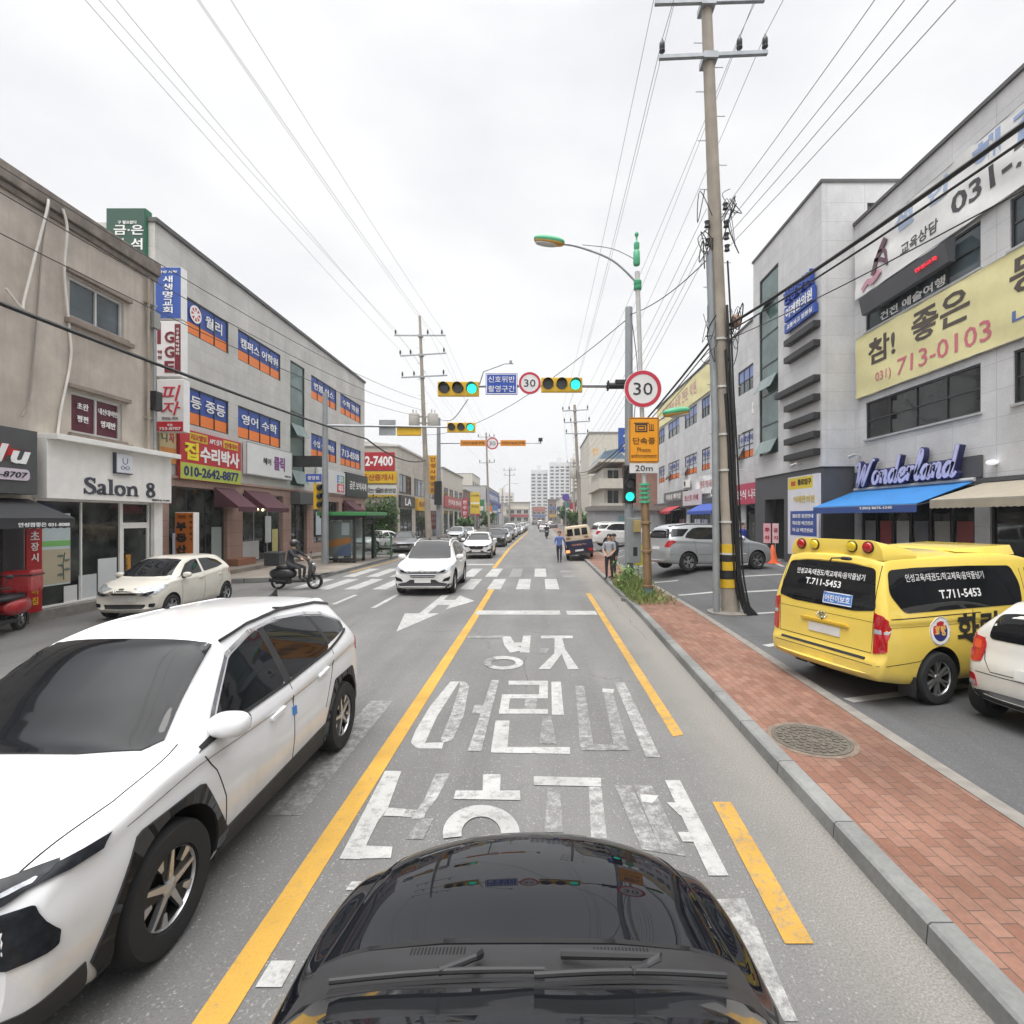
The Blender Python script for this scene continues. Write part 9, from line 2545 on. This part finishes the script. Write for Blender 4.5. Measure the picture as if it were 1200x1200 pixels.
walk = dict(elL=(-0.30, -0.10, 1.16), wrL=(-0.36, -0.18, 0.94), haL=(-0.38, -0.21, 0.87), elR=(0.24, 0.02, 1.15), wrR=(0.20, 0.18, 1.0), haR=(0.18, 0.23, 0.95),
            knL=(-0.09, 0.16, 0.50), anL=(-0.08, 0.06, 0.12), toL=(-0.09, 0.22, 0.06), knR=(0.08, 0.02, 0.48), anR=(0.07, -0.18, 0.12), toR=(0.08, -0.03, 0.045))
person('person in a blue shirt and dark trousers walking in our lane past the blue pickup', (1.12, 28.6, 0), R(175), walk, c_blue, c_navy)
person('person in a pale grey shirt standing on the kerb, hands clasped, left of the pair', (2.68, 19.6, 0.13), R(155), dict(elL=(-0.24, 0.04, 1.15), wrL=(-0.12, 0.18, 0.98), haL=(-0.05, 0.21, 0.93), elR=(0.24, 0.04, 1.15), wrR=(0.12, 0.18, 0.98), haR=(0.05, 0.22, 0.94)), c_grey, c_dark, sleeves='short')
person('person in a dark jacket standing close behind the grey shirted one at the kerb', (2.90, 20.0, 0.125), R(120), dict(knL=(-0.12, 0.05, 0.49)), c_dark, c_navy)
person('person in a royal blue top seen above the bonnet of the silver people carrier', (9.7, 24.4, 0.5), R(-150), {}, c_royal, c_dark)
ride = lambda: dict(pelvis=(0, -0.25, 0.90), waist=(0, -0.22, 1.04), chest=(0, -0.15, 1.25), neck=(0, -0.11, 1.44), chin=(0, -0.07, 1.51), head=(0, -0.07, 1.60), crown=(0, -0.08, 1.68), nose=(0, 0.03, 1.57),
    shL=(-0.20, -0.13, 1.37), shR=(0.20, -0.13, 1.37), elL=(-0.30, 0.08, 1.20), elR=(0.30, 0.08, 1.20), wrL=(-0.27, 0.30, 1.10), wrR=(0.27, 0.30, 1.10), haL=(-0.26, 0.37, 1.06), haR=(0.26, 0.37, 1.06),
    hiL=(-0.13, -0.20, 0.85), hiR=(0.13, -0.20, 0.85), knL=(-0.20, 0.22, 0.76), knR=(0.20, 0.22, 0.76), anL=(-0.15, 0.20, 0.40), anR=(0.15, 0.20, 0.40), toL=(-0.15, 0.36, 0.35), toR=(0.15, 0.36, 0.35))
m_helm = M('helmet_black', (0.02, 0.02, 0.022), 0.25, coat=0.8)
person('person in dark clothes and helmet riding the black delivery scooter', (-8.55, 18.0, 0.0), R(-90), ride(), c_dark, c_dark, helmet=m_helm)
person('person in dark clothes riding the motorcycle far ahead', (0.9, 62.0, 0.0), math.pi, ride(), c_dark, c_dark, helmet=m_helm)

# ---- plants
def leaf_clump(mb, c, rad, n, size, rr, squash=1.0):
    for _ in range(n):
        d = Vector((rr.gauss(0, 1), rr.gauss(0, 1), rr.gauss(0, 1))).normalized() * rad * rr.uniform(0.35, 1.0) ** 0.6
        p = Vector(c) + Vector((d.x, d.y, d.z * squash))
        q = Matrix.Rotation(rr.uniform(0, 6.28), 3, 'Z') @ Matrix.Rotation(rr.uniform(-1.1, 1.1), 3, 'X')
        s = size * rr.uniform(0.6, 1.3)
        mb.mi = rr.randint(0, 1)
        mb.add([p + q @ Vector(v) for v in ((-s * 0.35, 0, 0), (0, -s * 0.15, s * 0.1), (s * 0.35, 0, 0), (0, s, 0))], [(0, 1, 2, 3)])
g1 = leaf_mat('leaf_mid', (0.07, 0.16, 0.03), (0.14, 0.27, 0.055)); g2 = leaf_mat('leaf_dark', (0.03, 0.085, 0.02), (0.075, 0.16, 0.035)); g3 = leaf_mat('grass_light', (0.15, 0.24, 0.06), (0.25, 0.34, 0.11)); g4 = leaf_mat('grass_dry', (0.36, 0.34, 0.16), (0.24, 0.27, 0.09))
mb = MB(); rr = random.Random(9)
for k in range(1500):
    a = rr.random()
    x, y = rr.gauss(3.0, 0.36), 14.0 + 4.3 * rr.random() ** 0.9
    if not 2.62 < x < 3.8: continue
    h_ = rr.uniform(0.10, 0.38) * (1.7 if abs(x - 3.1) < 0.3 and y > 15.5 else 0.85)
    b_ = Vector((x, y, 0.12)); ln = Vector((rr.uniform(-0.25, 0.25), rr.uniform(-0.25, 0.1), h_))
    w_ = Vector((rr.uniform(-1, 1), rr.uniform(-1, 1), 0)).normalized() * 0.012
    mb.mi = rr.choice((0, 0, 1, 2, 2))
    m_ = b_ + ln * 0.55 + Vector((0, 0, h_ * 0.12))
    mb.add([b_ - w_, b_ + w_, m_ + w_ * 0.8, b_ + ln, m_ - w_ * 0.8], [(0, 1, 2, 3, 4)])
for k in range(15):
    leaf_clump(mb, (rr.gauss(3.05, 0.2), rr.uniform(16.2, 17.9), rr.uniform(0.3, 0.9)), 0.2, 24, 0.10, rr)
o = mb.build('weeds', [g3, g1, g4], origin=(3.0, 16, 0.12), recalc=False, kind='stuff')
o['label'] = 'tall green weeds and grass round the feet of the lamp and signal posts'
t = thing('hedge', 'dense green climbing hedge on the wall beneath the end wall banners', 'hedge', (-15.2, 47.4, 0.1))
mb = MB(); rr = random.Random(17)
for k in range(150):
    leaf_clump(mb, (rr.uniform(-17.2, -13.4), 47.4 + rr.uniform(-0.5, 0.4), 0.2 + 4.1 * rr.random() * (1 - 0.25 * rr.random())), 0.6, 34, 0.24, rr)
mb.build('foliage', [g1, g2], t, recalc=False)
mb = MB()
for x in (-16.5, -15.3, -14.1): mb.tube(catmull([(x, 47.5, 0.1), (x + 0.1, 47.5, 1.5), (x - 0.1, 47.5, 3.2)], 4), 0.04, 6)
mb.build('stems', M('bark', (0.12, 0.09, 0.06), 0.9), t)
def tree(name, label, x, y, h, rad, n, seed, size, group=None):
    t = thing(name, label, 'tree', (x, y, 0), 0, group)
    rr = random.Random(seed)
    mb = MB(); mb.tube(catmull([(x, y, 0), (x + 0.1, y, h * 0.35), (x, y, h * 0.7)], 4), [0.16 - 0.01 * i for i in range(9)], 8)
    for k in range(5):
        a = rr.uniform(0, 6.28); mb.tube([(x, y, h * rr.uniform(0.35, 0.55)), (x + rad * 0.6 * math.cos(a), y + rad * 0.6 * math.sin(a), h * rr.uniform(0.65, 0.85))], [0.06, 0.02], 6)
    mb.build('trunk', _M['bark'], t, smooth=50)
    mb = MB()
    for k in range(n):
        d = Vector((rr.gauss(0, 1), rr.gauss(0, 1), rr.gauss(0, 0.8))).normalized() * rad * rr.uniform(0.3, 1)
        leaf_clump(mb, (x + d.x, y + d.y, h * 0.72 + d.z * 0.8), rad * 0.32, 26, size, rr)
    mb.build('crown', [g1, g2], t, recalc=False)
TG = 'small trees along the far street'
for k, (x, y, h, rad, lab) in enumerate(((5.3, 72, 3.4, 1.5, 'round green bush tree in front of the brick house'), (6.2, 66, 3.0, 1.3, 'low green bush beside the brick house wall'), (-10.4, 72, 2.8, 1.2, 'green bush by the pinkish banner at the left kerb'),
                                       (-9.8, 98, 3.5, 1.6, 'small tree in front of the far brown building'), (7.0, 128, 5.5, 2.4, 'green tree further down on the right'), (-30, 62, 7, 3.0, 'tree behind the beige building roof'))):
    tree('small_tree', lab, x, y, h, rad, 26, 30 + k, 0.22 + 0.004 * y, TG)
# pots and racks by the shelter
t = thing('planter_rack', 'green plant rack with potted plants beside the bus shelter', 'plant rack', (-9.3, 30.6, 0.13))
mb = MB()
for z in (0.3, 0.8, 1.3): mb.box(-9.9, -8.9, 30.7, 31.0, z, z + 0.04)
for x in (-9.9, -8.94): mb.box(x, x + 0.04, 30.7, 31.0, 0.13, 1.5)
mb.build('shelf_frame', M('rack_green', (0.05, 0.16, 0.08), 0.5), t)
mb = MB(); rr = random.Random(2)
for k in range(14): leaf_clump(mb, (rr.uniform(-9.9, -8.9), 30.8, rr.choice((0.5, 1.0, 1.5)) + rr.uniform(-0.1, 0.1)), 0.2, 22, 0.12, rr)
mb.build('foliage', [g1, g2], t, recalc=False)
# low buildings that close the far end of the street
for k, (x0, x1, y, z1, mt, lab) in enumerate(((-14, -4.5, 235, 9.5, m_pan3, 'grey shop house closing the far left end of the street'), (-4, 3.5, 290, 9.0, m_rb, 'brown shop house closing the street end, centre'), (4.2, 12, 240, 11.0, m_br, 'cream shop house closing the far right end of the street'), (12.5, 22, 250, 13.0, m_gy, 'taller grey house at the far right end'))):
    b = thing('shop_house', lab, 'building', ((x0 + x1) / 2, y, 0), 0, 'shop houses at the street end')
    mb = MB(); mb.box(x0, x1, y, y + 12, 0, z1); mb.build('wall', mt, b)
    mb = MB(); mb.box(x0 - 0.3, x1 + 0.3, y - 0.3, y + 12, z1, z1 + 0.4); mb.build('roof_slab', m_white if k % 2 else m_conc, b)
    f = FS(y)
    for z, cc in ((3.0, ('a83a40', '3a6a9a', 'c89a30', '4a7a50')[k]), (6.5, ('d8d0c0', 'b04a30', '406090', 'c8c8cc')[k])):
        mb = MB(); mb.fbox(f, x0 + 0.4, x1 - 0.4, z, z + 1.1, 0, 0.3); mb.build('fascia_board', LM(cc), b)
    for z in (1.0, 4.4, 7.6)[:2 + (z1 > 9.6)]:
        for i in range(3):
            a = x0 + (x1 - x0) * (i + 0.15) / 3
            window(b, f, a, a + (x1 - x0) * 0.22, z, z + 1.8, depth=-0.02, cols=2, frame=m_wframe, pane=g_dark, w=0.1)
for u, z, lab in ((-35.6, 4.0, 'white air conditioner box over the blue shop awning'), (-42.4, 5.0, 'white air conditioner box at the end of the white shop sign'), (-28.6, 8.4, 'white air conditioner box on the wall just beyond the stair tower')):
    t = thing('air_conditioner', lab, 'air conditioner', (XR - 0.4, -u, z), 0, 'air conditioners on the long building')
    F = FR(XR); mb = MB(); mb.fbox(F, u - 0.42, u + 0.42, z, z + 0.65, 0.12, 0.46); mb.build('case', m_white, t, bevel=0.02)
    mb = MB(); mb.prism([F.P(u + 0.24 * math.cos(q * 0.4488), z + 0.33 + 0.24 * math.sin(q * 0.4488), 0.462) for q in range(14)], [F.P(u + 0.24 * math.cos(q * 0.4488), z + 0.33 + 0.24 * math.sin(q * 0.4488), 0.47) for q in range(14)]); mb.build('fan_grille', m_trim, t)
    mb = MB(); mb.fbox(F, u - 0.35, u - 0.3, z - 0.06, z, 0, 0.45); mb.fbox(F, u + 0.3, u + 0.35, z - 0.06, z, 0, 0.45); mb.build('bracket', m_steel, t)
for k, (cn, col, x, y, z) in enumerate((('red', 'b03038', -11.9, 96, 4.6), ('green', '3a8050', -12.3, 108, 5.2), ('orange', 'd07828', -11.8, 121, 4.2), ('sky blue', '5088c0', -11.6, 134, 4.6), ('violet', '705090', -11.9, 150, 5.4), ('cream', 'd8ccb0', -11.5, 168, 4.8),
        ('crimson', 'a02040', 7.3, 112, 4.6), ('teal', '307878', 7.0, 126, 5.2), ('lime', '98a838', 6.7, 145, 4.4), ('navy', '283868', 6.4, 165, 5.0))):
    sign('street_sign', f'small {cn} projecting shop sign far along the {"left" if x < 0 else "right"} facades', FS(y), x - 0.7, x + 0.7, z - 1.6, z + 1.2, -0.3, 0, col, group='projecting shop signs far down the street', strips=[(x - 0.5, x + 0.5, z - 1.2, z - 0.2, 'e4e0d8')])
for k, (src, x, y, sw, lab) in enumerate(((TV, -4.4, 118, {'paint_solid_white': m_gry}, 'grey suv at the tail of the far queue'), (SDW, -4.2, 129, {}, 'white saloon at the tail of the far queue'), (MP1, -4.5, 142, {'paint_silver': m_bk}, 'dark van at the tail of the far queue'),
        (SDW, 1.5, 138, {'paint_solid_white': m_slv}, 'silver saloon driving away far ahead'), (MP1, 0.2, 158, {'paint_silver': m_w2}, 'white van driving away far ahead'), (TV, -1.5, 175, {'paint_solid_white': m_bk}, 'black suv in mid road at the street end'), (SDW, 3.4, 122, {'paint_solid_white': m_gry}, 'grey saloon stopped at the right kerb far ahead'), (TV, 3.2, 148, {}, 'white suv stopped at the right kerb far ahead'))):
    dup(src.t, (x, y, 0), math.pi if x < -3 else 0, lab, 'cars further down the street', swap=sw)
bpy.data.scenes.remove(TS)

# ---- the damp air of an overcast day
mb = MB(); mb.box(-75, 75, -30, 450, -1.2, 56)
hz = mb.build('haze', [], kind='stuff', origin=(0, 200, -1.2))
hm = bpy.data.materials.new('damp_air'); hm.use_nodes = True
nt = hm.node_tree; nt.nodes.clear()
ov = nt.nodes.new('ShaderNodeOutputMaterial'); pv = nt.nodes.new('ShaderNodeVolumePrincipled')
pv.inputs['Color'].default_value = (0.93, 0.94, 0.96, 1); pv.inputs['Density'].default_value = 0.0008; pv.inputs['Anisotropy'].default_value = 0.2
nt.links.new(pv.outputs[0], ov.inputs['Volume'])
hz.data.materials.append(hm)
